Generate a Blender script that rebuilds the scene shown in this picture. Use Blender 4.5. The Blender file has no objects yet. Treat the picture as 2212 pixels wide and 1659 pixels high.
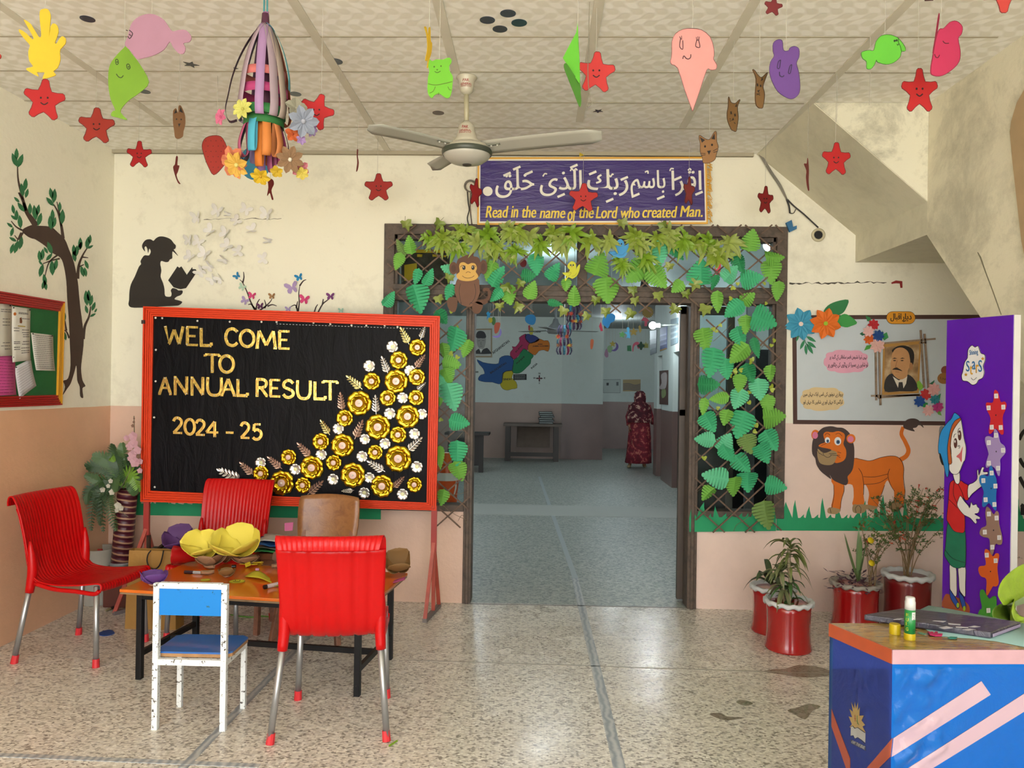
import bpy, bmesh, math, random, unicodedata
from mathutils import Vector, Matrix
random.seed(11)
V = Vector
SC = bpy.context.scene
COL = SC.collection
pi = math.pi

# ---------------------------------------------------------------- camera
FPX = 1661.0
YAW, PITCH, ROLL = 0.0307,0.0019,0.0148
CAM = V((0,0,1.55))
_f = V((-math.sin(YAW)*math.cos(PITCH), math.cos(YAW)*math.cos(PITCH), math.sin(PITCH)))
_r = V((math.cos(YAW), math.sin(YAW),0))
_u = _r.cross(_f)
CR = _r*math.cos(ROLL) + _u*math.sin(ROLL)
CU = -_r*math.sin(ROLL) + _u*math.cos(ROLL)
CF = _f
cam_data = bpy.data.cameras.new('camera')
cam_data.sensor_width = 36.0
cam_data.lens = FPX/2212*36.0
cam_data.clip_start = 0.05
cam = bpy.data.objects.new('camera', cam_data)
m = Matrix((CR, CU, -CF)).transposed().to_4x4()
m.translation = CAM
cam.matrix_world = m
COL.objects.link(cam)
SC.camera = cam

# ---------------------------------------------------------------- view, sky, sun
SC.view_settings.view_transform = 'Standard'
SC.view_settings.look = 'None'
SC.view_settings.exposure = 1.06
SC.view_settings.gamma = 1.0
SC.view_settings.use_curve_mapping = False
world = bpy.data.worlds.new('overcast sky')
SC.world = world
world.use_nodes = True
_bg = world.node_tree.nodes['Background']
_bg.inputs[0].default_value = (0.97,0.98,1.0,1)
_bg.inputs[1].default_value = 3.4
_sun = bpy.data.lights.new('sun', 'SUN')
_sun.energy = 16.0
_sun.angle = 0.02
_sun.color = (1.0,0.985,0.925)
sun = bpy.data.objects.new('sun', _sun)
COL.objects.link(sun)
sun.rotation_euler = (math.radians(-16), math.radians(6),0)   # shines from behind the building onto the yard in front of the porch

def lamp(name, loc, energy, color, r=0.04):
 l = bpy.data.lights.new(name, 'POINT')
 l.energy = energy; l.color = color; l.shadow_soft_size = r
 o = bpy.data.objects.new(name, l); COL.objects.link(o); o.location = loc
 return o

# ---------------------------------------------------------------- pixel rays onto real planes
def ray(px, py):
 return CR*(px-1106) - CU*(py-829.5) + CF*FPX
class Plane:
 def __init__(s, p0, n):
  s.p0 = V(p0); s.n = V(n).normalized()
 def __call__(s, p, lift=0.0):
  d = ray(p[0], p[1])
  t = (s.p0-CAM).dot(s.n)/d.dot(s.n)
  return CAM + d*t + s.n*lift
 def mpp(s, p):                      # metres per pixel about p
  return (s((p[0]+1, p[1]))-s(p)).length
def PY(y): return Plane((0, y, 0),(0,-1,0))
def onY(px, py, y): return PY(y)((px, py))
def onZ(px, py, z): return Plane((0,0, z),(0,0,1))((px, py))
def onX(px, py, x): return Plane((x, 0,0),(1,0,0))((px, py))
def cr(x0, y0, s):                      # points read off an enlargement of the photograph
 return lambda *p: [(x0+p[i]/s, y0+p[i+1]/s) for i in range(0, len(p),2)]

# ---------------------------------------------------------------- curves
def sm(pts, n=4):
 out = []; N = len(pts)
 for i in range(N):
  a, b, c, d = [pts[(i+k-1) % N] for k in range(4)]
  for j in range(n):
   t = j/n
   out.append(tuple(0.5*(2*b[k]+(c[k]-a[k])*t+(2*a[k]-5*b[k]+4*c[k]-d[k])*t*t+(3*b[k]-a[k]-3*c[k]+d[k])*t**3) for k in range(len(b))))
 return out
def smo(pts, n=5):
 out = []; N = len(pts)
 for i in range(N-1):
  a = pts[max(i-1,0)]; b = pts[i]; c = pts[i+1]; d = pts[min(i+2, N-1)]
  for j in range(n):
   t = j/n
   out.append(tuple(0.5*(2*b[k]+(c[k]-a[k])*t+(2*a[k]-5*b[k]+4*c[k]-d[k])*t*t+(3*b[k]-a[k]-3*c[k]+d[k])*t**3) for k in range(len(b))))
 out.append(tuple(pts[-1]))
 return out
def circ(cx, cy, rx, ry=None, n=20, a0=0):
 ry = rx if ry is None else ry
 return [(cx+rx*math.cos(a0+2*pi*i/n), cy+ry*math.sin(a0+2*pi*i/n)) for i in range(n)]

# ---------------------------------------------------------------- meshes
class MB:
 def __init__(s): s.v = []; s.f = []
 def add(s, vs, fs):
  o = len(s.v); s.v += [V(x) for x in vs]; s.f += [tuple(o+i for i in f) for f in fs]; return s
 def box(s, c, d, rot=None):
  c = V(c); h = V(d)/2
  vs = [V((x*h.x, y*h.y, z*h.z)) for x in (-1,1) for y in (-1,1) for z in (-1,1)]
  if rot is not None: vs = [rot @ q for q in vs]
  return s.add([c+q for q in vs],[(0,1,3,2),(4,6,7,5),(0,4,5,1),(2,3,7,6),(0,2,6,4),(1,5,7,3)])
 def bb(s, a, b):
  a = V(a); b = V(b); return s.box((a+b)/2,[abs(q) for q in (b-a)])
 def tube(s, pts, r, n=8, cap=True):
  pts = [V(p) for p in pts]; N = len(pts)
  rs = r if isinstance(r, (list, tuple)) else [r]*N
  up = V((0.31,0.17,0.93)); rings = []
  for i, p in enumerate(pts):
   t = (pts[min(i+1, N-1)]-pts[max(i-1,0)])
   t = t.normalized() if t.length > 1e-9 else V((0,0,1))
   a = t.cross(up)
   if a.length < 1e-3: a = t.cross(V((1,0,0)))
   a.normalize(); b = t.cross(a); up = b.cross(t) if False else up
   rings.append([p+(a*math.cos(2*pi*k/n)+b*math.sin(2*pi*k/n))*rs[i] for k in range(n)])
  fs = [(i*n+k, i*n+(k+1) % n, (i+1)*n+(k+1) % n, (i+1)*n+k) for i in range(N-1) for k in range(n)]
  if cap: fs += [tuple(range(n))[::-1], tuple((N-1)*n+k for k in range(n))]
  return s.add([q for ri in rings for q in ri], fs)
 def bar(s, a, b, w, h, up=(0,0,1)):                    # square bar from a to b
  a = V(a); b = V(b); t = (b-a).normalized(); x = t.cross(V(up))
  if x.length < 1e-3: x = t.cross(V((0,1,0)))
  x.normalize(); y = x.cross(t)
  vs = [q+x*sx*w/2+y*sy*h/2 for q in (a, b) for sx, sy in ((-1,-1),(1,-1),(1,1),(-1,1))]
  return s.add(vs, [(0,1,2,3),(7,6,5,4),(0,4,5,1),(1,5,6,2),(2,6,7,3),(3,7,4,0)])
 def lathe(s, prof, c=(0,0,0), n=24, axis=(0,0,1), sx=1, sy=1, cap=True):
  c = V(c); q = V((0,0,1)).rotation_difference(V(axis))
  N = len(prof)
  vs = [c + q @ V((r*math.cos(2*pi*k/n)*sx, r*math.sin(2*pi*k/n)*sy, z)) for r, z in prof for k in range(n)]
  fs = [(i*n+k, i*n+(k+1) % n, (i+1)*n+(k+1) % n, (i+1)*n+k) for i in range(N-1) for k in range(n)]
  if cap:
   if prof[0][0] > 1e-6: fs.append(tuple(range(n))[::-1])
   if prof[-1][0] > 1e-6: fs.append(tuple((N-1)*n+k for k in range(n)))
  return s.add(vs, fs)
 def sphere(s, c, r, n=12, sc=(1,1,1)):
  c = V(c); m_ = max(4, n//2)
  vs = [c+V((math.sin(pi*i/m_)*math.cos(2*pi*k/n)*r*sc[0], math.sin(pi*i/m_)*math.sin(2*pi*k/n)*r*sc[1], math.cos(pi*i/m_)*r*sc[2])) for i in range(m_+1) for k in range(n)]
  return s.add(vs, [(i*n+k, (i+1)*n+k, (i+1)*n+(k+1) % n, i*n+(k+1) % n) for i in range(m_) for k in range(n)])
 def prism(s, pts, ext):                                   # closed 3d outline swept along ext
  pts = [V(p) for p in pts]; N = len(pts); e = V(ext)
  return s.add(pts+[p+e for p in pts],[tuple(range(N))[::-1], tuple(range(N, 2*N))]+[(i, (i+1) % N, N+(i+1) % N, N+i) for i in range(N)])
 def plate(s, px, pl, t=0.003, lift=0.0):                  # outline given on plane pl, real thickness t
  return s.prism([pl(p, lift) for p in px], pl.n*t)
 def stroke(s, px, pl, w, t=0.0006, lift=0.0, closed=False):
  """a line drawn on plane pl, w pixels wide (or a list of widths)"""
  P = [V((p[0], p[1])) for p in px]; N = len(P)
  if closed: P = P+[P[0], P[1]]; N += 2
  ws = w if isinstance(w, (list, tuple)) else [w]*N
  a = []; b = []
  for i in range(N):
   t0 = P[i]-P[i-1] if i else P[1]-P[0]
   t1 = P[i+1]-P[i] if i < N-1 else P[i]-P[i-1]
   tt = t0.normalized()+t1.normalized()
   tt = tt.normalized() if tt.length > 1e-6 else t1
   nn = V((-tt.y, tt.x))
   a.append(P[i]+nn*ws[i]/2); b.append(P[i]-nn*ws[i]/2)
  o = len(s.v)
  lo = [pl(q, lift) for q in a]+[pl(q, lift) for q in b]
  hi = [q+pl.n*t for q in lo]
  fs = []
  for i in range(N-1):
   fs += [(2*N+i, 2*N+i+1,3*N+i+1,3*N+i),(i, 2*N+i, 2*N+i+1, i+1),(N+i, N+i+1,3*N+i+1,3*N+i)]
  return s.add(lo+hi, fs)
 def grid(s, rows, closed=False):                          # rows of 3d points
  n = len(rows[0]); vs = [q for r_ in rows for q in r_]
  return s.add(vs, [(i*n+k, i*n+(k+1) % n, (i+1)*n+(k+1) % n, (i+1)*n+k) for i in range(len(rows)-1) for k in range(n if closed else n-1)])
 def xf(s, mat): s.v = [mat @ q for q in s.v]; return s

def base(o):
 b = V((0,0,0))
 while o is not None: b += o.location; o = o.parent
 return b
def mk(name, mb, mat, parent=None, smooth=False, local=False, solid=0.0, bevel=0.0, sub=0):
 me = bpy.data.meshes.new(name)
 if parent is None:
  xs = [q.x for q in mb.v]; ys = [q.y for q in mb.v]; zs = [q.z for q in mb.v]
  off = V(((min(xs)+max(xs))/2,(min(ys)+max(ys))/2, min(zs)))
 else: off = V((0,0,0)) if local else base(parent)
 me.from_pydata([q-off for q in mb.v],[], mb.f)
 bm = bmesh.new(); bm.from_mesh(me); bmesh.ops.recalc_face_normals(bm, faces=bm.faces); bm.to_mesh(me); bm.free()
 me.materials.append(mat)
 if smooth:
  me.polygons.foreach_set('use_smooth', [True]*len(me.polygons))
 o = bpy.data.objects.new(name, me); COL.objects.link(o)
 if parent is None: o.location = off
 else: o.parent = parent
 if solid:
  md = o.modifiers.new('thickness', 'SOLIDIFY'); md.thickness = solid; md.offset = 0
 if bevel:
  md = o.modifiers.new('bevel', 'BEVEL'); md.width = bevel; md.segments = 2; md.limit_method = 'ANGLE'
 if sub:
  md = o.modifiers.new('subdivision', 'SUBSURF'); md.levels = sub; md.render_levels = sub
 return o
def tag(o, label=None, cat=None, group=None, kind=None):
 if label: o['label'] = label
 if cat: o['category'] = cat
 if group: o['group'] = group
 if kind: o['kind'] = kind
 return o
def thing(name, label, cat, loc=(0,0,0), rotz=0.0, group=None):
 o = bpy.data.objects.new(name, None); COL.objects.link(o)
 o.empty_display_size = 0.05
 o.location = loc; o.rotation_euler = (0,0, rotz)
 return tag(o, label, cat, group)
def struct(name, mb, mat, parent=None, label=None, **k):
 o = mk(name, mb, mat, parent, **k); o['kind'] = 'structure'
 if label: o['label'] = label
 return o
def dup(root, loc=None, rotz=None, label=None, group=None):
 r = root.copy(); COL.objects.link(r)
 if loc is not None: r.location = loc
 if rotz is not None: r.rotation_euler = (0,0, rotz)
 if label: r['label'] = label
 if group: r['group'] = group
 for ch in list(root.children):
  c = ch.copy(); COL.objects.link(c); c.parent = r
  for g in list(ch.children):
   d = g.copy(); COL.objects.link(d); d.parent = c
 return r
ORD = ['first', 'second', 'third', 'fourth', 'fifth', 'sixth', 'seventh', 'eighth', 'ninth', 'tenth', 'eleventh', 'twelfth', 'thirteenth', 'fourteenth', 'fifteenth', 'sixteenth', 'seventeenth', 'eighteenth', 'nineteenth', 'twentieth', 'twenty-first', 'twenty-second', 'twenty-third', 'twenty-fourth', 'twenty-fifth', 'twenty-sixth', 'twenty-seventh', 'twenty-eighth']

# ---------------------------------------------------------------- materials
def lin(h):
 h = h.lstrip('#'); out = []
 for i in (0,2,4):
  c = int(h[i:i+2],16)/255
  out.append(c/12.92 if c <= 0.04045 else ((c+0.055)/1.055)**2.4)
 return tuple(out)+(1,)
_M = {}
ALB = 1.0          # how far a surface's own colour lies below the brightness it shows in the photograph
def lina(h):
 c = lin(h); return tuple(x*ALB for x in c[:3])+(1,)
def M(h, rough=0.6, metal=0.0, var=0.0, vscale=8.0, bump=0.0, bscale=60.0, coat=0.0, spec=0.5, emit=0.0, sheen=0.0):
 """plain colour with a little procedural variation"""
 key = (h, ALB, rough, metal, var, vscale, bump, bscale, coat, spec, emit)
 if key in _M: return _M[key]
 mt = bpy.data.materials.new('colour '+h); mt.use_nodes = True
 nt = mt.node_tree; b = nt.nodes['Principled BSDF']
 b.inputs['Base Color'].default_value = lina(h)
 b.inputs['Roughness'].default_value = rough
 b.inputs['Metallic'].default_value = metal
 b.inputs['Coat Weight'].default_value = coat
 b.inputs['Specular IOR Level'].default_value = spec
 if emit:
  b.inputs['Emission Color'].default_value = lin(h); b.inputs['Emission Strength'].default_value = emit
 if var or bump:
  tc = nt.nodes.new('ShaderNodeTexCoord')
 if var:
  nz = nt.nodes.new('ShaderNodeTexNoise'); nz.inputs['Scale'].default_value = vscale; nz.inputs['Detail'].default_value = 5
  nt.links.new(tc.outputs['Object'], nz.inputs['Vector'])
  hs = nt.nodes.new('ShaderNodeHueSaturation'); hs.inputs['Color'].default_value = lina(h)
  mr = nt.nodes.new('ShaderNodeMapRange'); mr.inputs[1].default_value = 0.25; mr.inputs[2].default_value = 0.75
  mr.inputs[3].default_value = 1-var; mr.inputs[4].default_value = 1+var
  nt.links.new(nz.outputs['Fac'], mr.inputs[0]); nt.links.new(mr.outputs[0], hs.inputs['Value'])
  nt.links.new(hs.outputs[0], b.inputs['Base Color'])
 if bump:
  n2 = nt.nodes.new('ShaderNodeTexNoise'); n2.inputs['Scale'].default_value = bscale; n2.inputs['Detail'].default_value = 3
  bp = nt.nodes.new('ShaderNodeBump'); bp.inputs['Strength'].default_value = bump; bp.inputs['Distance'].default_value = 0.01
  nt.links.new(tc.outputs['Object'], n2.inputs['Vector']); nt.links.new(n2.outputs['Fac'], bp.inputs['Height'])
  nt.links.new(bp.outputs[0], b.inputs['Normal'])
 _M[key] = mt
 return mt
class NT:                                # tiny helper for the bigger node trees
 def __init__(s, name):
  s.m = bpy.data.materials.new(name); s.m.use_nodes = True; s.t = s.m.node_tree; s.b = s.t.nodes['Principled BSDF']
 def n(s, typ, **k):
  x = s.t.nodes.new('ShaderNode'+typ)
  for a, v in k.items():
   if a.startswith('i_'):
    a = a[2:]; x.inputs[int(a) if a.isdigit() else a.replace('_', ' ')].default_value = v
   else: setattr(x, a, v)
  return x
 def l(s, a, b): s.t.links.new(a, b)
 def math(s, op, a, b=None, clamp=False):
  x = s.n('Math', operation=op); x.use_clamp = clamp
  for i, q in enumerate((a, b)):
   if q is None: continue
   if isinstance(q, (int, float)): x.inputs[i].default_value = q
   else: s.l(q, x.inputs[i])
  return x.outputs[0]
 def noise(s, vec, scale, detail=4, rough=0.5, dist=0.0):
  x = s.n('TexNoise', i_Scale=scale, i_Detail=detail, i_Roughness=rough, i_Distortion=dist); s.l(vec, x.inputs['Vector']); return x.outputs['Fac']
 def ramp(s, fac, stops):
  x = s.n('ValToRGB'); e = x.color_ramp.elements
  while len(e) < len(stops): e.new(0.5)
  for q, (p, c) in zip(e, stops): q.position = p; q.color = c if isinstance(c, tuple) else lin(c)
  s.l(fac, x.inputs[0]); return x.outputs[0]
 def mix(s, fac, a, b):
  x = s.n('Mix', data_type='RGBA')
  for i, q in ((0, fac),(6, a),(7, b)):
   if isinstance(q, (int, float)): x.inputs[i].default_value = q
   elif isinstance(q, str): x.inputs[i].default_value = lin(q)
   elif isinstance(q, tuple): x.inputs[i].default_value = q
   else: s.l(q, x.inputs[i])
  return x.outputs[2]
 def bump(s, h, strength=0.3, dist=0.01):
  x = s.n('Bump', i_Strength=strength, i_Distance=dist); s.l(h, x.inputs['Height']); s.l(x.outputs[0], s.b.inputs['Normal'])
 def pos(s): return s.n('NewGeometry').outputs['Position']
BW = (0,0,0,1); WT = (1,1,1,1)

# ---------------------------------------------------------------- writing
_PF = {}
for _c in list(range(0xFB50,0xFE00))+list(range(0xFE70,0xFEFD)):
 _d = unicodedata.decomposition(chr(_c)).split()
 if len(_d) == 2 and _d[0] in ('<isolated>', '<final>', '<initial>', '<medial>'):
  _PF.setdefault(chr(int(_d[1],16)), {})[_d[0][1:-1]] = chr(_c)
def shape_arabic(s):
 """letters in their joined forms, in drawing order from the left"""
 out = []
 for w in s.split(' '):
  g = []
  for i, c in enumerate(w):
   f = _PF.get(c, {})
   pv = i > 0 and 'initial' in _PF.get(w[i-1], {}) and 'final' in f
   nx = i < len(w)-1 and 'initial' in f and 'final' in _PF.get(w[i+1], {})
   k = 'medial' if pv and nx else 'final' if pv else 'initial' if nx else 'isolated'
   g.append(f.get(k, c))
  out.append(''.join(reversed(g)))
 return ' '.join(reversed(out))
_TC = {}
def text2d(s, bold=0.0, shear=0.0, res=3):
 key = (s, bold, shear)
 if key in _TC: return _TC[key]
 cu = bpy.data.curves.new('lettering', 'FONT'); cu.body = s; cu.offset = bold; cu.shear = shear; cu.resolution_u = res; cu.fill_mode = 'FRONT' if hasattr(cu, 'fill_mode') else cu.fill_mode
 o = bpy.data.objects.new('lettering', cu); COL.objects.link(o)
 dg = bpy.context.evaluated_depsgraph_get()
 me = bpy.data.meshes.new_from_object(o.evaluated_get(dg))
 vs = [tuple(v.co) for v in me.vertices]; fs = [tuple(p.vertices) for p in me.polygons]
 bpy.data.objects.remove(o); bpy.data.curves.remove(cu); bpy.data.meshes.remove(me)
 _TC[key] = (vs, fs); return _TC[key]
def write(mb, s, bl, br, h, pl, lift=0.001, bold=0.0, shear=0.0):
 """s fitted between pixels bl and br (baseline) and h pixels high, on plane pl"""
 vs, fs = text2d(s, bold, shear)
 if not vs: return mb
 x0 = min(q[0] for q in vs); x1 = max(q[0] for q in vs); y0 = min(q[1] for q in vs); y1 = max(q[1] for q in vs)
 dx, dy = br[0]-bl[0], br[1]-bl[1]; L = math.hypot(dx, dy); ux, uy = dy/L*h, -dx/L*h
 out = []
 for q in vs:
  u = (q[0]-x0)/max(x1-x0,1e-6); v = (q[1]-y0)/max(y1-y0,1e-6)
  out.append(pl((bl[0]+dx*u+ux*v, bl[1]+dy*u+uy*v), lift))
 return mb.add(out, fs)
# ================================================================ THE SETTING
D = 5.45            # distance of the back wall
CEIL = 3.20
XL = onY(243,600, D).x
PW = PY(D)          # face of the back wall
def px_x(px, py=800, y=D): return onY(px, py, y).x
def px_z(px, py, y=D): return onY(px, py, y).z

# ---- materials
def wall_paint(name, upper, lower, split, dirt='#8d866f', rough_low=0.32, stain=0.5, top_mould=0.0):
 q = NT(name); p = q.pos()
 sep = q.n('SeparateXYZ'); q.l(p, sep.inputs[0])
 wob = q.math('MULTIPLY', q.math('SUBTRACT', q.noise(p, 3.0),0.5),0.012)
 up = q.math('GREATER_THAN', q.math('ADD', sep.outputs[2], wob), split)
 big = q.noise(p, 1.6,6,0.6); fine = q.noise(p, 9.0,6,0.7)
 st = q.ramp(q.math('MULTIPLY', big, fine),[(0.10, WT),(0.24, BW)])
 sp = q.ramp(q.noise(p, 26.0,3,0.6,0.5),[(0.70, BW),(0.78, WT)])
 u1 = q.mix(q.math('MULTIPLY', st, stain*0.55), upper, dirt)
 u1 = q.mix(q.math('MULTIPLY', sp, stain*0.35), u1, dirt)
 if top_mould:
  mo = q.ramp(q.noise(p, 2.3,7,0.72,0.4),[(0.45, BW),(0.66, WT)])
  u1 = q.mix(q.math('MULTIPLY', mo, top_mould), u1, '#6f6c5c')
 l1 = q.mix(q.ramp(q.noise(p, 2.2,5,0.6),[(0.35, BW),(0.7, WT)]), lower, tuple(c*1.14 if i < 3 else 1 for i, c in enumerate(lin(lower))))
 chip = q.ramp(q.noise(p, 13.0,4,0.6,0.3),[(0.735, BW),(0.75, WT)])
 l1 = q.mix(q.math('MULTIPLY', chip, q.math('LESS_THAN', sep.outputs[2],0.33)), l1, '#d9d2c6')
 q.l(q.mix(up, l1, u1), q.b.inputs['Base Color'])
 rg = q.math('ADD', q.math('MULTIPLY', up, 0.75-rough_low), rough_low); q.l(rg, q.b.inputs['Roughness'])
 q.bump(q.math('ADD', q.noise(p, 38.0,3), q.math('MULTIPLY', q.noise(p, 120.0,2),0.4)),0.22,0.006)
 return q.m
ZSPL = px_z(200,876); ZSPR = px_z(1700,914)
M_WALL = wall_paint('cream and brown enamel wall', '#e6e2ce', '#d0b09c', ZSPL)
M_WALLR = wall_paint('cream and pink brown enamel wall', '#e6e2cf', '#dcc5b9', ZSPR)
M_SIDE = wall_paint('cream and tan side wall', '#f2eddb', '#dbae8c', ZSPL, stain=0.25)
M_RIGHT = wall_paint('mouldy cream wall', '#e0dac2', '#e0dac2', -5, stain=0.6, top_mould=0.42)
M_SOFFIT = wall_paint('grey plaster', '#d2cdb6', '#d2cdb6', -5, stain=0.4, top_mould=0.22)
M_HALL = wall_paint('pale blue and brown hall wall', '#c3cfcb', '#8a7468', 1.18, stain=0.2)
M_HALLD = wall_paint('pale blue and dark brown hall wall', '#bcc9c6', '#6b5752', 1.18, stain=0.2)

def terrazzo():
 q = NT('terrazzo'); p = q.pos()
 vo = q.n('TexVoronoi', i_Scale=105.0, i_Randomness=1.0);
 mp = q.n('Mapping'); mp.inputs['Scale'].default_value = (0.75,1.0,1.0); q.l(p, mp.inputs[0])
 nz = q.n('TexNoise', i_Scale=60.0, i_Detail=2); q.l(mp.outputs[0], nz.inputs['Vector'])
 ad = q.n('VectorMath', operation='MULTIPLY_ADD'); q.l(nz.outputs['Color'], ad.inputs[0]); ad.inputs[1].default_value = (0.008,)*3; q.l(mp.outputs[0], ad.inputs[2])
 q.l(ad.outputs[0], vo.inputs['Vector'])
 s = q.n('SeparateColor'); q.l(vo.outputs['Color'], s.inputs[0])
 c = q.ramp(s.outputs[0],[(0.0, '#8a847c'),(0.12, '#aea89f'),(0.25, '#d0cabf'),(0.5, '#e2ddd2'),(0.72, '#ece8dd'),(0.9, '#d8d4ce'),(0.97, '#f5f2ea')])
 c.node.color_ramp.interpolation = 'CONSTANT'
 d = q.ramp(vo.outputs['Distance'],[(0.45, BW),(0.8, WT)])
 c = q.mix(q.math('MULTIPLY', d, 0.5), c, '#c2bcb1')
 c = q.mix(q.math('MULTIPLY', q.ramp(q.noise(p, 1.1,4,0.55),[(0.38, BW),(0.7, WT)]),0.22), c, '#a8a399')
 q.l(c, q.b.inputs['Base Color'])
 q.l(q.ramp(q.noise(p, 2.5,4),[(0.3,(0.2,0.2,0.2,1)),(0.7,(0.36,0.36,0.36,1))]), q.b.inputs['Roughness'])
 q.bump(q.noise(p, 90.0,2),0.03,0.004)
 return q.m
M_FLOOR = terrazzo()
def marble():
 q = NT('grey marble strip'); p = q.pos()
 w = q.n('TexWave', i_Scale=9.0, i_Distortion=6.0, i_Detail=3.0); q.l(p, w.inputs['Vector'])
 q.l(q.ramp(w.outputs['Fac'],[(0.0, '#8a9198'),(0.6, '#a9adaf'),(1.0, '#b9bbb9')]), q.b.inputs['Base Color']); q.b.inputs['Roughness'].default_value = 0.3
 return q.m
M_MARBLE = marble()
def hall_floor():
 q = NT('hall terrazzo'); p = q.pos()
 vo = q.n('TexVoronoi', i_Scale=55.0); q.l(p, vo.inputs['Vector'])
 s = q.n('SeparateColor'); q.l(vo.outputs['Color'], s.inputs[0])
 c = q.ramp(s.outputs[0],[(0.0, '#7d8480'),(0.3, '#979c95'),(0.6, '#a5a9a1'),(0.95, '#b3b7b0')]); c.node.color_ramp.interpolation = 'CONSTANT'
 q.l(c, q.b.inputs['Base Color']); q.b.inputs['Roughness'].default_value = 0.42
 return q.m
M_HFLOOR = hall_floor()
def ceiling_tile():
 q = NT('patterned ceiling tile'); p = q.pos()
 sep = q.n('SeparateXYZ'); q.l(p, sep.inputs[0])
 x = q.math('MULTIPLY', sep.outputs[0],58.0); y = q.math('MULTIPLY', sep.outputs[1],58.0)
 a = q.math('SINE', q.math('ADD', x, q.math('MULTIPLY', q.math('SINE', q.math('MULTIPLY', y, 0.5)),1.3)))
 b = q.math('SINE', q.math('ADD', y, q.math('MULTIPLY', a, 0.5)))
 f = q.ramp(q.math('ADD', q.math('MULTIPLY', q.math('MULTIPLY', a, b),0.5),0.5),[(0.35, BW),(0.68, WT)])
 c = q.mix(f, '#e5e2d6', '#f5f3ec')
 c = q.mix(q.math('MULTIPLY', q.ramp(q.noise(p, 1.3,4,0.6),[(0.42, BW),(0.75, WT)]),0.3), c, '#cbc7ba')
 q.l(c, q.b.inputs['Base Color']); q.b.inputs['Roughness'].default_value = 0.55
 q.bump(f, 0.25,0.003)
 return q.m
M_CEIL = ceiling_tile()
M_TBAR = M('#cfcaba', 0.6, var=0.06)
def old_wood(name, a, b_, rough=0.6):
 q = NT(name); tc = q.n('TexCoord'); mp = q.n('Mapping'); mp.inputs['Scale'].default_value = (14,14,14); q.l(tc.outputs['Object'], mp.inputs[0])
 n1 = q.noise(mp.outputs[0],1.0,6,0.65,0.6)
 q.l(q.ramp(n1,[(0.3, a),(0.55, b_),(0.8, a)]), q.b.inputs['Base Color']); q.b.inputs['Roughness'].default_value = rough
 q.bump(n1,0.25,0.01)
 return q.m
M_FRAME = old_wood('weathered brown frame', '#3b3129', '#5a4c41')
def glass(name, tint=(0.9,0.95,0.95,1), refl=0.14):
 mt = bpy.data.materials.new(name); mt.use_nodes = True; t = mt.node_tree
 t.nodes.remove(t.nodes['Principled BSDF'])
 tr = t.nodes.new('ShaderNodeBsdfTransparent'); tr.inputs[0].default_value = tint
 gl = t.nodes.new('ShaderNodeBsdfGlossy'); gl.inputs['Roughness'].default_value = 0.015; gl.inputs[0].default_value = (0.9,0.95,1,1)
 lw = t.nodes.new('ShaderNodeLayerWeight'); lw.inputs[0].default_value = refl
 mx = t.nodes.new('ShaderNodeMixShader')
 t.links.new(lw.outputs['Fresnel'], mx.inputs[0]); t.links.new(tr.outputs[0], mx.inputs[1]); t.links.new(gl.outputs[0], mx.inputs[2])
 t.links.new(mx.outputs[0], t.nodes['Material Output'].inputs[0])
 return mt
M_GLASS = glass('dusty glass', (0.86,0.92,0.92,1),0.1)

# ---- floor
fl = MB().bb((-9,-2.9,-0.1),(9, D+0.02,0.0))
struct('floor_yard', MB().bb((-16,-18,-0.1),(16,-2.9,-0.005)), M('#cfc8b8', 0.9, var=0.08, vscale=2))
struct('floor', fl, M_FLOOR)
# strips laid in the floor
def strip(name, a, b, w, mat, z=0.0015):
 a = onZ(a[0], a[1],0) if len(a) == 2 else V(a); b = onZ(b[0], b[1],0) if len(b) == 2 else V(b)
 return struct(name, MB().bar((a.x, a.y, z/2),(b.x, b.y, z/2), w, z), mat)
strip('trim_1', (1241,1245),(1338,1659),0.052, M_MARBLE)
strip('trim_2', (395,1659),(668,1374),0.04, M_MARBLE)
strip('trim_3', (-60,1629),(560,1655),0.03, M_MARBLE, 0.0024)
strip('trim_4', (880,1426),(1800,1456),0.012, M('#9c978c', 0.5))
strip('trim_5', (1004,1304),(1486,1313),0.02, M('#7f7b74', 0.5))
strip('trim_6', (1165,1030),(1243,1250),0.045, M('#a3adaf', 0.4),0.0025)

# ---- ceiling
CY0 = -2.6
struct('ceiling', MB().bb((XL-0.2, CY0, CEIL),(4.2, D+0.2, CEIL+0.15)), M_CEIL)
gb = MB()
for a, b in (((952,2),(1000,157)),((1630,2),(1474,275)),((1966,2),(1640,325)),((1295,2),(1255,262)),((206,155),(372,268)),((640,14),(845,325))):
 A = onZ(a[0], a[1], CEIL); B = onZ(b[0], b[1], CEIL)
 A = A+(A-B).normalized()*1.6; xm = (A.x+B.x)/2
 gb.bar((A.x if abs(A.x-B.x) > 0.4 else xm, A.y, CEIL-0.002),(B.x if abs(A.x-B.x) > 0.4 else xm, B.y, CEIL-0.002),0.045,0.006)
for k in range(-4,4):
 gb.bar((k*0.61-0.03, CY0+0.01, CEIL-0.002),(k*0.61-0.03,1.4, CEIL-0.002),0.03,0.005)
gc = gb; gb = MB()
for py in (79,155,221,276):
 y = onZ(1157, py, CEIL).y
 gb.bar((XL, y, CEIL-0.002),(2.12 if y < 4.2 else 1.52, y, CEIL-0.002),0.009,0.002)
for y in (2.5,1.9,1.3,0.7,0.1,-.5,-1.1,-1.7,-2.3): gb.bar((XL, y, CEIL-0.002),(2.12, y, CEIL-0.002),0.009,0.002)
gb.bar((XL, D-0.02, CEIL-0.012),(1.5, D-0.02, CEIL-0.012),0.03,0.024)
struct('trim_7', gc, M_TBAR)
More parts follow.
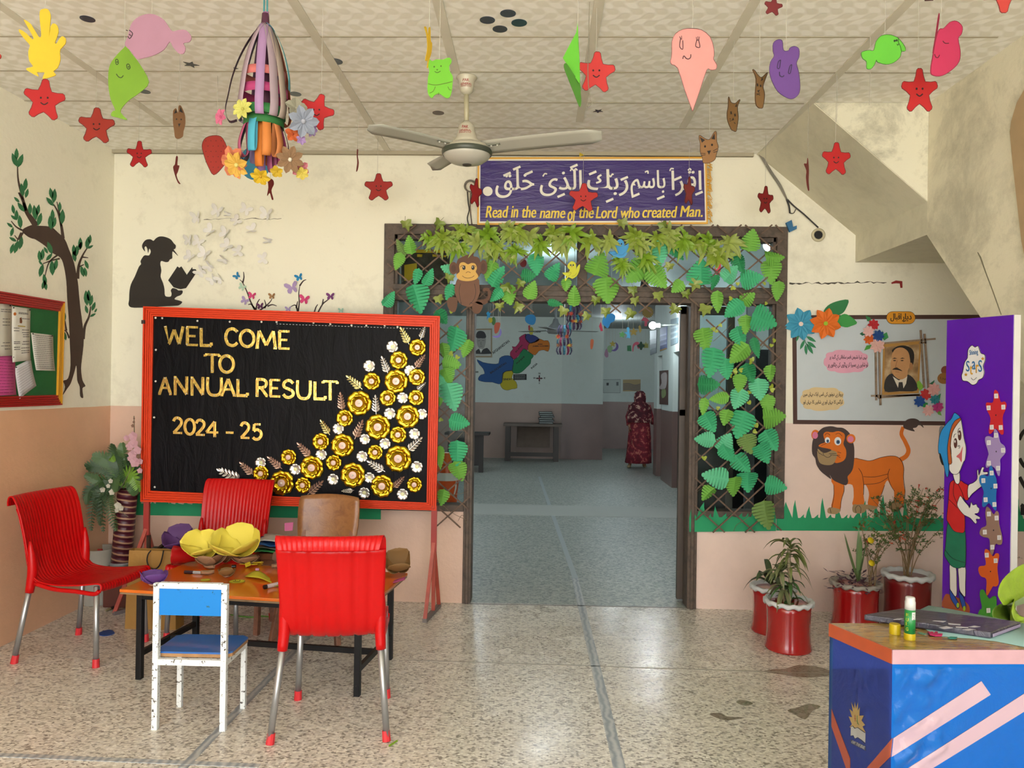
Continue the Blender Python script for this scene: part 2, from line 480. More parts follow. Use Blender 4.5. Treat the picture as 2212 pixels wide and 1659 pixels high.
struct('trim_12', gb, M('#a39b86', 0.8))

# ---- back wall with the frame opening
FX0, FX1 = px_x(830,560), px_x(1697,800)          # frame outside
FZ1 = px_z(1260,487)
SX0, SX1 = px_x(1003,1000), px_x(1507,1000)       # door posts outside
ZS_L, ZS_R = px_z(960,1104), px_z(1590,1118)
DW = 0.22
wb = MB().bb((XL-0.2, D, 0),(FX0, D+DW, CEIL)).bb((FX0, D, FZ1),(FX1, D+DW, CEIL)).bb((FX0, D, 0),(SX0, D+DW, ZS_L))
struct('wall_back', wb, M_WALL)
struct('wall_back_right', MB().bb((FX1, D, 0),(4.2, D+DW, CEIL)).bb((SX1, D, 0),(FX1, D+DW, ZS_R)), M_WALLR)
struct('wall_left', MB().bb((XL-0.2, CY0,0),(XL, D, CEIL)), M_SIDE)
crk = MB()
random.seed(3)
pts = [(1705+i*7,613+random.uniform(-2.2,2.2)-i*0.12) for i in range(31)]
crk.stroke(pts, PW, [random.choice((0.6,1.2,2.5,4.0,1.0)) for _ in pts],0.001)
pts = [(440+i*8,473+random.uniform(-1.5,1.5)+math.sin(i*.8)) for i in range(22)]
crk.stroke(pts, PW, [random.choice((0.4,0.8,1.6)) for _ in pts],0.001)
struct('trim_8', crk, M('#4a463c', 0.9))
struct('trim_9', MB().stroke([(1925,612),(1935,609),(1946,610),(1947,622)], PW, [3,6,7,4],0.004), M('#8c1f1d', 0.6))

# ---- stair solid at the right
A = onZ(1755,222, CEIL); YS = A.y; C = onY(2003,440, YS); B = onZ(1638,329, CEIL)
XS = C.x
C2 = onY(1859,505, D)
zc = (C.z+C2.z)/2
tri = MB()
vs = [(A.x, YS, CEIL),(XS, YS, CEIL),(XS, YS, zc),(B.x, D, CEIL),(XS, D, CEIL),(XS, D, zc)]
tri.add(vs, [(0,1,2),(3,5,4),(0,2,5,3),(1,4,5,2)])
struct('wall_stair_soffit', tri, M_SOFFIT)
M_TRI = wall_paint('mouldy bright plaster', '#d8d4be', '#d8d4be', -5, stain=0.8, top_mould=0.85)
struct('wall_stair_side', MB().prism([(A.x+.01, YS-.004, CEIL-.001),(XS-.001, YS-.004, CEIL-.001),(XS-.001, YS-.004, zc+.004)],(0,.003,0)), M_TRI)
z2 = onY(1977,507, YS).z
struct('wall_stair_landing', MB().bb((XS, YS, z2),(4.2, D, CEIL)), M_SOFFIT)
E1 = onX(1977,505, XS+0.002); E2 = onX(2095,692, XS+0.002)
sl = (E1.z-E2.z)/(E1.y-E2.y)
yb = YS-(z2-0.0)/sl
ws = MB().prism([(XS, YS, CEIL),(XS, YS, z2),(XS, yb, 0.0),(XS, CY0,0),(XS, CY0, CEIL)],(0.1,0,0))
struct('wall_right', ws, M_RIGHT)
struct('wall_stair_flight', MB().prism([(XS+0.1, YS, z2),(XS+0.1, yb, 0.0),(XS+0.1, yb-0.3,0.0),(XS+0.1, YS, z2+0.25)],(1.2,0,0)), M_SOFFIT)
struct('wall_far_right', MB().bb((4.2, CY0,0),(4.35, D, CEIL)), M_RIGHT)
# dark seam on the stair wall
struct('trim_10', MB().stroke([(2112,545),(2118,556),(2130,590),(2146,632),(2163,680)], Plane((XS, 0,0),(-1,0,0)),[1.5,3,2,2,1.5],0.001), M('#77725f', 0.9))

# ---- frame of the entrance
FY = D-0.015
def fb(px0, py0, px1, py1, d=0.12, ins=0.0, y0=None):
 a = onY(px0, py0, D); b = onY(px1, py1, D); yy = (FY if y0 is None else y0)+ins
 return (a.x, yy, a.z),(b.x, yy+d, b.z)
root = thing('entrance_frame', 'weathered brown wooden frame of the wide entrance with transom and side lights', 'door frame', (FX0, D+0.05,0))
ft = MB()
ft.bb((FX0, FY, FZ1-0.075),(FX1, FY+0.14, FZ1))
ft.bb((FX0+0.07, FY+0.03, FZ1-0.105),(FX1-0.07, FY+0.11, FZ1-0.06))
mk('head_rail', ft, M_FRAME, root, bevel=0.004)
for x0, x1, zb in ((FX0, FX0+0.075, ZS_L),(FX1-0.075, FX1, ZS_R)):
 g = MB().bb((x0, FY, zb),(x1, FY+0.14, FZ1-0.07)); g.bb((x0+(0.06 if x0 < 0 else -0.02), FY+0.03, zb),(x1+(0.02 if x0 < 0 else -0.06), FY+0.11, FZ1-0.07))
 mk('stile', g, M_FRAME, root, bevel=0.004)
PXL0, PXL1 = px_x(1003,1000), px_x(1021,1000); PXR0, PXR1 = px_x(1487,1000), px_x(1507,1000)
ZT0, ZT1 = px_z(1260,653), px_z(1260,618)
for x0, x1 in ((PXL0, PXL1),(PXR0, PXR1)):
 g = MB().bb((x0, FY, 0),(x1, FY+0.16, ZT0+0.01)); xm = (x0+x1)/2
 g.bb((xm-0.012, FY-0.012,0),(xm+0.012, FY+0.01, ZT0+0.01))
 mk('door_post', g, M_FRAME, root, bevel=0.004)
g = MB().bb((FX0+0.07, FY, ZT0),(FX1-0.07, FY+0.15, ZT1)); g.bb((FX0+0.07, FY-0.012,(ZT0+ZT1)/2-0.02),(FX1-0.07, FY+0.01,(ZT0+ZT1)/2+0.02))
mk('transom_rail', g, M_FRAME, root, bevel=0.004)
XM = px_x(1258,560)
mk('mullion', MB().bb((XM-0.035, FY, ZT1-0.005),(XM+0.035, FY+0.13, FZ1-0.07)), M_FRAME, root, bevel=0.004)
for x0, x1, zz in ((FX0+0.07, PXL0, ZS_L),(PXR1, FX1-0.07, ZS_R)):
 mk('sill', MB().bb((x0, FY, zz),(x1, FY+0.14, zz+0.045)), M_FRAME, root, bevel=0.004)
for x0, x1, z0, z1 in ((FX0+0.07, XM-0.03, ZT1, FZ1-0.09),(XM+0.03, FX1-0.07, ZT1, FZ1-0.09),(FX0+0.07, PXL0, ZS_L+0.04, ZT0),(PXR1, FX1-0.07, ZS_R+0.04, ZT0)):
 mk('glass_pane', MB().bb((x0, FY+0.065, z0),(x1, FY+0.069, z1)), M_GLASS, root)
# the opened door leaf, folded back behind the right side light
dl = thing('door_leaf', 'dark door leaf folded back behind the lattice beside the opening', 'door', (PXR0+0.2, D+0.2,0))
XD0, XD1 = PXR0-0.035, px_x(1582,1000, D+0.2)
zm = px_z(1550,885, D+0.2)
g = MB().bb((XD0, D+0.18,0.012),(XD0+0.05, D+0.225, ZT0)).bb((XD1-0.05, D+0.18,0.012),(XD1, D+0.225, ZT0)).bb((XD0, D+0.18, zm-0.05),(XD1, D+0.225, zm)).bb((XD0, D+0.18, ZT0-0.06),(XD1, D+0.225, ZT0))
mk('leaf_frame', g, M('#4a4038', 0.5, var=0.15), dl, bevel=0.003)
mk('leaf_panel', MB().bb((XD0+0.04, D+0.19,0.02),(XD1-0.04, D+0.21, zm-0.04)), M('#2e2a28', 0.45, var=0.1), dl)
mk('leaf_glass', MB().bb((XD0+0.04, D+0.2, zm),(XD1-0.04, D+0.204, ZT0-0.05)), M_GLASS, dl)

# ---- the hall beyond
HY = 16.4
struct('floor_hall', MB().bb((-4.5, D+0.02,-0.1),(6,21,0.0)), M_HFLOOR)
struct('ceiling_hall', MB().bb((-4.5, D+DW, 3.02),(6,21,3.15)), M('#8f9490', 0.6, var=0.05))
xc = px_x(1212,940, HY); xe = px_x(1301,940, HY)
struct('wall_hall_map', MB().bb((-4.5, HY, 0),(xc, HY+0.3,3.02)), M_HALL)
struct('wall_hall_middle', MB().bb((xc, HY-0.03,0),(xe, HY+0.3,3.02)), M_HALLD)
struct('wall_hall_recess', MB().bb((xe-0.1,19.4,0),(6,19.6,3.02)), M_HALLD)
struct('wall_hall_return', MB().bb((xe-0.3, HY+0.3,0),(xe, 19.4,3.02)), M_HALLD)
XR = 2.13
hr = MB()
doors = [(11.4,12.0),(13.05,13.55)]
yy = D+DW
for a, b in doors+[(13.9,13.9)]:
 hr.bb((XR, yy, 0),(XR+0.15, a, 3.02));
 if b > a: hr.bb((XR, a, 2.1),(XR+0.15, b, 3.02))
 yy = b
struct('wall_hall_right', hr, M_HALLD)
struct('wall_hall_left', MB().bb((-4.6, D+DW, 0),(-4.5,21,3.02)), M_HALL)
struct('wall_hall_end', MB().bb((6, D+DW, 0),(6.1,21,3.02)), M_HALL)
for i, (a, b) in enumerate(doors):
 struct('door_%d' % (i+1), MB().bb((XR+0.08, a, 0),(XR+0.13, b, 2.1)), M('#15120f', 0.5))
struct('floor_mat', MB().bb((-1.6,9.2,0),(XR, 10.0,0.004)), M('#a9aca6', 0.6)).name = 'trim_11'
# ================================================================ FURNITURE
ALB = 0.8
RED = M('#cc080d', 0.33, coat=0.05, spec=0.25)
ALU = M('#b9bcbf', 0.35, metal=0.75)
FOOT = M('#e03038', 0.5)
def chair_shell():
 prof = smo([(0.195,0.405),(0.222,0.412),(0.226,0.435),(0.205,0.448),(0.12,0.437),(0.0,0.428),(-0.10,0.432),(-0.165,0.452),(-0.2,0.51),(-0.215,0.6),(-0.232,0.7),(-0.256,0.8),(-0.282,0.868),(-0.305,0.897),(-0.33,0.896),(-0.345,0.872),(-0.35,0.845)],4)
 L = [0]
 for a, b in zip(prof, prof[1:]): L.append(L[-1]+math.hypot(b[0]-a[0], b[1]-a[1]))
 n = 20; cols = []
 for k in range(n):
  for q in (0.0,0.12,0.5,0.88): cols.append(((k+q)/n, 0.0017 if q == 0.0 else 0.0))
 cols.append((1.0,0.0)); cols[0] = (0.0,0.0)
 rows = []
 for i, (y, z) in enumerate(prof):
  a = prof[max(i-1,0)]; b = prof[min(i+1, len(prof)-1)]
  t = V((0, b[0]-a[0], b[1]-a[1])).normalized(); nn = V((0, t.z, -t.y))
  s_ = L[i]/L[-1]
  w = 0.43+0.035*min(1, max(0,(s_-0.35)/0.5))
  back = min(1, max(0,(s_-0.45)/0.2)); roll = min(1, max(0,(s_-0.9)/0.1))
  row = []
  for u, gdep in cols:
   x = (u-0.5)
   bow = -(0.25-x*x)*0.13*back*(1-0.7*roll) - (0.25-x*x)*0.05*(1-back)*max(0,1-abs(s_-0.2)*4)*0
   dish = -(0.25-x*x)*0.05*(1-back)
   p = V((x*w*(1-0.10*roll*abs(2*x)), y+bow, z+dish))
   row.append(p-nn*gdep*(1 if nn.z >= 0 or True else -1))
  rows.append(row)
 back = [r for i, r in enumerate(rows) if 0.42 < L[i]/L[-1] < 0.86]
 br = []
 for i, r in enumerate(back):
  a, b = back[max(i-1,0)], back[min(i+1, len(back)-1)]
  t = (b[2]-a[2]).normalized(); nn = V((0, t.z, -t.y)); row = []
  for u in [k/42 for k in range(43)]:
   q = u*(len(r)-1); k = min(len(r)-2, int(q)); p = r[k]+(r[k+1]-r[k])*(q-k)
   row.append(p-nn*(0.0085-(0.006 if round(u*42) % 6 == 0 and 0 < u < 1 else 0)))
  br.append(row)
 return MB().grid(rows), MB().grid(br)
def red_chair(label):
 t = thing('plastic_chair', label, 'chair', group='red plastic chairs around the low table')
 f_, b_ = chair_shell()
 mk('shell', f_, RED, t, smooth=True, local=True, solid=0.008)
 mk('back_cover', b_, RED, t, smooth=True, local=True, solid=0.004)
 for sx in (-1,1):
  g = MB().tube(smo([(sx*0.214,-0.205,0.66),(sx*0.209,-0.195,0.56),(sx*0.207,-0.195,0.47),(sx*0.213,-0.205,0.38)],3),[.006,.012,.018,.022,.024,.025,.025,.024,.023,.022],12)
  mk('socket', g, RED, t, smooth=True, local=True)
  g = MB().tube(smo([(sx*0.214,-0.17,0.43),(sx*0.214,-0.05,0.405),(sx*0.213,0.08,0.40),(sx*0.212,0.185,0.392),(sx*0.212,0.215,0.41)],4),0.012,8)
  mk('side_rail', g, RED, t, smooth=True, local=True)
  for a, b in (((sx*0.206,-0.2,0.44),(sx*0.247,-0.262,0.0)),((sx*0.2,0.19,0.43),(sx*0.215,0.205,0.0))):
   a = V(a); b = V(b)
   lg = mk('leg', MB().tube([a, b+V((0,0,0.02))],0.0145,12), ALU, t, smooth=True, local=True)
   d = (a-b).normalized()
   mk('foot_cap', MB().tube([b, b+d*0.045],[0.019,0.0175],10), FOOT, lg, smooth=False, local=True)
 return t
c1 = red_chair('red plastic chair seen from behind, beside the small blue chair')
c1.location = (-0.90,3.55,0); c1.rotation_euler.z = math.radians(7)
dup(c1,(-2.52,4.31,0), math.radians(-97), 'red plastic chair in profile beside the tan side wall')
dup(c1,(-1.955,4.72,0), math.radians(177), 'red plastic chair facing forward in front of the black welcome board')

# ---- low table
TBL = V((-1.415,4.12,0)); TROT = math.radians(-7.0)
def chipped(name, col, coat=0.3, sc=30, amt=0.7, under='#3a3531'):
 q = NT(name); tc = q.n('TexCoord').outputs['Object']
 f = q.ramp(q.noise(tc, sc, 5,0.7),[(amt-0.02, BW),(amt+0.01, WT)])
 q.l(q.mix(f, col, under), q.b.inputs['Base Color']); q.b.inputs['Roughness'].default_value = 0.42; q.b.inputs['Specular IOR Level'].default_value = 0.22
 return q.m
t = thing('low_table', 'low children table with a glossy orange top and black metal legs', 'table', TBL, TROT)
TZ = 0.475
top = MB().box((0,0, TZ-0.008),(1.34,0.64,0.016))
mk('tabletop', top, M('#e8741a', 0.16, var=0.06, vscale=5, coat=0.5), t, local=True, bevel=0.003)
mk('edge_band', MB().box((0,0, TZ-0.021),(1.335,0.635,0.009)), M('#8f7453', 0.7, var=0.2, vscale=30), t, local=True)
BLK = chipped('chipped black metal', '#17181a', amt=0.72, under='#6b655c')
for sx in (-1,1):
 for sy in (-1,1):
  mk('leg', MB().box((sx*0.59, sy*0.26,(TZ-0.03)/2),(0.03,0.03, TZ-0.03)), BLK, t, local=True, bevel=0.002)
 mk('side_stretcher', MB().box((sx*0.59,0,0.13),(0.022,0.5,0.028)), BLK, t, local=True)
 mk('apron', MB().box((sx*0.59,0, TZ-0.045),(0.026,0.5,0.03)), BLK, t, local=True)
for sy in (-1,1): mk('apron', MB().box((0, sy*0.26, TZ-0.045),(1.16,0.026,0.03)), BLK, t, local=True)
mk('long_stretcher', MB().box((0,0,0.13),(1.16,0.022,0.028)), BLK, t, local=True)
def tb(x, y, z=0.0): # table coordinates to the world
 c, s = math.cos(TROT), math.sin(TROT)
 return V((TBL.x+x*c-y*s, TBL.y+x*s+y*c, TZ+z))

# ---- small blue chair
WCH = chipped('chipped white paint', '#dfe4e4', amt=0.61, sc=55, under='#3f372f')
BLU = chipped('chipped blue paint', '#1f7fd0', amt=0.66, sc=26, under='#2f5f74')
t = thing('childrens_chair', 'small blue and white metal chair seen from behind at the low table', 'chair', (-1.515,3.475,0), math.radians(0.5))
W2, T2 = 0.152,0.026
for sx in (-1,1):
 mk('rear_leg', MB().box((sx*W2,-0.105,0.325),(T2, T2,0.65)), WCH, t, local=True, bevel=0.002)
 mk('leg', MB().box((sx*W2,0.135,0.165),(T2*0.9, T2*0.9,0.33)), WCH, t, local=True, bevel=0.002)
 mk('seat_rail', MB().box((sx*W2,0.015,0.3),(T2*0.8,0.22, T2)), WCH, t, local=True)
mk('top_rail', MB().box((0,-0.105,0.641),(2*W2-T2, T2, T2)), WCH, t, local=True, bevel=0.002)
mk('rear_seat_rail', MB().box((0,-0.105,0.302),(2*W2-T2, T2*0.9, T2)), WCH, t, local=True)
mk('front_seat_rail', MB().box((0,0.135,0.302),(2*W2-T2, T2*0.9, T2)), WCH, t, local=True)
mk('backrest', MB().box((0,-0.105,0.568),(2*W2-T2+0.004,0.010,0.118)), BLU, t, local=True)
sp = [(-0.15,-0.085),(0.15,-0.085),(0.172,-0.06),(0.172,0.13),(0.14,0.155),(-0.14,0.155),(-0.172,0.13),(-0.172,-0.06)]
st = mk('seat', MB().prism([(x, y, 0.331) for x, y in sp],(0,0,0.008)), M('#2a6fc4', 0.3, var=0.1, coat=0.3), t, local=True)
mk('seat_board', MB().prism([(x, y, 0.316) for x, y in sp],(0,0,0.0148)), M('#b98c5c', 0.7, var=0.2, vscale=30), t, local=True)

# ---- brown plywood chair behind the table
PLY = old_wood('brown plywood', '#7a4e2c', '#96653a', 0.3)
t = thing('wooden_chair', 'brown moulded plywood chair with wooden legs behind the low table', 'chair', (-1.33,4.72,0), math.radians(176))
rows = []
for z, y, w, c in ((0.50,-0.150,0.36,0.02),(0.56,-0.158,0.385,0.03),(0.64,-0.17,0.40,0.035),(0.72,-0.182,0.405,0.035),(0.79,-0.195,0.398,0.033),(0.815,-0.20,0.38,0.033)):
 rows.append([V((u*w, y-(0.25-u*u)*c*4+0.0, z+(0.25-u*u)*0.06*(1 if z > 0.8 else 0))) for u in [i/10-0.5 for i in range(11)]])
mk('backrest', MB().grid(rows), PLY, t, smooth=True, local=True, solid=0.012)
rows = [[V((u*0.4, y, 0.415+dz-(0.25-u*u)*0.03)) for u in [i/8-0.5 for i in range(9)]] for y, dz in ((-0.16,0.012),(-0.08,0),(0.05,0.0),(0.17,0.004),(0.2,-0.012))]
mk('seat', MB().grid(rows), PLY, t, smooth=True, local=True, solid=0.014)
LW = old_wood('red brown legs', '#6b4433', '#8a5d47', 0.5)
for sx in (-1,1):
 mk('leg', MB().bar((sx*0.15,0.13,0.41),(sx*0.2,0.2,0.0),0.03,0.045), LW, t, local=True, bevel=0.004)
 mk('leg', MB().bar((sx*0.15,-0.12,0.47),(sx*0.19,-0.22,0.0),0.03,0.045), LW, t, local=True, bevel=0.004)
 mk('back_post', MB().bar((sx*0.15,-0.13,0.42),(sx*0.16,-0.185,0.62),0.025,0.02), LW, t, local=True)

# ---- dark chair behind the paper bag
t = thing('dark_chair', 'dark brown curved back chair behind the kraft paper bag', 'chair', (-2.36,5.0,0))
DKW = M('#2b1d18', 0.25, coat=0.3)
mk('top_rail', MB().tube(smo([tuple(onY(x, y, 4.98)) for x, y in ((338,1196),(345,1184),(362,1172),(385,1162),(400,1154),(412,1153))],4),0.014,8), DKW, t, smooth=True)
mk('seat', MB().box((-2.40,4.97,0.42),(0.3,0.26,0.03)), M('#1d1c1e', 0.5), t, bevel=0.01)
mk('backrest', MB().plate([(350,1186),(365,1176),(398,1160),(410,1158),(410,1200),(352,1200)], PY(4.99),0.012), M('#202024', 0.4), t)
for sx in (-1,1):
 for sy in (-1,1): mk('leg', MB().bar((-2.40+sx*0.13,4.97+sy*0.11,0.41),(-2.40+sx*0.14,4.97+sy*0.12,0),0.025,0.025), DKW, t)
 mk('back_post', MB().bar((-2.40+sx*0.13,4.99,0.42),(-2.40+sx*0.13,4.985,0.53),0.02,0.02), DKW, t)

ALB = 0.85
# ================================================================ WELCOME BOARD
BY = 5.16
PB = PY(BY)
bd = thing('welcome_board', 'large black display board in a red grooved frame on a red stand', 'display board', (onY(628,880, BY).x, BY+0.02,0))
O = [(312,662),(951,683),(943,1102),(306,1083)]; I = [(335,685),(928,708),(921,1084),(328,1058)]
def lerp(a, b, t): return (a[0]+(b[0]-a[0])*t, a[1]+(b[1]-a[1])*t)
REDF = chipped('red painted moulding', '#d8401c', amt=0.75, sc=22, under='#8c2a17')
for k in range(4):
 g = MB(); a, b = O[k], O[(k+1) % 4]; c, d = I[(k+1) % 4], I[k]
 for j in range(5):
  t0, t1 = j/5+0.01,(j+1)/5-0.055
  g.plate([lerp(a, d, t0), lerp(b, c, t0), lerp(b, c, t1), lerp(a, d, t1)], PB, 0.022 if j in (0,4) else 0.016)
 g.plate([a, b, c, d], PB, 0.006)
 mk('frame_rail', g, REDF, bd, bevel=0.0015)
q = NT('black cloth'); tc = q.n('TexCoord').outputs['Object']
mp = q.n('Mapping'); mp.inputs['Scale'].default_value = (6,1,1.6); q.l(tc, mp.inputs[0])
wr = q.noise(mp.outputs[0],2.0,5,0.6,0.8)
q.l(q.ramp(wr, [(0.4, '#050508'),(0.75, '#0d0d13')]), q.b.inputs['Base Color']); q.b.inputs['Roughness'].default_value = 0.5; q.b.inputs['Specular IOR Level'].default_value = 0.12; q.bump(wr, 0.22,0.03)
mk('cloth_panel', MB().plate([lerp(O[i], I[i],0.9) for i in range(4)], PB, 0.008), q.m, bd)
mk('back_sheet', MB().plate([lerp(O[i], I[i],0.3) for i in range(4)], PB, -0.012), M('#5b4636', 0.8), bd)
SR = M('#a5332c', 0.45, var=0.12)
def leg_post(px, ytop, yjoint, feet):
 x = onY(px, yjoint, BY).x; z0 = onY(px, ytop, BY).z; z1 = onY(px, yjoint, BY).z
 p = mk('stand_post', MB().bar((x, BY-0.004, z0),(x, BY-0.004, z1),0.038,0.02,(0,1,0)), SR, bd)
 for (dx, dy) in feet:
  mk('stand_leg', MB().bar((x, BY-0.004, z1+0.06),(x+dx, BY+dy, 0.012),0.024,0.018,(0,1,0)), M('#b8503f', 0.5, var=0.2, vscale=20), bd)
 (ax, ay),(bx, by) = feet[0], feet[-1]
 mk('stand_foot', MB().bar((x+ax, BY+ay-0.01,0.012),(x+bx, BY+by+0.01,0.012),0.03,0.024), M('#7d7370', 0.5), bd)
leg_post(937,1092,1190,((-0.03,-0.17),(0.0,0.02),(0.02,0.17)))
leg_post(317,1078,1160,((-0.12,-0.17),(0.0,0.0),(0.06,0.17)))
mk('side_bracket', MB().plate([(309,692),(316,692),(316,700),(309,700)], PB, 0.012,0.012), M('#3a2420'), bd)
g = MB()
for i in range(45): g.plate([(598+i*7,699.5+i*0.24),(601.5+i*7,699.6+i*0.24),(601.5+i*7,700.6+i*0.24),(598+i*7,700.5+i*0.24)], PB, 0.0006,0.009)
mk('stitching', g, M('#cfcfcf'), bd)
BL = 0.0085   # cloth face above the board plane

# ---- gold letters
GOLD = M('#e2c268', 0.22, metal=0.85, var=0.25, vscale=25, bump=0.5, bscale=30)
# strokes on a unit box (x right, y up)
LET = {
'W': [[(0,1),(.22,0),(.22,.02)],[(.22,0),(.5,.8)],[(.5,.8),(.78,0)],[(.78,0),(1,1)]],
'E': [[(.12,0),(.12,1)],[(.05,1),(.95,1)],[(.05,.5),(.75,.5)],[(.05,0),(.95,0)]],
'L': [[(.15,1),(.15,0)],[(.05,0),(.95,0)],[(.95,0),(.95,.18)]],
'C': [smo([(.95,.82),(.75,.97),(.5,1),(.2,.88),(.06,.5),(.2,.12),(.5,0),(.75,.03),(.95,.18)],4)],
'O': [sm([(.5,1),(.85,.86),(1,.5),(.85,.14),(.5,0),(.15,.14),(0,.5),(.15,.86)],4)+[(.5,1)]],
'M': [[(.05,0),(.15,1)],[(.15,1),(.5,.15)],[(.5,.15),(.85,1)],[(.85,1),(.95,0)],[(-.02,0),(.15,0)],[(.85,0),(1.02,0)]],
'T': [[(0,1),(1,1)],[(.5,1),(.5,0)],[(.4,0),(.6,0)],[(0,.88),(0,1)],[(1,.88),(1,1)]],
'A': [[(.05,0),(.5,1)],[(.5,1),(.95,0)],[(.25,.36),(.75,.36)],[(-.05,0),(.16,0)],[(.84,0),(1.05,0)]],
'N': [[(.1,0),(.1,1)],[(.1,1),(.9,0)],[(.9,0),(.9,1)],[(0,1),(.2,1)],[(.8,1),(1,1)],[(0,0),(.2,0)]],
'U': [smo([(.06,1),(.06,.4),(.2,.08),(.5,0),(.8,.08),(.94,.4),(.94,1)],4),[(-.03,1),(.16,1)],[(.84,1),(1.03,1)]],
'R': [[(.12,0),(.12,1)], smo([(.05,1),(.6,1),(.86,.9),(.9,.74),(.8,.58),(.5,.5),(.12,.5)],4),[(.45,.5),(.95,0)],[(0,0),(.24,0)],[(.85,0),(1.02,0)]],
'S': [smo([(.92,.84),(.7,.98),(.4,1),(.12,.84),(.14,.62),(.5,.5),(.86,.36),(.9,.14),(.62,0),(.3,.01),(.06,.17)],4)],
'2': [smo([(.08,.78),(.25,.97),(.55,1),(.85,.85),(.85,.62),(.5,.3),(.1,.03)],4),[(.05,.02),(.95,.02)]],
'0': [sm([(.5,1),(.86,.86),(1,.5),(.86,.14),(.5,0),(.14,.14),(0,.5),(.14,.86)],4)+[(.5,1)]],
'4': [[(.7,0),(.7,1)],[(.7,1),(.02,.3)],[(.0,.3),(1,.3)]],
'5': [[(.85,1),(.2,1)],[(.2,1),(.14,.55)], smo([(.14,.55),(.5,.65),(.85,.5),(.9,.25),(.65,.03),(.3,0),(.06,.12)],4)],
'-': [[(0,.5),(1,.5)]],
}
PIN = M('#f2efe6', 0.3)
def push_pin(px, py, pl, lift, label, group='white push pins on the welcome board', r=0.0075):
 p = pl((px, py), lift)
 g = MB().lathe([(r*0.5,0),(r*0.5,0.003),(r, 0.004),(r*0.85,0.008),(0.0001,0.010)], p, 10, pl.n)
 return tag(mk('push_pin', g, PIN, smooth=True), label, 'pin', group)
def letter(c, word, nth, x0, x1, y0, y1, w, slope=0.03, pins=()):
 g = MB(); k = 0
 for s_ in LET[c]:
  pts = [(x0+u*(x1-x0), y0+(y1-y0)*(1-v)+slope*u*(x1-x0)) for u, v in s_]
  g.stroke(pts, PB, w*(0.75 if len(s_) == 2 and c not in 'WL-' and abs(s_[0][1]-s_[1][1]) < .05 else 1),0.0022+k*0.00012, BL); k += 1
 lab = 'gold foil letter %s%s of %s on the black board' % (c, nth, word)
 if c.isdigit(): lab = 'gold foil digit %s%s of %s on the black board' % (c, nth, word)
 if c == '-': lab = 'gold foil dash between 2024 and 25 on the black board'
 tag(mk('gold_letter' if c.isalpha() else 'gold_digit' if c.isdigit() else 'gold_dash', g, GOLD), lab, 'letter', 'gold foil lettering on the welcome board')
 for i, (u, v) in enumerate(pins):
  push_pin(x0+u*(x1-x0), y0+(y1-y0)*(1-v)+slope*u*(x1-x0), PB, BL+0.002, 'white push pin on the gold %s%s of %s, %s' % (c, nth, word, ['upper one', 'lower one', 'third one'][i]), 'white push pins on the welcome board', 0.0045)
Z = cr(300,650,3.352)
def row(word, items, w):
 seen = {}
 for c, x0, x1, y0, y1 in items:
  seen[c] = seen.get(c, 0)+1
  tot = sum(1 for q in items if q[0] == c)
  nth = '' if tot == 1 else ', the %s %s,' % (ORD[seen[c]-1], c)
  (a, b),(e, f) = Z(x0, y0)[0], Z(x1, y1)[0]
  pins = {'E': ((.12,1),(.12,.02)), 'L': ((.15,.95),(.8,.0)), 'T': ((.5,1),(.5,.05)), 'A': ((.5,.95),(.95,.03)), 'N': ((.1,.95),(.9,.05)), 'U': ((.06,.97),(.5,0)), 'O': ((.5,1),(.5,0)), 'W': ((.02,.95),(.78,.05)), 'C': ((.9,.85),(.06,.5)), 'M': ((.15,.95),(.95,.03)), 'R': ((.3,1),(.12,.03)), 'S': ((.7,.98),(.62,0)), '2': ((.55,1),(.7,.02)), '0': ((.5,1),(.5,0)), '4': ((.7,.95),(.7,.05)), '5': ((.6,1),(.65,.03))}.get(c, ((.5,.5),))
  letter(c, word, nth, a, e, b, f, w, 0.03, pins)
row('WEL', [('W', 196,326,182,310),('E', 345,438,190,318),('L', 442,535,196,322)],6.6)
row('COME', [('C', 628,722,202,322),('O', 738,838,212,330),('M', 852,1000,216,338),('E', 1012,1100,220,344)],6.6)
row('TO', [('T', 484,588,388,512),('O', 590,690,396,516)],6.6)
row('ANNUAL', [('A', 150,240,552,672),('N', 258,362,552,674),('N', 380,478,556,678),('U', 496,608,560,682),('A', 600,702,564,682),('L', 708,795,566,684)],6.4)
row('RESULT', [('R', 850,935,568,686),('E', 948,1032,572,690),('S', 1044,1128,576,696),('U', 1146,1250,582,706),('L', 1264,1358,584,708),('T', 1336,1440,582,710)],6.4)
row('2024', [('2', 250,322,846,956),('0', 338,408,856,964),('2', 414,486,862,970),('4', 492,580,872,984)],6.2)
row('2024 - 25', [('-', 634,690,942,962)],5)
row('25', [('2', 738,808,882,992),('5', 826,896,892,1000)],6.2)
for i, (x, y) in enumerate([(128,124),(176,126),(430,146),(664,152),(892,153),(1002,154),(1268,159),(1390,169),(1543,178),(1650,180),(1783,180),(1875,189)]):
 p = Z(x, y)[0]; push_pin(p[0], p[1], PB, BL, 'white push pin in the upper edge of the black cloth, %s from its red corner' % ORD[i])
for i, (x, y) in enumerate([(130,355),(128,582),(118,843),(122,1346)]):
 p = Z(x, y)[0]; push_pin(p[0], p[1], PB, BL, 'white push pin down the plain side edge of the black cloth, %s from the top' % ORD[i])

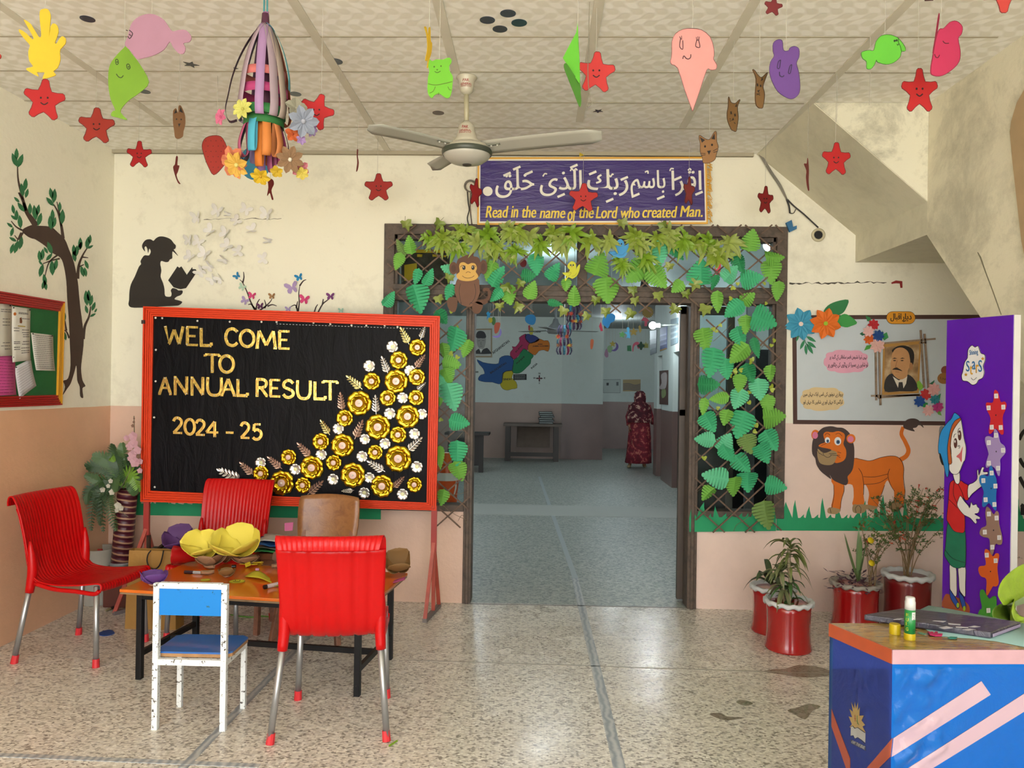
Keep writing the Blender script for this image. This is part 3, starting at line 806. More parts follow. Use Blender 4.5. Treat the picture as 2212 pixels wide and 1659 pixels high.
# ---- foil flowers and sprigs
GFOIL = M('#e6c02c', 0.16, metal=0.92, var=0.12, vscale=14)
GCORE = M('#d3b2a2', 0.35, metal=0.3)
SFOIL = M('#d9dbd6', 0.22, metal=0.75)
SCORE = M('#d8d79a', 0.35, metal=0.3)
GSPR = M('#d9cf8a', 0.25, metal=0.8); SSPR = M('#d3d0c8', 0.25, metal=0.75); BSPR = M('#b08f7c', 0.3, metal=0.7)
def foil_flower(x, y, r, label, gold=True, tilt=0.0):
 p = Z(x, y)[0]; c = PB(p, BL+0.002); mpp = PB.mpp(p); R_ = r/3.352*mpp
 t = thing('foil_flower', label, 'paper flower', c, 0,('gold' if gold else 'silver')+' foil flowers on the welcome board')
 n = 5 if gold else 5
 for layer in ((1.0,0.0),(0.66,0.63)) if gold else ((1.0,0.0),):
  for k in range(n):
   a = 2*pi*(k/n)+layer[1]+tilt
   pt = MB(); rows = []
   for i in range(6):
    s_ = i/5; rad = R_*layer[0]*(0.12+0.88*s_); wd = R_*layer[0]*(0.56 if gold else 0.5)*math.sin(pi*min(0.97,0.12+0.74*s_))**0.8*1.05
    dep = 0.003+R_*0.32*s_**1.5*(1.1 if layer[0] < 1 else 0.45)
    rows.append([V((math.cos(a)*rad-math.sin(a)*wd*u, -dep-abs(u)*R_*0.07*s_+(0 if i < 5 else 0.006*R_/0.05)-(0.004 if layer[0] < 1 else 0), math.sin(a)*rad+math.cos(a)*wd*u)) for u in (-1,-.5,0,.5,1)])
   pt.grid(rows)
   mk('petal', pt, GFOIL if gold else SFOIL, t, smooth=True, local=True, solid=0.0006)
 mk('flower_centre', MB().lathe([(R_*0.3,0.0),(R_*0.3, R_*0.12),(0.0001, R_*0.13)],(0,-0.012 if gold else -0.004,0),14,(0,-1,0)), GCORE if gold else SCORE, t, smooth=False, local=True)
 mk('centre_pin', MB().sphere((0,-0.012-R_*0.14 if gold else -0.006-R_*0.12,0), max(R_*0.09,0.004),8), PIN, t, smooth=True, local=True)
big = [(1867,582,86),(1600,740,90),(1950,835,86),(1735,912,92),(1480,1045,84),(1882,1140,96),(1258,1205,86),(1555,1258,90),(1042,1315,88),(1765,1338,82)]
sml = [(2020,338,62),(1885,430,66),(1690,582,64),(2015,552,62),(1805,702,60),(2010,700,58),(1495,848,62),(1880,968,62),(1322,1018,62),(1090,1130,58),(1415,1170,58),(1715,1095,56),(890,1248,58),(1192,1332,58),(1998,1328,56)]
slv = [(1838,332,44),(1672,472,44),(1965,505,42),(1912,702,42),(1820,815,44),(2052,818,40),(1448,925,42),(1998,962,42),(1640,1000,40),(1785,1032,42),(1325,1112,42),(1620,1125,42),(888,1170,40),(1138,1218,42),(2015,1200,44),(1672,1278,40),(1410,1290,42),(1635,1388,42),(1912,1398,42)]
for L_, nm, g_ in ((big, 'large gold foil flower', True),(sml, 'small gold foil flower', True),(slv, 'silver foil flower', False)):
 for i, (x, y, r) in enumerate(sorted(L_, key=lambda q: q[1])):
  foil_flower(x, y, r, '%s on the black board, %s of these counted from the top' % (nm, ORD[i]), g_, random.uniform(0,1.2))
def sprig(x0, y0, x1, y1, mat, label, pairs=5):
 a, b = Z(x0, y0)[0], Z(x1, y1)[0]
 d = V((b[0]-a[0], b[1]-a[1])); L = d.length; d.normalize(); nn = V((-d.y, d.x))
 g = MB(); g.stroke([a, b], PB, 0.9,0.001, BL+0.001)
 def lf(p, dr, ln, wd, k):
  dr = dr.normalized(); q = V((-dr.y, dr.x))
  o = [p, p+dr*ln*.3+q*wd*.8, p+dr*ln*.65+q*wd*.75, p+dr*ln, p+dr*ln*.65-q*wd*.75, p+dr*ln*.3-q*wd*.8]
  c = [PB((v.x, v.y), BL+0.002+ (0.005 if i in (2,3,4) else 0.0)) for i, v in enumerate(o)]
  g.add(c, [(0,1,2,3),(0,3,4,5)])
 for k in range(pairs):
  p = V(a)+d*L*(0.12+0.75*k/pairs)
  ln = L*0.30*(1-0.45*k/pairs)
  for s_ in (-1,1): lf(p, d*0.75+nn*s_*0.75, ln, ln*0.27, k)
 lf(V(a)+d*L*0.78, d, L*0.24, L*0.07,0)
 tag(mk('foil_sprig', g, mat, solid=0.0006), label, 'paper leaf', 'foil leaf sprigs on the welcome board')
spr = [(1960,318,1895,190, GSPR, 'gold'),(2040,280,2075,185, SSPR, 'silver'),(1808,530,1760,400, SSPR, 'silver'),(1620,640,1505,540, GSPR, 'gold'),(2000,490,2075,390, BSPR, 'bronze'),(1475,800,1462,660, BSPR, 'bronze'),(1720,820,1716,680, SSPR, 'silver'),(2010,650,2080,590, SSPR, 'silver'),(1385,970,1318,860, GSPR, 'gold'),(1565,1000,1625,860, BSPR, 'bronze'),(1250,1130,1150,1025, BSPR, 'bronze'),(1945,1090,2055,985, SSPR, 'silver'),(1040,1215,935,1125, BSPR, 'bronze'),(835,1260,735,1165, BSPR, 'bronze'),(750,1300,570,1215, SSPR, 'silver'),(1785,1235,1655,1155, SSPR, 'silver'),(1225,1400,1340,1300, BSPR, 'bronze'),(1560,1370,1470,1375, SSPR, 'silver'),(1840,1355,1925,1270, BSPR, 'bronze')]
cnt = {}
for s_ in sorted(spr, key=lambda q: q[1]):
 cnt[s_[5]] = cnt.get(s_[5],0)+1
 sprig(*s_[:5], '%s foil leaf sprig on the black board, %s %s one counted from the top' % (s_[5], ORD[cnt[s_[5]]-1], s_[5]))
# ================================================================ WALL ART
ALB = 0.85
def paper(h, rough=0.75): return M(h, rough, var=0.05, vscale=12)
BLACK = M('#1b1715', 0.6)
PLW = Plane((XL, 0,0),(1,0,0))
def cut(name, px, pl, mat, parent=None, t=0.003, lift=0.0):
 return mk(name, MB().plate(px, pl, t, lift), mat, parent)
def line(name, strokes, pl, w, mat, parent, lift, t=0.0006):
 g = MB()
 for s_ in strokes: g.stroke(s_, pl, w, t, lift)
 return mk(name, g, mat, parent)
def center(px):
 return (sum(p[0] for p in px)/len(px), sum(p[1] for p in px)/len(px))

# ---- tree on the left wall
T = cr(0,300,2.764)
trunk = T(130,545,185,515,215,518,300,525,345,560,385,600,410,660,440,740,462,850,470,930,478,1010,490,1100,498,1200,490,1290,482,1370,490,1440,508,1475,490,1490,495,1545,478,1535,475,1480,460,1440,455,1352,440,1400,420,1460,400,1490,380,1520,371,1532,388,1480,376,1445,405,1430,420,1350,415,1200,410,1080,400,950,395,850,380,760,360,710,310,680,270,640,210,600,190,595,160,580)
tr = thing('tree_mural', 'brown leaning tree with green leaves painted on the side wall above the notice board', 'wall painting', PLW(T(440,1540)[0]))
MB_TREE = M('#4a352c', 0.7, var=0.12)
cut('trunk', sm(trunk, 3), PLW, MB_TREE, tr, 0.0015,0.001)
brs = [[215,520,180,470,155,430,140,380,110,320],[150,430,135,360,108,250,103,165],[130,545,95,525,65,490],[135,560,110,600,85,575],[125,560,100,610],[375,595,365,520,345,440,318,390],[365,520,350,430,338,375],[355,715,310,725,255,745],[340,695,290,740,265,830],[462,835,468,760,490,700,520,650],[485,705,525,710],[468,765,500,750],[495,1195,505,1120,530,1060,540,1000],[412,1190,395,1150,370,1140],[395,1145,385,1080]]
for b in brs:
 p = smo(T(*b),4); n = len(p); w0 = 7 if len(b) > 6 else 4
 if b is brs[0]: w0 = 13
 mk('branch', MB().stroke(p, PLW, [w0*(1-0.8*i/n) for i in range(n)],0.0013,0.001), MB_TREE, tr)
lv = [(97,90,60,0),(85,125,75,-20),(120,130,75,20),(130,305,70,-8),(150,272,65,5),(158,325,50,15),(98,363,40,-45),(123,407,60,-35),(177,418,60,0),(207,440,80,-8),(225,425,60,10),(235,480,70,15),(77,420,50,-10),(97,455,55,0),(80,470,40,-50),(118,495,70,-5),(57,515,40,-50),(70,555,50,15),(75,600,45,-60),(95,645,70,15),(122,620,70,10),(70,655,55,15),(303,325,60,-10),(322,340,75,5),(297,375,60,-40),(355,405,50,0),(370,465,80,3),(300,500,75,-5),(312,455,60,0),(322,500,60,15),(295,650,70,-20),(272,665,40,-30),(292,705,50,40),(235,700,60,-5),(252,690,60,5),(240,740,30,-40),(245,785,70,15),(310,770,80,-3),(332,750,60,10),(265,840,60,-10),(258,870,50,15),(270,875,50,-10),(440,665,60,-5),(442,700,60,-10),(455,670,60,5),(478,625,65,0),(475,640,50,20),(521,620,65,8),(535,600,50,5),(538,645,35,60),(515,750,50,-20),(490,790,60,-15),(508,795,50,-10),(515,950,80,-5),(528,935,60,0),(542,965,60,12),(515,1018,45,-15),(557,1000,50,20),(570,1025,25,30),(553,1052,35,60),(380,1060,60,0),(385,1175,50,-15)]
g = MB()
for x, y, L, a in lv:
 a = math.radians(a); c = T(x, y)[0]; L = L/2.764/2*1.15; w = L*0.36
 g.plate([(c[0]+u*w*math.cos(a)+v*L*math.sin(a), c[1]+u*w*math.sin(a)-v*L*math.cos(a)) for u, v in ((0,-1),(.8,-.5),(1,0),(.7,.5),(0,1),(-.7,.5),(-1,0),(-.8,-.5))], PLW, 0.0012,0.0014)
mk('foliage', g, M('#2f7d4d', 0.7, var=0.15), tr)

# ---- notice board on the left wall
N = cr(0,600,5.53)
NO = [(-220,593),(135,651.5),(129.5,875),(-220,889)]; NI = [(-170,632),(124,673),(119,853),(-170,860)]
nb = thing('notice_board', 'green felt notice board with red and yellow grooved frame on the side wall', 'notice board', PLW((20,875)))
FR1, FR2 = M('#b01a1c', 0.4), M('#e0a012', 0.45)
for k, mt in enumerate((FR1, FR2, FR1, FR2)):
 g = MB(); a, b, c, d = NO[k], NO[(k+1) % 4], NI[(k+1) % 4], NI[k]
 for j in range(5):
  t0, t1 = j/5+.02,(j+1)/5-.04
  g.plate([lerp(a, d, t0), lerp(b, c, t0), lerp(b, c, t1), lerp(a, d, t1)], PLW, 0.018 if j % 4 == 0 else 0.014,0.001)
 g.plate([a, b, c, d], PLW, 0.008,0.001)
 mk('frame_rail', g, mt, nb, bevel=0.001)
cut('felt_panel', [lerp(NO[i], NI[i],0.9) for i in range(4)], PLW, M('#1c6a35', 0.85, var=0.08, bump=0.3, bscale=200), nb, 0.006,0.001)
NL = 0.0075
def sheet(name, px, mat, label, lines, lmat, extra=()):
 t = thing(name, label, 'paper', PLW(center(px), NL),0, 'papers on the notice board')
 g = MB()
 rows = []
 (a, b, c, d) = px
 for i in range(7):
  v = i/6
  rows.append([PLW(lerp(lerp(a, d, v), lerp(b, c, v), u), NL+0.002+0.012*(v**3)*(0.4+0.6*abs(u-0.4))) for u in (0,.25,.5,.75,1)])
 g.grid(rows); mk('sheet', g, mat, t, smooth=True, solid=0.0006)
 random.seed(len(label))
 for (u0, u1, v) in lines:
  h = MB()
  n = 9; u = u0
  while u < u1-0.02:
   w = random.uniform(0.05,0.14); e = min(u1, u+w)
   q = [lerp(lerp(a, d, vv), lerp(b, c, vv), uu) for uu, vv in ((u, v),(e, v),(e, v+0.011),(u, v+0.011))]
   h.plate(q, PLW, 0.0004, NL+0.0028+0.012*(v**3)*0.75); u = e+0.015
  mk('written_line', h, lmat, t)
 for x in (0.06,0.94):
  p = PLW(lerp(lerp(a, d, 0.025), lerp(b, c, 0.025), x), NL+0.003); mk('pin', MB().lathe([(0.004,0),(0.003,0.006)], p, 8,(1,0,0)), BLACK, t)
 return t
INK = M('#4b4a50', 0.8)
sheet('printed_sheet', N(125,340,347,370,330,985,115,1010), M('#e9e7dd', 0.8), 'white programme sheet with small coloured heading beside the wider lined page', [(.35,.9,.09),(.35,.88,.11),(.55,.95,.2),(.1,.4,.38),(.55,.95,.41),(.1,.4,.43),(.55,.95,.46),(.6,.95,.5),(.6,.95,.54),(.1,.45,.63),(.6,.95,.63),(.1,.45,.66),(.55,.95,.68),(.1,.45,.73),(.5,.95,.75),(.1,.45,.77),(.5,.95,.8),(.5,.95,.84)], INK)
tt = SC.objects['printed_sheet']
cut('emblem', circ(*N(157,432)[0],3.2,3.6,10), PLW, M('#df7a2a'), tt, 0.0004, NL+0.003)
cut('figure', N(215,480,235,472,245,520,240,545,215,540), PLW, M('#7a4a2a'), tt, 0.0004, NL+0.003)
cut('heading', N(190,570,280,578,280,588,190,580), PLW, M('#b99b1f'), tt, 0.0004, NL+0.004)
sheet('typed_sheet', N(352,655,617,685,625,1112,398,1105), M('#dfddd4', 0.8), 'white page of dense dark lines on the green felt nearest the yellow edge', [(.06,.94,.05+k*.052) for k in range(18)], M('#55535a', 0.8))
sheet('typed_sheet', [(-58,652), N(125,320)[0], N(108,930)[0],(-58,772)], M('#e2e0d6', 0.8), 'white sheet with faint tables above the pink sheet', [(.7,.98,.1),(.7,.98,.14),(.75,.95,.28),(.75,.95,.34),(.75,.95,.4),(.75,.95,.74),(.7,.95,.8),(.8,.95,.86)], INK)
sheet('pink_sheet', [(-62,762), N(162,940)[0], N(160,1400)[0],(-62,857)], M('#e05aa6', 0.75), 'bright pink sheet of handwriting at the bottom of the notice board', [(.35,.95,.1+k*.075) for k in range(12)], M('#8c2a66', 0.8))
t2 = sheet('ruled_page', N(155,1065,350,965,400,1290,200,1448), M('#dcdce2', 0.8), 'white ruled notebook page hanging crooked next to the pink sheet', [(.08,.9,.12+k*.08) for k in range(11)], M('#9a9aa8', 0.8))

# ---- girl reading, cut from black card
R_ = cr(240,420,2.989)
rd = thing('reading_figure', 'black paper silhouette of a seated person reading a book on the cream wall', 'wall cutout', PW(R_(280,730)[0]))
body = R_(118,680,120,630,130,580,155,530,180,470,195,450,192,430,215,395,240,395,250,390,258,368,247,350,240,378,235,350,225,335,216,345,220,368,203,345,205,320,225,295,255,290,275,300,290,285,315,272,350,275,385,290,405,315,418,330,415,350,405,355,415,370,433,397,400,368,395,385,395,412,380,420,370,435,350,437,325,430,318,450,325,490,320,530,335,570,345,610,350,655,385,660,392,640,387,620,400,605,425,612,435,620,460,620,462,635,450,650,425,660,410,676,440,685,460,695,440,715,400,720,300,725,150,732,115,715)
CARD = M('#2a231e', 0.75)
cut('body', sm(body, 3), PW, CARD, rd, 0.003,0.001)
cut('book', R_(370,555,430,465,442,475,455,465,490,520,525,470,526,482,548,484,555,500,525,545,485,605,450,612,430,608,405,600), PW, M('#211b17', 0.75), rd, 0.003,0.0015)
for s_ in (R_(490,520,448,608), R_(500,525,530,490), smo(R_(200,440,260,470,325,468),4), smo(R_(130,675,220,672,340,668,385,662),4)): line('crease', [s_], PW, 0.9, M('#0e0b0a'), rd, 0.0046)

# ---- butterflies
def butterfly(pl, c, size, ang, fold, mat, label, group, asym=0.0):
 w = [(0.0,0.12),(0.2,0.5),(0.62,0.78),(0.95,0.72),(0.98,0.4),(0.72,0.12),(0.5,0.02),(0.72,-0.2),(0.7,-0.55),(0.42,-0.72),(0.18,-0.5),(0.0,-0.12)]
 mpp = pl.mpp(c); S = size*mpp; o = pl(c, 0.002)
 ex = (pl((c[0]+1, c[1]))-pl(c)).normalized(); ez = pl.n.cross(ex) if pl.n.cross(ex).z > 0 else ex.cross(pl.n)
 g = MB(); a = math.radians(ang)
 for sg in (-1,1):
  f = math.radians(fold+asym*sg)
  vs = []
  for u, v in w:
   u *= 0.5*S; v *= 0.5*S
   x = sg*u*math.cos(f); n = abs(u)*math.sin(f)
   vs.append(o+ex*(x*math.cos(a)-v*math.sin(a))+ez*(x*math.sin(a)+v*math.cos(a))+pl.n*n)
  g.add(vs, [tuple(range(len(vs)))])
 return tag(mk('paper_butterfly', g, mat, solid=0.0005), label, 'butterfly', group)
WPAP = M('#f4f1ec', 0.8)
wb_ = [(555,155,100,5,50),(685,110,100,-20,40),(870,100,90,-30,25),(1005,130,105,-15,35),(760,132,60,80,60),(810,170,90,-60,45),(640,240,100,-55,40),(740,255,100,-30,50),(910,232,95,-80,45),(500,300,90,0,55),(565,310,95,-30,40),(750,335,105,-55,45),(820,370,95,-80,40),(1020,300,80,85,60),(510,405,95,-40,50),(605,388,105,-30,35),(735,425,85,60,60),(980,415,90,-85,30),(640,470,90,55,50),(585,505,95,50,45),(660,555,85,30,45),(710,548,85,35,55)]
wb_.sort(key=lambda q: q[0])
for i, (x, y, s_, a, f) in enumerate(wb_):
 butterfly(PW, R_(x, y)[0], s_/2.989, a, f, WPAP, 'white paper butterfly above the book, %s away from the reading figure' % ORD[i], 'white butterflies above the book', random.uniform(-15,15))
for x, y, s_, a, col, lab in [(815,528,50,40, '#2d86b8', 'blue paper butterfly on the tip of the branch nearest the reader'),(848,600,55,-30, '#b9d6bf', 'mint paper butterfly on the branch nearest the reader'),(912,655,58,-10, '#d9457c', 'pink paper butterfly on the branch nearest the reader'),(865,688,60,-30, '#b5a0cc', 'lilac paper butterfly on the branch nearest the reader'),(1040,658,50,0, '#a3784d', 'brown paper butterfly on a thin twig above the welcome board'),(965,722,52,5, '#6b3260', 'dark plum paper butterfly just above the red frame'),(1215,537,58,15, '#1f88c0', 'bright blue paper butterfly topping the middle branch'),(1170,605,95,15, '#b59cc9', 'large lilac paper butterfly on the middle branch'),(1250,680,75,-10, '#dd4880', 'pink paper butterfly on the middle branch'),(1418,660,60,0, '#7c3f7a', 'purple paper butterfly on the branch farthest from the reader'),(1145,742,45,0, '#b7a3cf', 'small lilac butterfly half behind the red frame'),(1485,750,40,0, '#a8d0bd', 'small mint butterfly at the red frame near the lattice')]:
 butterfly(PW, R_(x, y)[0], s_/2.989, a, 25, paper(col), lab, 'coloured butterflies above the board')
for nm, ss in (('leaning dark twig with butterflies nearest the reading figure', [[935,760,900,690,878,630,850,570,830,550],[850,570,858,535,855,500],[935,745,905,710,885,712],[935,745,945,700,960,675],[945,760,1000,720,1030,690,1040,670],[990,735,1000,715,990,680],[1010,722,1040,712,1070,720]]),('middle dark twig with a large lilac butterfly', [[1205,770,1215,700,1212,640,1220,580],[1218,590,1240,560,1260,550],[1205,755,1190,715,1160,725],[1195,735,1205,690]]),('short dark twig with a purple butterfly', [[1310,770,1322,730,1335,710],[1330,775,1365,710,1400,680,1425,650],[1365,710,1370,675]])):
 g = MB()
 for s_ in ss:
  p = smo(R_(*s_),4); n = len(p); g.stroke(p, PW, [3.6-2.6*i/n for i in range(n)],0.0015)
 tag(mk('twig_mural', g, M('#3a2623', 0.7)), nm+' on the cream wall', 'wall painting', 'dark twigs above the welcome board')

# ---- paper grass along the walls
def grass(label, x0, x1, yb0, yb1, h0, h1, pl, lift, seed, step=17):
 random.seed(seed); top = []; x = x0
 while x < x1:
  h = random.uniform(h0, h1) if random.random() < .6 else h0*0.8
  w = random.uniform(step*.7, step*1.3); b = yb0+(yb1-yb0)*(x-x0)/(x1-x0)
  lean = random.uniform(-5,8)
  top += [(x, b-h0*0.62),(x+w*.2+lean*.3, b-h*.78),(x+w*.5+lean, b-h),(x+w*.62+lean*.5, b-h*.82)]
  x += w
 px = [(x0, yb0)]+top+[(x1, yb1-h0*0.5),(x1, yb1)]
 px = [p for p in px]
 return tag(mk('paper_grass', MB().plate([px[0]]+px[:0:-1], pl, 0.002, lift), paper('#23a06a')), label, 'paper grass', 'green paper grass along the wall')
GP = PY(FY-0.004)
grass('green paper grass strip under the lattice and glass beside the opening', 1489,1676,1149,1147,50,86, GP, 0.0,4)
grass('long green paper grass strip under the orange lion', 1677,2260,1146,1148,44,80, PW, 0.001,9)
grass('green paper grass strip on the wall behind the welcome board', 272,823,1112,1122,40,70, PW, 0.001,12)

# ---- lion
L_ = cr(1480,880,3.814)
ln = thing('lion_cutout', 'big orange paper lion with a dark mane standing above the green grass', 'wall cutout', PW(L_(1480,870)[0]))
ORG = paper('#e9781c'); DKB = paper('#4a3a38'); TAN = paper('#ab8f66')
cut('body', sm(L_(1390,418,1450,428,1520,440,1600,415,1680,400,1740,405,1780,440,1798,500,1795,580,1800,650,1808,690,1800,740,1798,790,1780,802,1725,782,1720,690,1690,640,1665,600,1640,640,1620,700,1600,740,1590,800,1570,822,1505,805,1515,720,1500,660,1475,635,1465,700,1470,805,1380,805,1388,740,1378,640,1310,640,1305,690,1285,760,1275,842,1205,828,1220,740,1225,650,1205,590,1300,480),3), PW, ORG, ln, 0.003,0.001)
tl = smo(L_(1770,432,1820,400,1838,350,1810,280,1780,220,1795,160),6)
mk('tail', MB().stroke(tl, PW, [10-3*i/len(tl) for i in range(len(tl))],0.003,0.001), ORG, ln)
cut('tail_tuft', sm(L_(1795,165,1805,120,1840,95,1890,92,1930,115,1962,168,1925,142,1900,165,1872,172,1888,197,1840,187),3), PW, DKB, ln, 0.003,0.005)
cut('mane', sm(L_(1105,190,1140,165,1200,155,1250,165,1300,170,1350,210,1375,270,1390,330,1390,420,1380,500,1360,540,1335,570,1340,610,1320,640,1260,620,1215,595,1185,550,1200,590,1150,555,1110,520,1080,470,1070,420,1045,380,1045,300,1060,240,1085,215),3), PW, DKB, ln, 0.002,0.0045)
for x, y, rx, ry in ((1072,226,34,42),(1362,257,37,38)):
 e = cut('ear', circ(*L_(x, y)[0], rx/3.814, ry/3.814), PW, ORG, ln, 0.002,0.0035 if x < 1200 else 0.007)
 cut('inner_ear', circ(L_(x, y)[0][0]-1, L_(x, y)[0][1]+1, rx*.68/3.814, ry*.68/3.814), PW, paper('#e884a8'), e, 0.001,0.0056 if x < 1200 else 0.0092)
cut('face', sm(L_(1135,225,1160,200,1210,205,1260,195,1305,215,1312,250,1300,300,1322,350,1320,410,1290,445,1230,455,1240,390,1200,350,1100,322,1115,300,1150,285),3), PW, ORG, ln, 0.0015,0.007)
cut('muzzle', sm(L_(1090,340,1130,370,1190,350,1245,370,1240,420,1215,465,1165,475,1110,460,1090,420,1085,380),3), PW, TAN, ln, 0.0015,0.008)
cut('nose', sm(L_(1098,328,1190,343,1192,358,1142,375,1115,355),3), PW, DKB, ln, 0.0012,0.0098)
for x, y, rx, ry in ((1168,270,21,25),(1253,278,28,34)):
 e = cut('eye', circ(*L_(x, y)[0], rx/3.814, ry/3.814), PW, M('#f2f4f4', 0.5), ln, 0.0012,0.009)
 cut('iris', circ(*L_(x+2, y+6)[0], rx*.55/3.814, rx*.62/3.814), PW, M('#3b6a9a', 0.4), e, 0.0006,0.0104)
 cut('pupil', circ(*L_(x+2, y+6)[0], rx*.25/3.814, rx*.3/3.814,10), PW, BLACK, e, 0.0006,0.0112)
for f_ in ([1170,850,1180,828,1210,823,1275,840,1270,860,1240,878,1180,872],[1375,840,1385,800,1420,800,1480,800,1485,845,1470,865,1440,872,1390,868],[1485,830,1490,800,1570,815,1590,810,1560,840,1500,840],[1675,810,1685,782,1725,780,1795,798,1760,835,1710,845,1680,835]):
 cut('paw', sm(L_(*f_),3), PW, TAN, ln, 0.0015,0.0045)
line('drawn_lines', [smo(L_(*s_),4) for s_ in ([1465,570,1560,572,1665,548],[1470,635,1590,622,1665,578],[1425,500,1455,550,1468,640,1466,720],[1682,505,1667,560,1690,640,1722,690],[1390,418,1450,428,1520,440,1600,415,1680,400,1740,405,1780,440,1798,500,1795,580,1808,690,1798,795],[1205,828,1222,740,1222,640],[1275,842,1285,760,1306,690,1306,645],[1640,640,1620,700,1592,770],[1200,870,1190,830],[1405,868,1400,830,1420,805],[1440,872,1445,830,1425,805],[1700,842,1695,790])], PW, 0.9, BLACK, ln, 0.0062)
line('face_lines', [smo(L_(*s_),4) for s_ in ([1145,230,1165,212,1190,228],[1235,222,1262,212,1288,235],[1115,315,1165,292,1190,292],[1130,372,1135,395,1100,375],[1138,395,1170,412,1200,395],[1180,380,1240,378],[1190,390,1270,395],[1250,365,1280,375],[1245,395,1275,415],[1082,345,1100,380])], PW, 0.9, BLACK, ln, 0.0108)

# sliver of the next animal beyond the purple stand
zb = thing('zebra_cutout', 'black and white striped animal cutout half hidden behind the purple stand', 'wall cutout', PW((2212,1110)))
cut('body', sm([(2196,930),(2215,885),(2260,880),(2290,960),(2280,1050),(2250,1110),(2205,1112),(2200,1030)],3), PW, M('#e9e8e2', 0.7), zb, 0.003,0.003)
line('stripes', [smo(s_, 4) for s_ in ([(2200,950),(2212,930),(2235,925)],[(2201,990),(2215,1010),(2245,1012)],[(2201,1030),(2220,1060),(2250,1060)],[(2204,1090),(2225,1100),(2250,1092)])], PW, 8, BLACK, zb, 0.0062)
cut('hoof', [(2203,1095),(2240,1098),(2240,1114),(2203,1112)], PW, BLACK, zb, 0.002,0.0065)
z3 = thing('animal_cutout', 'grey animal cutout peeking past the far edge of the purple stand', 'wall cutout', PW((2040,1000)))
cut('head', sm([(2028,930),(2034,920),(2044,930),(2050,960),(2050,1000),(2036,998),(2029,980)],3), PW, M('#8e8f93', 0.7), z3,0.003,0.003)
cut('muzzle', sm([(2028,980),(2040,975),(2046,1000),(2034,1004)],3), PW, BLACK, z3,0.002,0.0062)

# ---- banner over the entrance
B_ = cr(980,320,3.814)
PBN = PY(FY-0.03)
bn = thing('text_banner', 'purple cloth banner with white script and yellow English words over the entrance', 'banner', PBN((1280,486)))
OB = [(1032,340),(1526,339),(1529,484),(1031,486)]
def inset(q, dx, dy): return [(q[0][0]+dx, q[0][1]+dy),(q[1][0]-dx, q[1][1]+dy),(q[2][0]-dx, q[2][1]-dy),(q[3][0]+dx, q[3][1]-dy)]
cut('border', OB, PBN, M('#e8ad35', 0.45), bn, 0.002)
cut('white_line', inset(OB, 3.4,4), PBN, M('#f0ead8', 0.5), bn, 0.0006,0.002)
q = NT('purple banner cloth'); tc = q.n('TexCoord').outputs['Object']; mp = q.n('Mapping'); mp.inputs['Scale'].default_value = (3,1,14); q.l(tc, mp.inputs[0])
w_ = q.noise(mp.outputs[0],1.5,5,0.6,1.0); q.b.inputs['Base Color'].default_value = lin('#37246b'); q.b.inputs['Roughness'].default_value = 0.33; q.bump(w_, 0.3,0.02)
cut('purple_field', inset(OB, 6,7.5), PBN, q.m, bn, 0.0006,0.0028)
tx = MB(); LFT = 0.0042
AR = [('خلق', 1070,1153,428,62),('الذی', 1166,1256,424,56),('ربك', 1268,1356,424,58),('باسم', 1362,1436,428,60),('اقرا', 1450,1514,424,55)]
for w, x0, x1, yb_, h in AR:
 write(tx, shape_arabic(w),(x0, yb_),(x1, yb_), h, PBN, LFT)
 write(tx, shape_arabic(w),(x0+1.2, yb_-0.3),(x1+1.2, yb_-0.3), h, PBN, LFT+0.0003)
for x, y in ((440,215),(520,165),(620,205),(1145,205),(1405,250),(1845,250),(885,390),(1285,430),(1705,408),(1500,388),(2020,372),(990,150)):
 tx.stroke(B_(x-30, y+14, x+30, y-12), PBN, 5,0.0006, LFT)
for s_ in ([960,190,975,172,990,188,1005,170,1018,185],[1262,240,1278,222,1292,238,1306,215,1316,222],[735,235,750,212,770,215],[1575,200,1598,190,1600,212],[1780,190,1790,170,1812,172],[1930,185,1945,170,1955,185]):
 tx.stroke(smo(B_(*s_),3), PBN, 3,0.0006, LFT)
tx.plate(circ(*B_(281,357)[0],10.5,10.2,24), PBN, 0.0006, LFT)
mk('white_lettering', tx, M('#f1eddf', 0.6), bn)
tx = MB()
WD = [('Read', 265,450,575,98),('in', 474,530,573,96),('the', 565,678,575,98),('name', 710,918,578,62),('of', 940,1012,602,120),('the', 1035,1152,578,98),('Lord', 1172,1350,580,98),('who', 1378,1530,578,92),('created', 1556,1840,575,96),('Man.', 1865,2048,568,92)]
for w, x0, x1, yb_, h in WD:
 a, b = B_(x0, yb_)[0], B_(x1, yb_)[0]
 for k in range(3): write(tx, w, (a[0]+k*0.7-.7, a[1]),(b[0]+k*0.7-.7, b[1]), h/3.814, PBN, LFT+k*0.0002, shear=0.22)
mk('yellow_lettering', tx, M('#f0d24a', 0.5), bn)
fr = MB(); random.seed(5)
for i in range(60):
 y = random.uniform(352,476); fr.stroke(smo([(1527, y),(1531+random.uniform(0,3), y+random.uniform(-2,4)),(1532+random.uniform(0,7), y+random.uniform(2,12))],3), PBN, 1.2,0.0008, random.uniform(0,0.004))
mk('fringe', fr, M('#d59a1f', 0.7), bn)

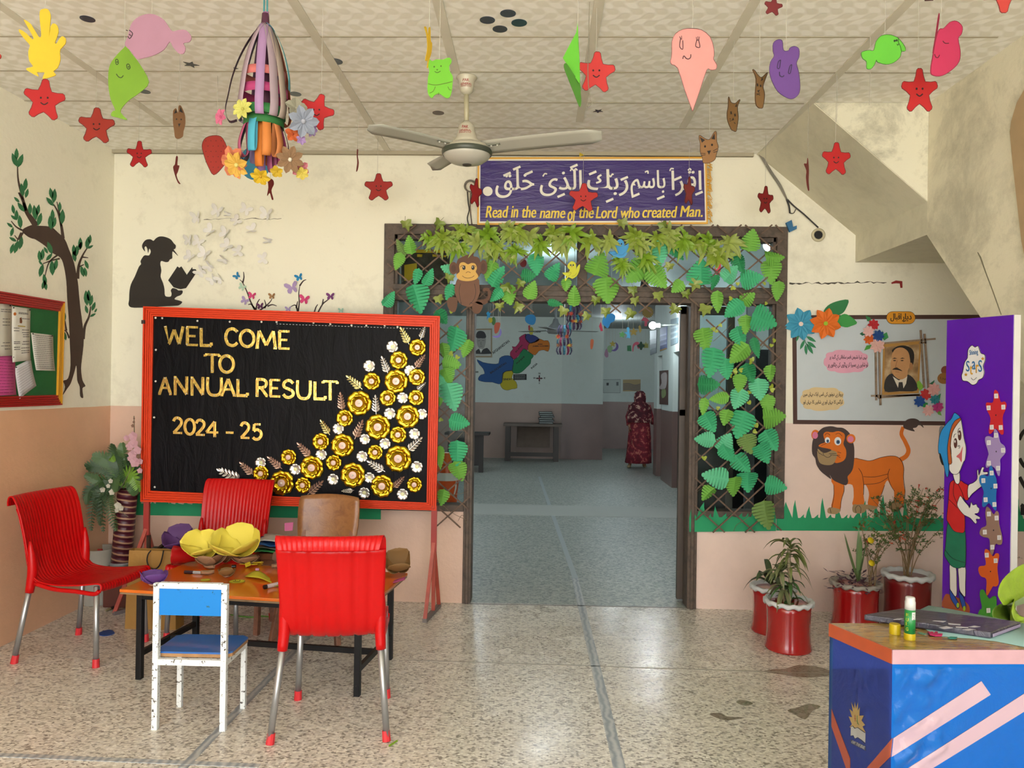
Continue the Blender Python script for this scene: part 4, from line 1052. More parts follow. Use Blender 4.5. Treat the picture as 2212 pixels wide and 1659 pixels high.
# ---- cables and fittings beside the banner
CBL = M('#8d877b', 0.5); CBD = M('#24211f', 0.5)
t = thing('cable_coil', 'loose grey coil of cable hanging on the wall next to the banner', 'cable', PW((1015,480)))
g = MB(); c = PW((1017,405),0.03)
for k in range(4): g.tube([c+V(((0.034+0.003*k)*math.cos(a),-0.004*k, (0.036+0.002*k)*math.sin(a))) for a in [2*pi*i/20 for i in range(21)]],0.0035,6)
mk('coil', g, CBL, t, smooth=True)
mk('loose_end', MB().tube(smo([tuple(PW(p, 0.02)) for p in ((1010,415),(1012,440),(1014,455),(1010,472),(1013,488))],4),0.004,6), CBD, t, smooth=True)
mk('loose_end', MB().tube(smo([tuple(PW(p, 0.026)) for p in ((1018,418),(1016,445),(1017,462),(1020,486))],4),0.004,6), M('#6b5a50', 0.5), t, smooth=True)
t = thing('electric_cable', 'pair of old cables from the ceiling corner to the round socket', 'cable', PW((1706,480)))
for dx in (0,2.2,4): mk('wire', MB().tube(smo([tuple(PW(p, 0.02+dx*.002)) for p in ((1638+dx, 335),(1660+dx, 372),(1680+dx, 402),(1698,434))],4),0.0035,6), CBL, t, smooth=True)
mk('black_wire', MB().tube(smo([tuple(PW(p, 0.022)) for p in ((1697,432),(1702,446),(1704,462))],4),0.006,6), CBD, t, smooth=True)
mk('black_wire', MB().tube(smo([tuple(PW(p, 0.022)) for p in ((1698,432),(1712,446),(1735,465),(1765,493))],4),0.005,6), CBD, t, smooth=True)
mk('black_wire', MB().tube(smo([tuple(PW(p, 0.022)) for p in ((1704,462),(1712,462),(1717,453))],4),0.003,6), CBD, t, smooth=True)
t = thing('wall_socket', 'round cream socket ring with a black hole on the wall under the stairs', 'socket', PW((1767,522)))
c = PW((1767,508),0.001)
mk('ring', MB().lathe([(0.047,0),(0.046,0.012),(0.036,0.018),(0.03,0.012),(0.029,0.004)], c, 28,(0,-1,0)), M('#c9c0a0', 0.5), t, smooth=True)
mk('hole', MB().lathe([(0.029,0),(0.028,0.010)], c, 24,(0,-1,0)), M('#090909', 0.6), t)
tag(mk('blue_tape', MB().plate([(1695,483),(1707,477),(1710,492),(1718,489),(1718,496),(1703,503)], PW, 0.02,0.012), M('#2e6f9e', 0.6, var=0.1)), 'torn blue paper tag on a string beside the top corner of the entrance frame', 'paper')
# ================================================================ LATTICES, LEAVES AND THE POSTER
ALB = 0.8
PT = PY(D-0.075)     # lattice plane
STK = old_wood('lattice sticks', '#43332a', '#6a5444', 0.7)
def lattice(label, x0, x1, y0, y1, step, slope, seed):
 random.seed(seed)
 t = thing('lattice', label, 'lattice', PT(((x0+x1)/2, y1)),0, 'folding wooden lattices on the entrance')
 for sg in (1,-1):
  g = MB(); k0 = int((-(y1-y0)/slope)/step)-2
  x = x0-(y1-y0)/slope if sg > 0 else x0
  xe = x1 if sg > 0 else x1+(y1-y0)/slope
  while x < xe:
   # line: px = x + sg*(py-y0)/slope
   a = [x, y0]; b = [x+sg*(y1-y0)/slope, y1]
   def clip(p, q):
    pts = []
    ta, tb_ = 0.0,1.0
    dx = q[0]-p[0]
    for lim, s_ in ((x0,1),(x1,-1)):
     if abs(dx) > 1e-6:
      tt = (lim-p[0])/dx
      if (dx > 0) == (s_ > 0): ta = max(ta, tt)
      else: tb_ = min(tb_, tt)
    return ta, tb_
   ta, tb_ = clip(a, b)
   if tb_-ta > 0.08:
    p = (a[0]+(b[0]-a[0])*ta+random.uniform(-2,2), a[1]+(b[1]-a[1])*ta); q = (a[0]+(b[0]-a[0])*tb_, a[1]+(b[1]-a[1])*tb_)
    l0 = 0.0 if sg > 0 else 0.008
    g.bar(PT(p, l0), PT(q, l0),0.010,0.007,(0,-1,0))
   x += step*random.uniform(0.93,1.07)
  mk('slats', g, STK, t)
 return t
lattice('wide folding wooden lattice across the top of the entrance', 838,1692,486,676,62,0.86,2)
lattice('narrow wooden lattice beside the welcome board', 935,1014,690,1140,62,0.9,3)
lattice('narrow wooden lattice on the other side of the opening, above the paper grass', 1502,1688,690,1150,66,0.92,4)

LC = {'t': ('teal green', '#40b57c'), 'g': ('light green', '#78ba48'), 'd': ('dark green', '#259057'), 'p': ('pale mint', '#66cb9a'), 'o': ('olive green', '#76974d')}
def leaf_mesh(L, W, nslit=8, seed=0):
 """slitted leaf: stem at the origin, tip at -z, cupped"""
 rnd = random.Random(seed); out = []
 def wd(s_): return W/2*(math.sin(pi*min(1,0.14+0.86*s_**0.62)))**0.8
 for sg in (1,-1):
  side = []
  for i in range(nslit):
   s0 = i/nslit; dl = 1.0/nslit; dep = 0.36+0.12*rnd.random()
   side += [(wd(s0)*dep, -L*(s0-0.02)),(wd(s0+dl*0.2),-L*(s0+dl*0.25)),(wd(s0+dl*0.6),-L*(s0+dl*0.98)),(wd(s0+dl*0.75)*.8,-L*(s0+dl*0.86))]
  side = [(max(0.003, x), max(-L*.985, min(z, L*.03))) for x, z in side]
  out.append(side)
 r = out[0]; l = [(-x, z) for x, z in out[1]]
 return [(0.0,0.012*1), ]+r+[(0,-L)]+l[::-1]
def paper_leaf(c, L, W, ang, col, label, seed, group='slitted paper leaves on the lattices', bow=None):
 rnd = random.Random(seed)
 mpp = PT.mpp(c); L *= mpp; W *= mpp
 o = leaf_mesh(L, W, 9 if L > 0.12 else 7, seed)
 a = math.radians(ang); tilt = math.radians(rnd.uniform(-8,22)); rolln = math.radians(rnd.uniform(-22,22))
 rot = Matrix.Rotation(-a, 3, 'Y') @ Matrix.Rotation(tilt, 3, 'X') @ Matrix.Rotation(rolln, 3, 'Z')
 p = PT(c, 0.022+rnd.uniform(0.0,0.035))
 cup = rnd.uniform(0.6,2.2)
 # centre line plus two sides so that the leaf is creased along its midrib
 N_ = len(o); half = (N_-2)//2
 R__ = o[1:1+half]; Lf = o[2+half:][::-1]
 mid = [(0.0, z) for x, z in R__]
 vs = []; fs = []
 def P3(x, z): return rot @ V((x, abs(x)*abs(x)/max(W, .01)*cup*0.5-(((z+L/2)/L)**2)*L*0.12*cup*.5, z+L/2))
 allp = [(0,0.01)]+[q for t_ in zip(mid, R__, Lf) for q in t_]+[(0,-L)]
 vs = [p+P3(x, z) for x, z in allp]
 n = len(mid)
 for i in range(n-1):
  a0, b0 = 1+3*i, 1+3*(i+1)
  fs += [(a0, b0, b0+1, a0+1),(a0, a0+2, b0+2, b0)]
 fs += [(0,1,2),(0,3,1),(1+3*(n-1), len(allp)-1,2+3*(n-1)),(1+3*(n-1),3+3*(n-1), len(allp)-1)]
 return tag(mk('paper_leaf', MB().add(vs, fs), paper(LC[col][1]), solid=0.0012), label, 'paper leaf', group)
MK = cr(820,460,5.027); RB = cr(1240,460,4.608); RP = cr(1480,780,4.254); LP = cr(930,660,3.32)
LV = []
def addl(f, s_, rows):
 for x, y, L, W, a, c in rows:
  p = f(x, y)[0]; LV.append((p[0], p[1], L/s_*1.04, W/s_*1.08, a, c))
addl(MK, 5.027,[(340,350,190,130,190, 'g'),(240,380,180,100,210, 'o'),(215,545,180,120,-20, 'g'),(415,710,170,100,-15, 't'),(545,700,190,120,155, 't'),(120,935,180,140,140, 't'),(420,950,300,260,15, 't'),(750,620,170,130,-110, 'p'),(760,870,170,120,-20, 't'),(1200,640,220,160,-20, 'g'),(1290,690,240,160,150, 't'),(1265,900,180,130,-40, 't'),(1400,900,220,190,15, 'g'),(1650,840,200,150,160, 'g'),(1700,570,230,170,5, 't'),(1895,640,220,150,150, 't'),(1620,690,150,150,90, 'd'),(2020,795,130,110,0, 'g'),(2110,900,210,140,180, 'g'),(1910,990,160,80,80, 'd'),(680,1140,170,150,40, 'd'),(815,1390,280,230,-15, 't'),(945,1480,190,140,-20, 'g'),(710,1510,180,120,10, 'g'),(790,1640,180,160,60, 'g')])
addl(RB, 4.608,[(245,510,260,230,160, 'g'),(325,780,260,250,5, 'g'),(835,420,230,200,10, 'p'),(1005,400,210,130,40, 'd'),(615,600,270,230,-45, 'g'),(830,660,240,210,40, 'g'),(1010,750,140,130,-45, 'g'),(1250,590,250,260,180, 't'),(1640,520,180,140,20, 'd'),(1545,610,190,170,140, 'p'),(1760,660,210,190,100, 't'),(1740,280,210,190,170, 'g'),(1980,450,200,160,90, 'g'),(1950,600,230,190,5, 'g'),(2010,790,190,120,0, 'g'),(1730,850,150,140,130, 'g'),(1410,900,210,120,0, 'g'),(1570,970,220,170,-50, 't'),(1890,1070,280,260,70, 't'),(1700,1120,180,130,0, 'g'),(1645,1240,200,190,20, 't'),(1290,1270,230,180,15, 'g'),(1350,1500,290,210,-5, 't'),(1800,1350,200,90,15, 'd'),(1620,1410,240,180,-45, 'g'),(1500,1560,200,160,10, 't'),(1730,1600,190,170,20, 'd'),(1945,1600,160,130,0, 'g'),(1390,700,150,80,-20, 'd')])
addl(RP, 4.254,[(215,215,190,170,90, 'd'),(480,210,170,120,0, 'g'),(660,265,190,170,5, 'p'),(290,340,170,110,-80, 'g'),(155,420,150,90,-10, 'g'),(470,350,190,160,-20, 'p'),(740,400,170,130,0, 'g'),(215,565,190,170,30, 't'),(360,520,150,120,-10, 'g'),(500,590,250,220,-15, 't'),(800,510,220,200,95, 'g'),(165,720,180,150,-95, 'p'),(360,740,180,160,150, 'p'),(385,845,180,160,35, 't'),(570,765,180,170,20, 'o'),(770,730,200,180,30, 't'),(700,850,190,170,30, 't'),(520,945,190,170,40, 't'),(255,1060,230,190,-100, 'p'),(435,1150,190,160,0, 'g'),(560,1110,190,180,5, 't'),(200,1220,150,130,-40, 'g'),(815,1140,190,170,80, 't'),(725,1410,250,220,10, 'o')])
addl(LP, 3.32,[(160,415,130,100,80, 'g'),(130,510,120,110,20, 'g'),(155,660,200,170,15, 'p'),(215,835,140,120,80, 't'),(85,550,120,90,-20, 'p'),(195,1060,170,140,0, 't'),(205,1190,150,130,20, 'g'),(75,1090,170,60,0, 'g'),(90,1375,110,90,-10, 'g'),(70,690,60,40,0, 'g')])
def region(p):
 if p[1] < 668: return 0
 return 1 if p[0] < 1250 else 2
RG = ('from the welcome board side on the top lattice', 'from the top on the lattice beside the welcome board', 'from the top on the lattice near the poster')
cnt = {}
order = sorted(range(len(LV)), key=lambda i: (region(LV[i]), LV[i][0] if region(LV[i]) == 0 else LV[i][1]))
for i in order:
 x, y, L, W, a, c = LV[i]; k = (region(LV[i]), c); cnt[k] = cnt.get(k, 0)+1
 paper_leaf((x, y), L, W, a, c, '%s %s paper leaf %s' % (ORD[cnt[k]-1], LC[c][0], RG[k[0]]), i+31)

# ---- artificial leaf sprays along the top
LFA, LFB, LFC = M('#88a032', 0.5, var=0.2, vscale=6), M('#7aa024', 0.45, var=0.2, vscale=6), M('#98a850', 0.55, var=0.2, vscale=6)
def blade(g, p, d, nrm, L, W, droop=0.25, seg=4):
 d = d.normalized(); side = d.cross(nrm).normalized(); rows = []
 for i in range(seg+1):
  s_ = i/seg; w = W/2*math.sin(pi*min(1,0.08+0.92*s_))**0.8 if i < seg else 0.0006
  c = p+d*L*s_+nrm*(L*0.25*math.sin(pi*s_*0.8))+V((0,0,-1))*droop*L*s_*s_
  rows.append([c-side*w+nrm*w*0.35, c, c+side*w+nrm*w*0.35])
 g.grid(rows)
def spray(c, n, size, mat, label, seed):
 rnd = random.Random(seed); p = PT(c, 0.03+rnd.uniform(0,.02)); mpp = PT.mpp(c); g = MB()
 t = thing('leaf_spray', label, 'artificial leaves', p, 0, 'artificial leaf sprays along the top lattice')
 for k in range(n):
  a = 2*pi*k/n+rnd.uniform(-.3,.3); d = V((math.cos(a),-rnd.uniform(0.05,0.5), math.sin(a)*0.9-0.15))
  nn = V((-math.cos(a)*0.4,-1,-math.sin(a)*.4)).normalized()
  blade(g, p+V((rnd.uniform(-.02,.02), rnd.uniform(-.01,.02), rnd.uniform(-.02,.02))), d, nn, size*mpp*rnd.uniform(.7,1.15), size*mpp*rnd.uniform(0.24,0.34), rnd.uniform(0.1,0.5))
 mk('foliage', g, mat, t, smooth=True)
 mk('stem', MB().tube(smo([tuple(p+V((-0.05,0.03,0.03))), tuple(p), tuple(p+V((0.05,0.03,0.01)))],3),0.003,5), M('#59672a', 0.6), t, smooth=True)
SPR = MK(560,290,680,300,920,200,810,290,870,390,1090,330,1190,250,1260,380,1390,200,1470,420,1500,210,1620,250,1740,350,1890,230,1980,320,2090,240)+RB(150,280,330,300,600,260,650,320,820,260,950,230,1080,290,1190,300,1330,290,1420,430,1530,300,1310,380,700,470,470,510)
SPR.sort()
for i, c in enumerate(SPR):
 nm = ['bright', 'olive', 'dull'][i % 3]
 spray(c, 16+i % 5,28+(i*7) % 9,(LFB, LFA, LFC)[i % 3], 'spray of narrow leaves on the top lattice, %s from the welcome board side' % (ORD[i] if i < len(ORD) else ('last', 'next to last', 'third to last', 'fourth to last', 'fifth to last')[len(SPR)-1-i]), i+5)
IV = MK(310,165,640,155,1370,505,1450,540,1520,790,1400,840,1310,1040,1490,1050,1980,1090,660,960,760,735,1180,510)+RB(480,130,885,155,600,900,580,800,1110,830,210,890,980,980,1280,990,310,1010,540,1030,110,1050,930,560,830,850,420,490,250,400,1180,740)
IV.sort()
ivo = [(0,0.0),(0.28,0.12),(0.55,0.02),(0.42,-0.28),(0.5,-0.55),(0.2,-0.55),(0,-1.0),(-0.2,-0.55),(-0.5,-0.55),(-0.42,-0.28),(-0.55,0.02),(-0.28,0.12)]
for i, c in enumerate(IV):
 rnd = random.Random(i+77); S = rnd.uniform(19,27)*PT.mpp(c); p = PT(c, 0.035+rnd.uniform(0,.03))
 rot = Matrix.Rotation(rnd.uniform(-.6,.6),3, 'Y') @ Matrix.Rotation(rnd.uniform(-.1,.6),3, 'X') @ Matrix.Rotation(rnd.uniform(-.5,.5),3, 'Z')
 vs = [p+rot @ V((0,-0.12*S, (-.35+.5)*S))]+[p+rot @ V((x*S, abs(x)*S*.25,(z+0.5)*S)) for x, z in ivo]
 g = MB().add(vs, [(0,1+k, 1+(k+1) % 12) for k in range(12)])
 lab = 'lobed ivy leaf on the top lattice, %s from the welcome board side' % (ORD[i] if i < len(ORD) else ('last', 'next to last', 'third to last', 'fourth to last', 'fifth to last')[len(IV)-1-i])
 t = thing('ivy_leaf', lab, 'artificial leaf', p, 0, 'ivy leaves on the top lattice')
 mk('leaf_blade', g, (M('#8fa04a', 0.45, var=0.15), M('#7d9338', 0.45, var=0.15), M('#97a652', 0.45, var=0.15))[i % 3], t, solid=0.0008)
 mk('leaf_stalk', MB().tube([p+rot @ V((0,0,.5*S)), p+rot @ V((0.05*S, 0.02,.85*S))],0.0015,5), M('#6a6a35'), t)
def vine(label, strands, leaves, seed):
 rnd = random.Random(seed); t = thing('artificial_vine', label, 'artificial vine', PT(strands[0][0],0.02),0, 'thin vines on the side lattices')
 for s_ in strands: mk('stem', MB().tube(smo([tuple(PT(p, 0.016)) for p in s_],5),0.0016,5), M('#7a6a50', 0.7), t, smooth=True)
 g = MB()
 for c in leaves:
  p = PT(c, 0.025); S = rnd.uniform(7,11)*PT.mpp(c); a = rnd.uniform(0,6.28)
  rot = Matrix.Rotation(a, 3, 'Y') @ Matrix.Rotation(rnd.uniform(-.5,.5),3, 'X')
  g.add([p]+[p+rot @ V((x*S*1.2,-abs(x)*S*.2,(z+.5)*S)) for x, z in ((0,.1),(.3,.25),(.5,0),(.3,-.5),(0,-.8),(-.3,-.5),(-.5,0),(-.3,.25))],[(0,1+k, 1+(k+1) % 8) for k in range(8)])
 mk('foliage', g, M('#a3b43a', 0.5, var=0.2), t, solid=0.0008)
vine('thin vine with small round yellow green leaves on the lattice by the lion poster', [RB(1380,1280,1450,1220,1560,1110), RB(1500,1450,1620,1400,1720,1340,1950,1320), RB(1480,1620,1640,1580,1760,1470,1900,1290), RP(320,200,300,300,380,350), RP(360,1040,420,960,540,860,640,780), RP(700,880,760,960,820,1010), RP(100,1200,200,1130,250,1110), RP(440,1560,470,1500,560,1440,760,1230)],
 RB(1450,1110,1390,1150,1420,1185,1620,720,1570,740,1890,700,1560,855,1910,905,1950,1330,1990,1270,1770,1470,1520,1490,1470,1600,1600,1600,1640,1560)+RP(285,425,585,390,790,240,620,650,650,600,440,90,400,130,170,900,570,280,600,15,540,480,780,260),3)
vine('thin vine with a few small leaves on the lattice beside the welcome board', [LP(70,750,120,720,160,690), LP(60,920,130,850,180,800), LP(90,1060,160,990,240,900), LP(120,1360,200,1350,280,1330), LP(60,1400,150,1480,270,1540), LP(200,1540,230,1500,260,1560)], LP(210,315,190,380,140,350,75,810,200,160,150,55),8)

# ---- monkey and birds
PM = PY(D-0.16)
BRN = paper('#6b4a38'); BRL = paper('#7a5642'); SKN = paper('#e0b35f')
mo = thing('monkey_cutout', 'brown paper monkey with a tan face sitting on the lattice corner', 'paper cutout', PM(MK(960,1090)[0]))
mk('tail', MB().stroke(smo(MK(1040,960,1150,950,1190,900,1185,845,1150,828,1128,850),5), PM, 6.5,0.003,-0.003), BRN, mo)
for x, y, rx, ry in ((802,600,45,68),(1128,588,42,78)):
 e = cut('ear', circ(*MK(x, y)[0], rx/5.027, ry/5.027), PM, BRN, mo, 0.003,-0.001)
 cut('inner_ear', circ(*MK(x, y+5)[0], rx*.6/5.027, ry*.6/5.027), PM, M('#5a3c2e', 0.7), e, 0.0008,0.0021)
cut('body', sm(MK(870,705,1060,705,1085,800,1088,870,1060,940,1030,1000,960,1020,880,990,840,930,815,850,825,770),3), PM, BRL, mo, 0.003,0.0)
cut('head', sm(MK(875,490,920,470,985,445,1025,428,1020,470,1060,480,1090,510,1102,580,1095,650,1070,700,960,742,860,710,835,660,830,580,850,510),3), PM, BRN, mo, 0.003,0.004)
cut('face', sm(MK(865,580,880,545,920,538,960,560,1000,545,1040,555,1058,600,1045,640,1065,670,1070,700,1030,730,960,742,890,735,845,710,838,670,870,640),3), PM, SKN, mo, 0.0015,0.007)
for pts in ([745,930,800,915,845,930,845,1000,820,1075,770,1065,735,1000],[1005,1030,1020,975,1080,965,1120,990,1115,1040,1080,1090,1030,1090],[1040,970,1100,945,1180,965,1120,1000]):
 cut('foot', sm(MK(*pts),3), PM, BRN, mo, 0.003,0.0035)
for x in (917,1015):
 e = cut('eye', circ(*MK(x, 598)[0],3.6,4.6,14), PM, BLACK, mo, 0.001,0.0088)
 cut('eye_glint', circ(*MK(x-5,590)[0],1.0,1.2,8), PM, M('#eee8dd'), e, 0.0005,0.01)
line('drawn_lines', [smo(MK(*s_),4) for s_ in ([900,685,930,705,965,710,1005,700,1030,682],[938,655,960,640,990,650],[880,590,900,572,935,580],[1000,580,1025,572,1045,590])], PM, 0.9, BLACK, mo, 0.0088)
line('body_lines', [smo(MK(*s_),4) for s_ in ([878,770,865,840,875,930,890,985],[1030,770,1045,850,1030,930,990,985],[860,985,880,975,890,1005],[975,1000,990,975,1015,985],[1085,1000,1100,1010,1085,1030])], PM, 0.8, BLACK, mo, 0.0045)
def bird(label, outline, wing, tailp, hd, mat, dk, fn):
 t = thing('bird_cutout', label, 'paper cutout', PM(center(outline)),0)
 cut('body', sm(outline, 3), PM, mat, t, 0.002,0.004); cut('wing', sm(wing, 3), PM, mat, t, 0.001,0.0062)
 line('drawn_lines', [smo(wing, 3), smo(tailp, 3)], PM, 0.6, dk, t, 0.0075)
 for dx in (-2.5,2.8): cut('eye', circ(hd[0]+dx, hd[1],1.7,2.0,12), PM, M('#2a3a48'), t, 0.0006,0.0064)
 cut('beak', [(hd[0]-1.4, hd[1]+2.2),(hd[0]+1.6, hd[1]+2.4),(hd[0], hd[1]+5.2)], PM, M('#d0703c'), t, 0.001,0.0064)
 cut('foot', [(hd[0]-2, fn),(hd[0]+3, fn-1),(hd[0]+2, fn+2.5)], PM, M('#d0703c'), t, 0.001,0.003)
bird('small yellow paper bird perched in the leaves', MK(2040,570,2060,540,2090,525,2125,545,2135,590,2130,620,2150,580,2175,560,2170,620,2150,670,2130,695,2090,715,2050,700,2020,740,2010,720,2030,690,1980,650,2040,650,2065,620,2045,600), MK(1985,652,2040,648,2080,650,2060,680,2030,690), MK(2085,690,2120,680,2140,650), MK(2088,568)[0], M('#d2d422', 0.6), M('#7a7a10'),601)
bird('small blue paper bird perched in the leaves', RB(415,300,440,270,465,262,495,290,500,330,535,310,548,325,530,400,500,440,450,450,420,440,370,465,390,430,340,390,400,380,425,360,412,330), RB(345,392,400,382,440,385,425,410,390,415), RB(440,420,480,420,510,390), RB(458,310)[0], M('#3f9fdc', 0.6), M('#1d5a86'),556)

ALB = 0.9
# ================================================================ POSTER BOARD
P_ = cr(1680,640,5.721)
po = thing('poster_board', 'pale blue poster cloth in a brown border with verses and a portrait', 'poster', PW((1880,915)))
OP = [(1711,681),(2140,680),(2140,920),(1713,916)]
for k in range(4):
 a, b = OP[k], OP[(k+1) % 4]; I_ = inset(OP, 9,9)
 cut('border_strip', [a, b, I_[(k+1) % 4], I_[k]], PW, paper('#4d332d'), po, 0.002,0.001)
cut('cloth', inset(OP, 7,7), PW, M('#c6cfd4', 0.8, var=0.03, bump=0.2, bscale=6), po, 0.001,0.001)
def cloud(cx, cy, w, h, n=9, a0=0.3, amp=0.09):
 pts = []
 for i in range(96):
  a = 2*pi*i/96; k = 1+amp*(abs(math.sin(a*n/2+a0))-0.6)
  ca, sa = math.cos(a), math.sin(a); e = 0.72
  pts.append((cx+w/2*k*(abs(ca)**e)*(1 if ca > 0 else -1), cy+h/2*k*(abs(sa)**e)*(1 if sa > 0 else -1)))
 return pts
def verse(label, name, cx, cy, w, h, col, l1, l2, geo):
 c = P_(cx, cy)[0]; t = thing(name, label, 'paper label', PW(c, 0.002))
 cut('paper', cloud(c[0], c[1], w/5.721, h/5.721), PW, paper(col), t, 0.0015,0.0025)
 for tx_, (x0, x1, yb_, hh) in zip((l1, l2), geo):
  g = MB()
  a, b = P_(x0, yb_)[0], P_(x1, yb_)[0]
  for k in (0,0.35): write(g, shape_arabic(tx_),(a[0]+k, a[1]),(b[0]+k, b[1]), hh/5.721, PW, 0.0044+k*.0005)
  mk('written_line', g, M('#2a2326', 0.8), t)
verse('pink cloud label with two lines of verse on the poster', 'verse_label', 845,805,540,280, '#e3a3b9', 'نہیں تیرا نشیمن قصر سلطانی کے گنبد پر', 'تو شاہیں ہے بسیرا کر پہاڑوں کی چٹانوں پر', ((635,1095,790,72),(615,1110,890,76)))
verse('tan cloud label with two lines of verse on the poster', 'verse_label', 550,1270,530,285, '#dcc293', 'پرواز ہے دونوں کی اسی ایک جہاں میں', 'کرگس کا جہاں اور ہے شاہیں کا جہاں اور', ((310,800,1250,66),(308,800,1345,70)))
c = P_(1518,266)[0]; t = thing('title_plate', 'orange rounded title plate on the top border of the poster', 'paper label', PW(c, 0.003))
def pill(cx, cy, hw, hh): return [(cx+(hw-hh)+hh*math.cos(a), cy+hh*math.sin(a)) for a in [(-pi/2+pi*i/10) for i in range(11)]]+[(cx-(hw-hh)+hh*math.cos(a), cy+hh*math.sin(a)) for a in [(pi/2+pi*i/10) for i in range(11)]]
cut('outline', pill(c[0], c[1],31.5,13.8), PW, BLACK, t, 0.0012,0.0032); cut('plate', pill(c[0], c[1],30.6,13), PW, paper('#e39a25'), t, 0.0008,0.0044)
g = MB()
for w, x0, x1 in (('دیار', 1530,1645),('اقبال', 1388,1520)):
 a, b = P_(x0,312)[0], P_(x1,312)[0]
 for k in (0,0.8): write(g, shape_arabic(w),(a[0]+k, a[1]),(b[0]+k, b[1]),100/5.721, PW, 0.0055+k*.0004)
g.stroke(P_(1545,315,1580,300), PW, 2,0.0004,0.0055)
mk('lettering', g, BLACK, t)
# portrait of a man in a suit, with stick frame
pt = thing('portrait', 'painted portrait of a moustached man in a dark suit with gold edging', 'portrait', PW(P_(1520,1215)[0],0.003))
cut('gold_edge', P_(1300,592,1768,542,1738,1196,1284,1222), PW, paper('#b98a45'), pt, 0.003,0.003)
q = NT('portrait backdrop'); tc = q.n('TexCoord').outputs['Object']; q.l(q.ramp(q.noise(tc, 9,4),[(0.3, '#5c4632'),(0.5, '#9b7a52'),(0.75, '#d9c4a0')]), q.b.inputs['Base Color'])
cut('backdrop', P_(1320,628,1745,592,1715,1172,1312,1190), PW, q.m, pt, 0.0006,0.006)
cut('jacket', sm(P_(1322,1175,1325,1030,1400,955,1500,1000,1600,965,1690,1040,1712,1165,1500,1172),3), PW, M('#2e2b2c', 0.6, var=0.2, vscale=20), pt, 0.0006,0.0068)
cut('shirt', P_(1415,990,1490,1040,1595,985,1580,1080,1545,1140,1480,1130), PW, M('#e2d9c8'), pt, 0.0005,0.0074)
cut('tie', P_(1490,1062,1535,1060,1550,1168,1475,1168), PW, M('#33302f'), pt, 0.0005,0.008)
cut('hair', sm(P_(1410,690,1450,630,1540,608,1640,640,1680,720,1665,850,1630,880,1600,760),3), PW, M('#1b1613'), pt, 0.0005,0.0074)
cut('face', sm(P_(1405,720,1450,650,1530,635,1600,680,1625,760,1630,850,1600,920,1590,990,1510,1030,1430,980,1395,900,1388,820,1400,780),3), PW, M('#c79463', 0.6, var=0.12, vscale=14), pt, 0.0005,0.008)
cut('ear', circ(*P_(1640,865)[0],4,8,12), PW, M('#b07d50'), pt, 0.0005,0.0086)
cut('moustache', sm(P_(1408,905,1450,882,1490,895,1535,925,1480,912,1440,908),3), PW, M('#1e1712'), pt, 0.0005,0.0086)
for x in (1435,1530): cut('brow', P_(x-28,775, x, 758, x+38,770, x, 772), PW, M('#2a2019'), pt, 0.0004,0.0086)
for x in (1437,1530): cut('eye', circ(*P_(x, 795)[0],3.4,1.3,10), PW, M('#3a2c22'), pt, 0.0004,0.0086)
line('nose_line', [smo(P_(1470,790,1455,850,1450,875,1480,885),4), P_(1445,935,1495,938)], PW, 0.8, M('#8a5a38'), pt, 0.0086)
STW = old_wood('twig sticks', '#6f5a48', '#94806b', 0.8)
sk = [((1755,420),(1797,1130)),((1803,465),(1852,1150)),((1200,640),(1208,1285)),((1243,670),(1260,1345)),((1300,582),(1937,527)),((1740,578),(1822,572)),((1145,1230),(1740,1222)),((1232,1252),(1745,1214))]
sf = thing('stick_frame', 'frame of crossed brown sticks around the portrait', 'frame', PW(P_(1500,1345)[0],0.004))
for a, b in sk: mk('stick', MB().bar(PW(P_(*a)[0],0.013), PW(P_(*b)[0],0.013),0.0125,0.008,(0,-1,0)), STW, sf)
def paper_flower(c, r, col, ccol, label, n=8, pl=PW, lift=0.012, name='paper_flower', group='paper flowers on the poster board', a0=0.2):
 mpp = pl.mpp(c); R = r*mpp; o = pl(c, lift)
 ex = (pl((c[0]+1, c[1]))-pl(c)).normalized(); ez = V((0,0,1))
 t = thing(name, label, 'paper flower', o, 0, group)
 for k in range(n):
  a = 2*pi*k/n+a0; d = ex*math.cos(a)+ez*math.sin(a); s_ = -ex*math.sin(a)+ez*math.cos(a); w = R*0.30*8/n
  P0 = o+d*R*0.12; P1 = o+d*R*0.55+pl.n*R*0.10; P2 = o+d*R-pl.n*R*0.02
  vs = [o+pl.n*0.001, P1+s_*w, P1-s_*w, P2, o+d*R*.55+pl.n*(R*0.02)]
  vs = [o, o+d*R*.3+s_*w*.75+pl.n*R*.09, o+d*R*.6+s_*w+pl.n*R*.09, o+d*R*.85+s_*w*.5+pl.n*R*.05, P2, o+d*R*.85-s_*w*.5+pl.n*R*.05, o+d*R*.6-s_*w+pl.n*R*.09, o+d*R*.3-s_*w*.75+pl.n*R*.09, o+d*R*.55]
  mk('petal', MB().add(vs, [(8, i, i+1) for i in range(0,7)]+[(8,7,0)]), paper(col), t, solid=0.0006)
 mk('flower_centre', MB().lathe([(R*.13,0),(R*.13,0.004),(0.0001,0.005)], o+pl.n*R*.04,14, pl.n), paper(ccol), t)
 return t
F1 = [(275,345,210, '#3d97b8', '#ead2c8', 'large light blue paper flower on the poster corner'),(575,340,200, '#e2701c', '#9cc02e', 'large orange paper flower on the poster corner')]
for x, y, r, c1_, c2_, lab in F1: paper_flower(P_(x, y)[0], r/5.721, c1_, c2_, lab, lift=0.014 if x < 400 else 0.022, a0=0.2 if x < 400 else 0.55)
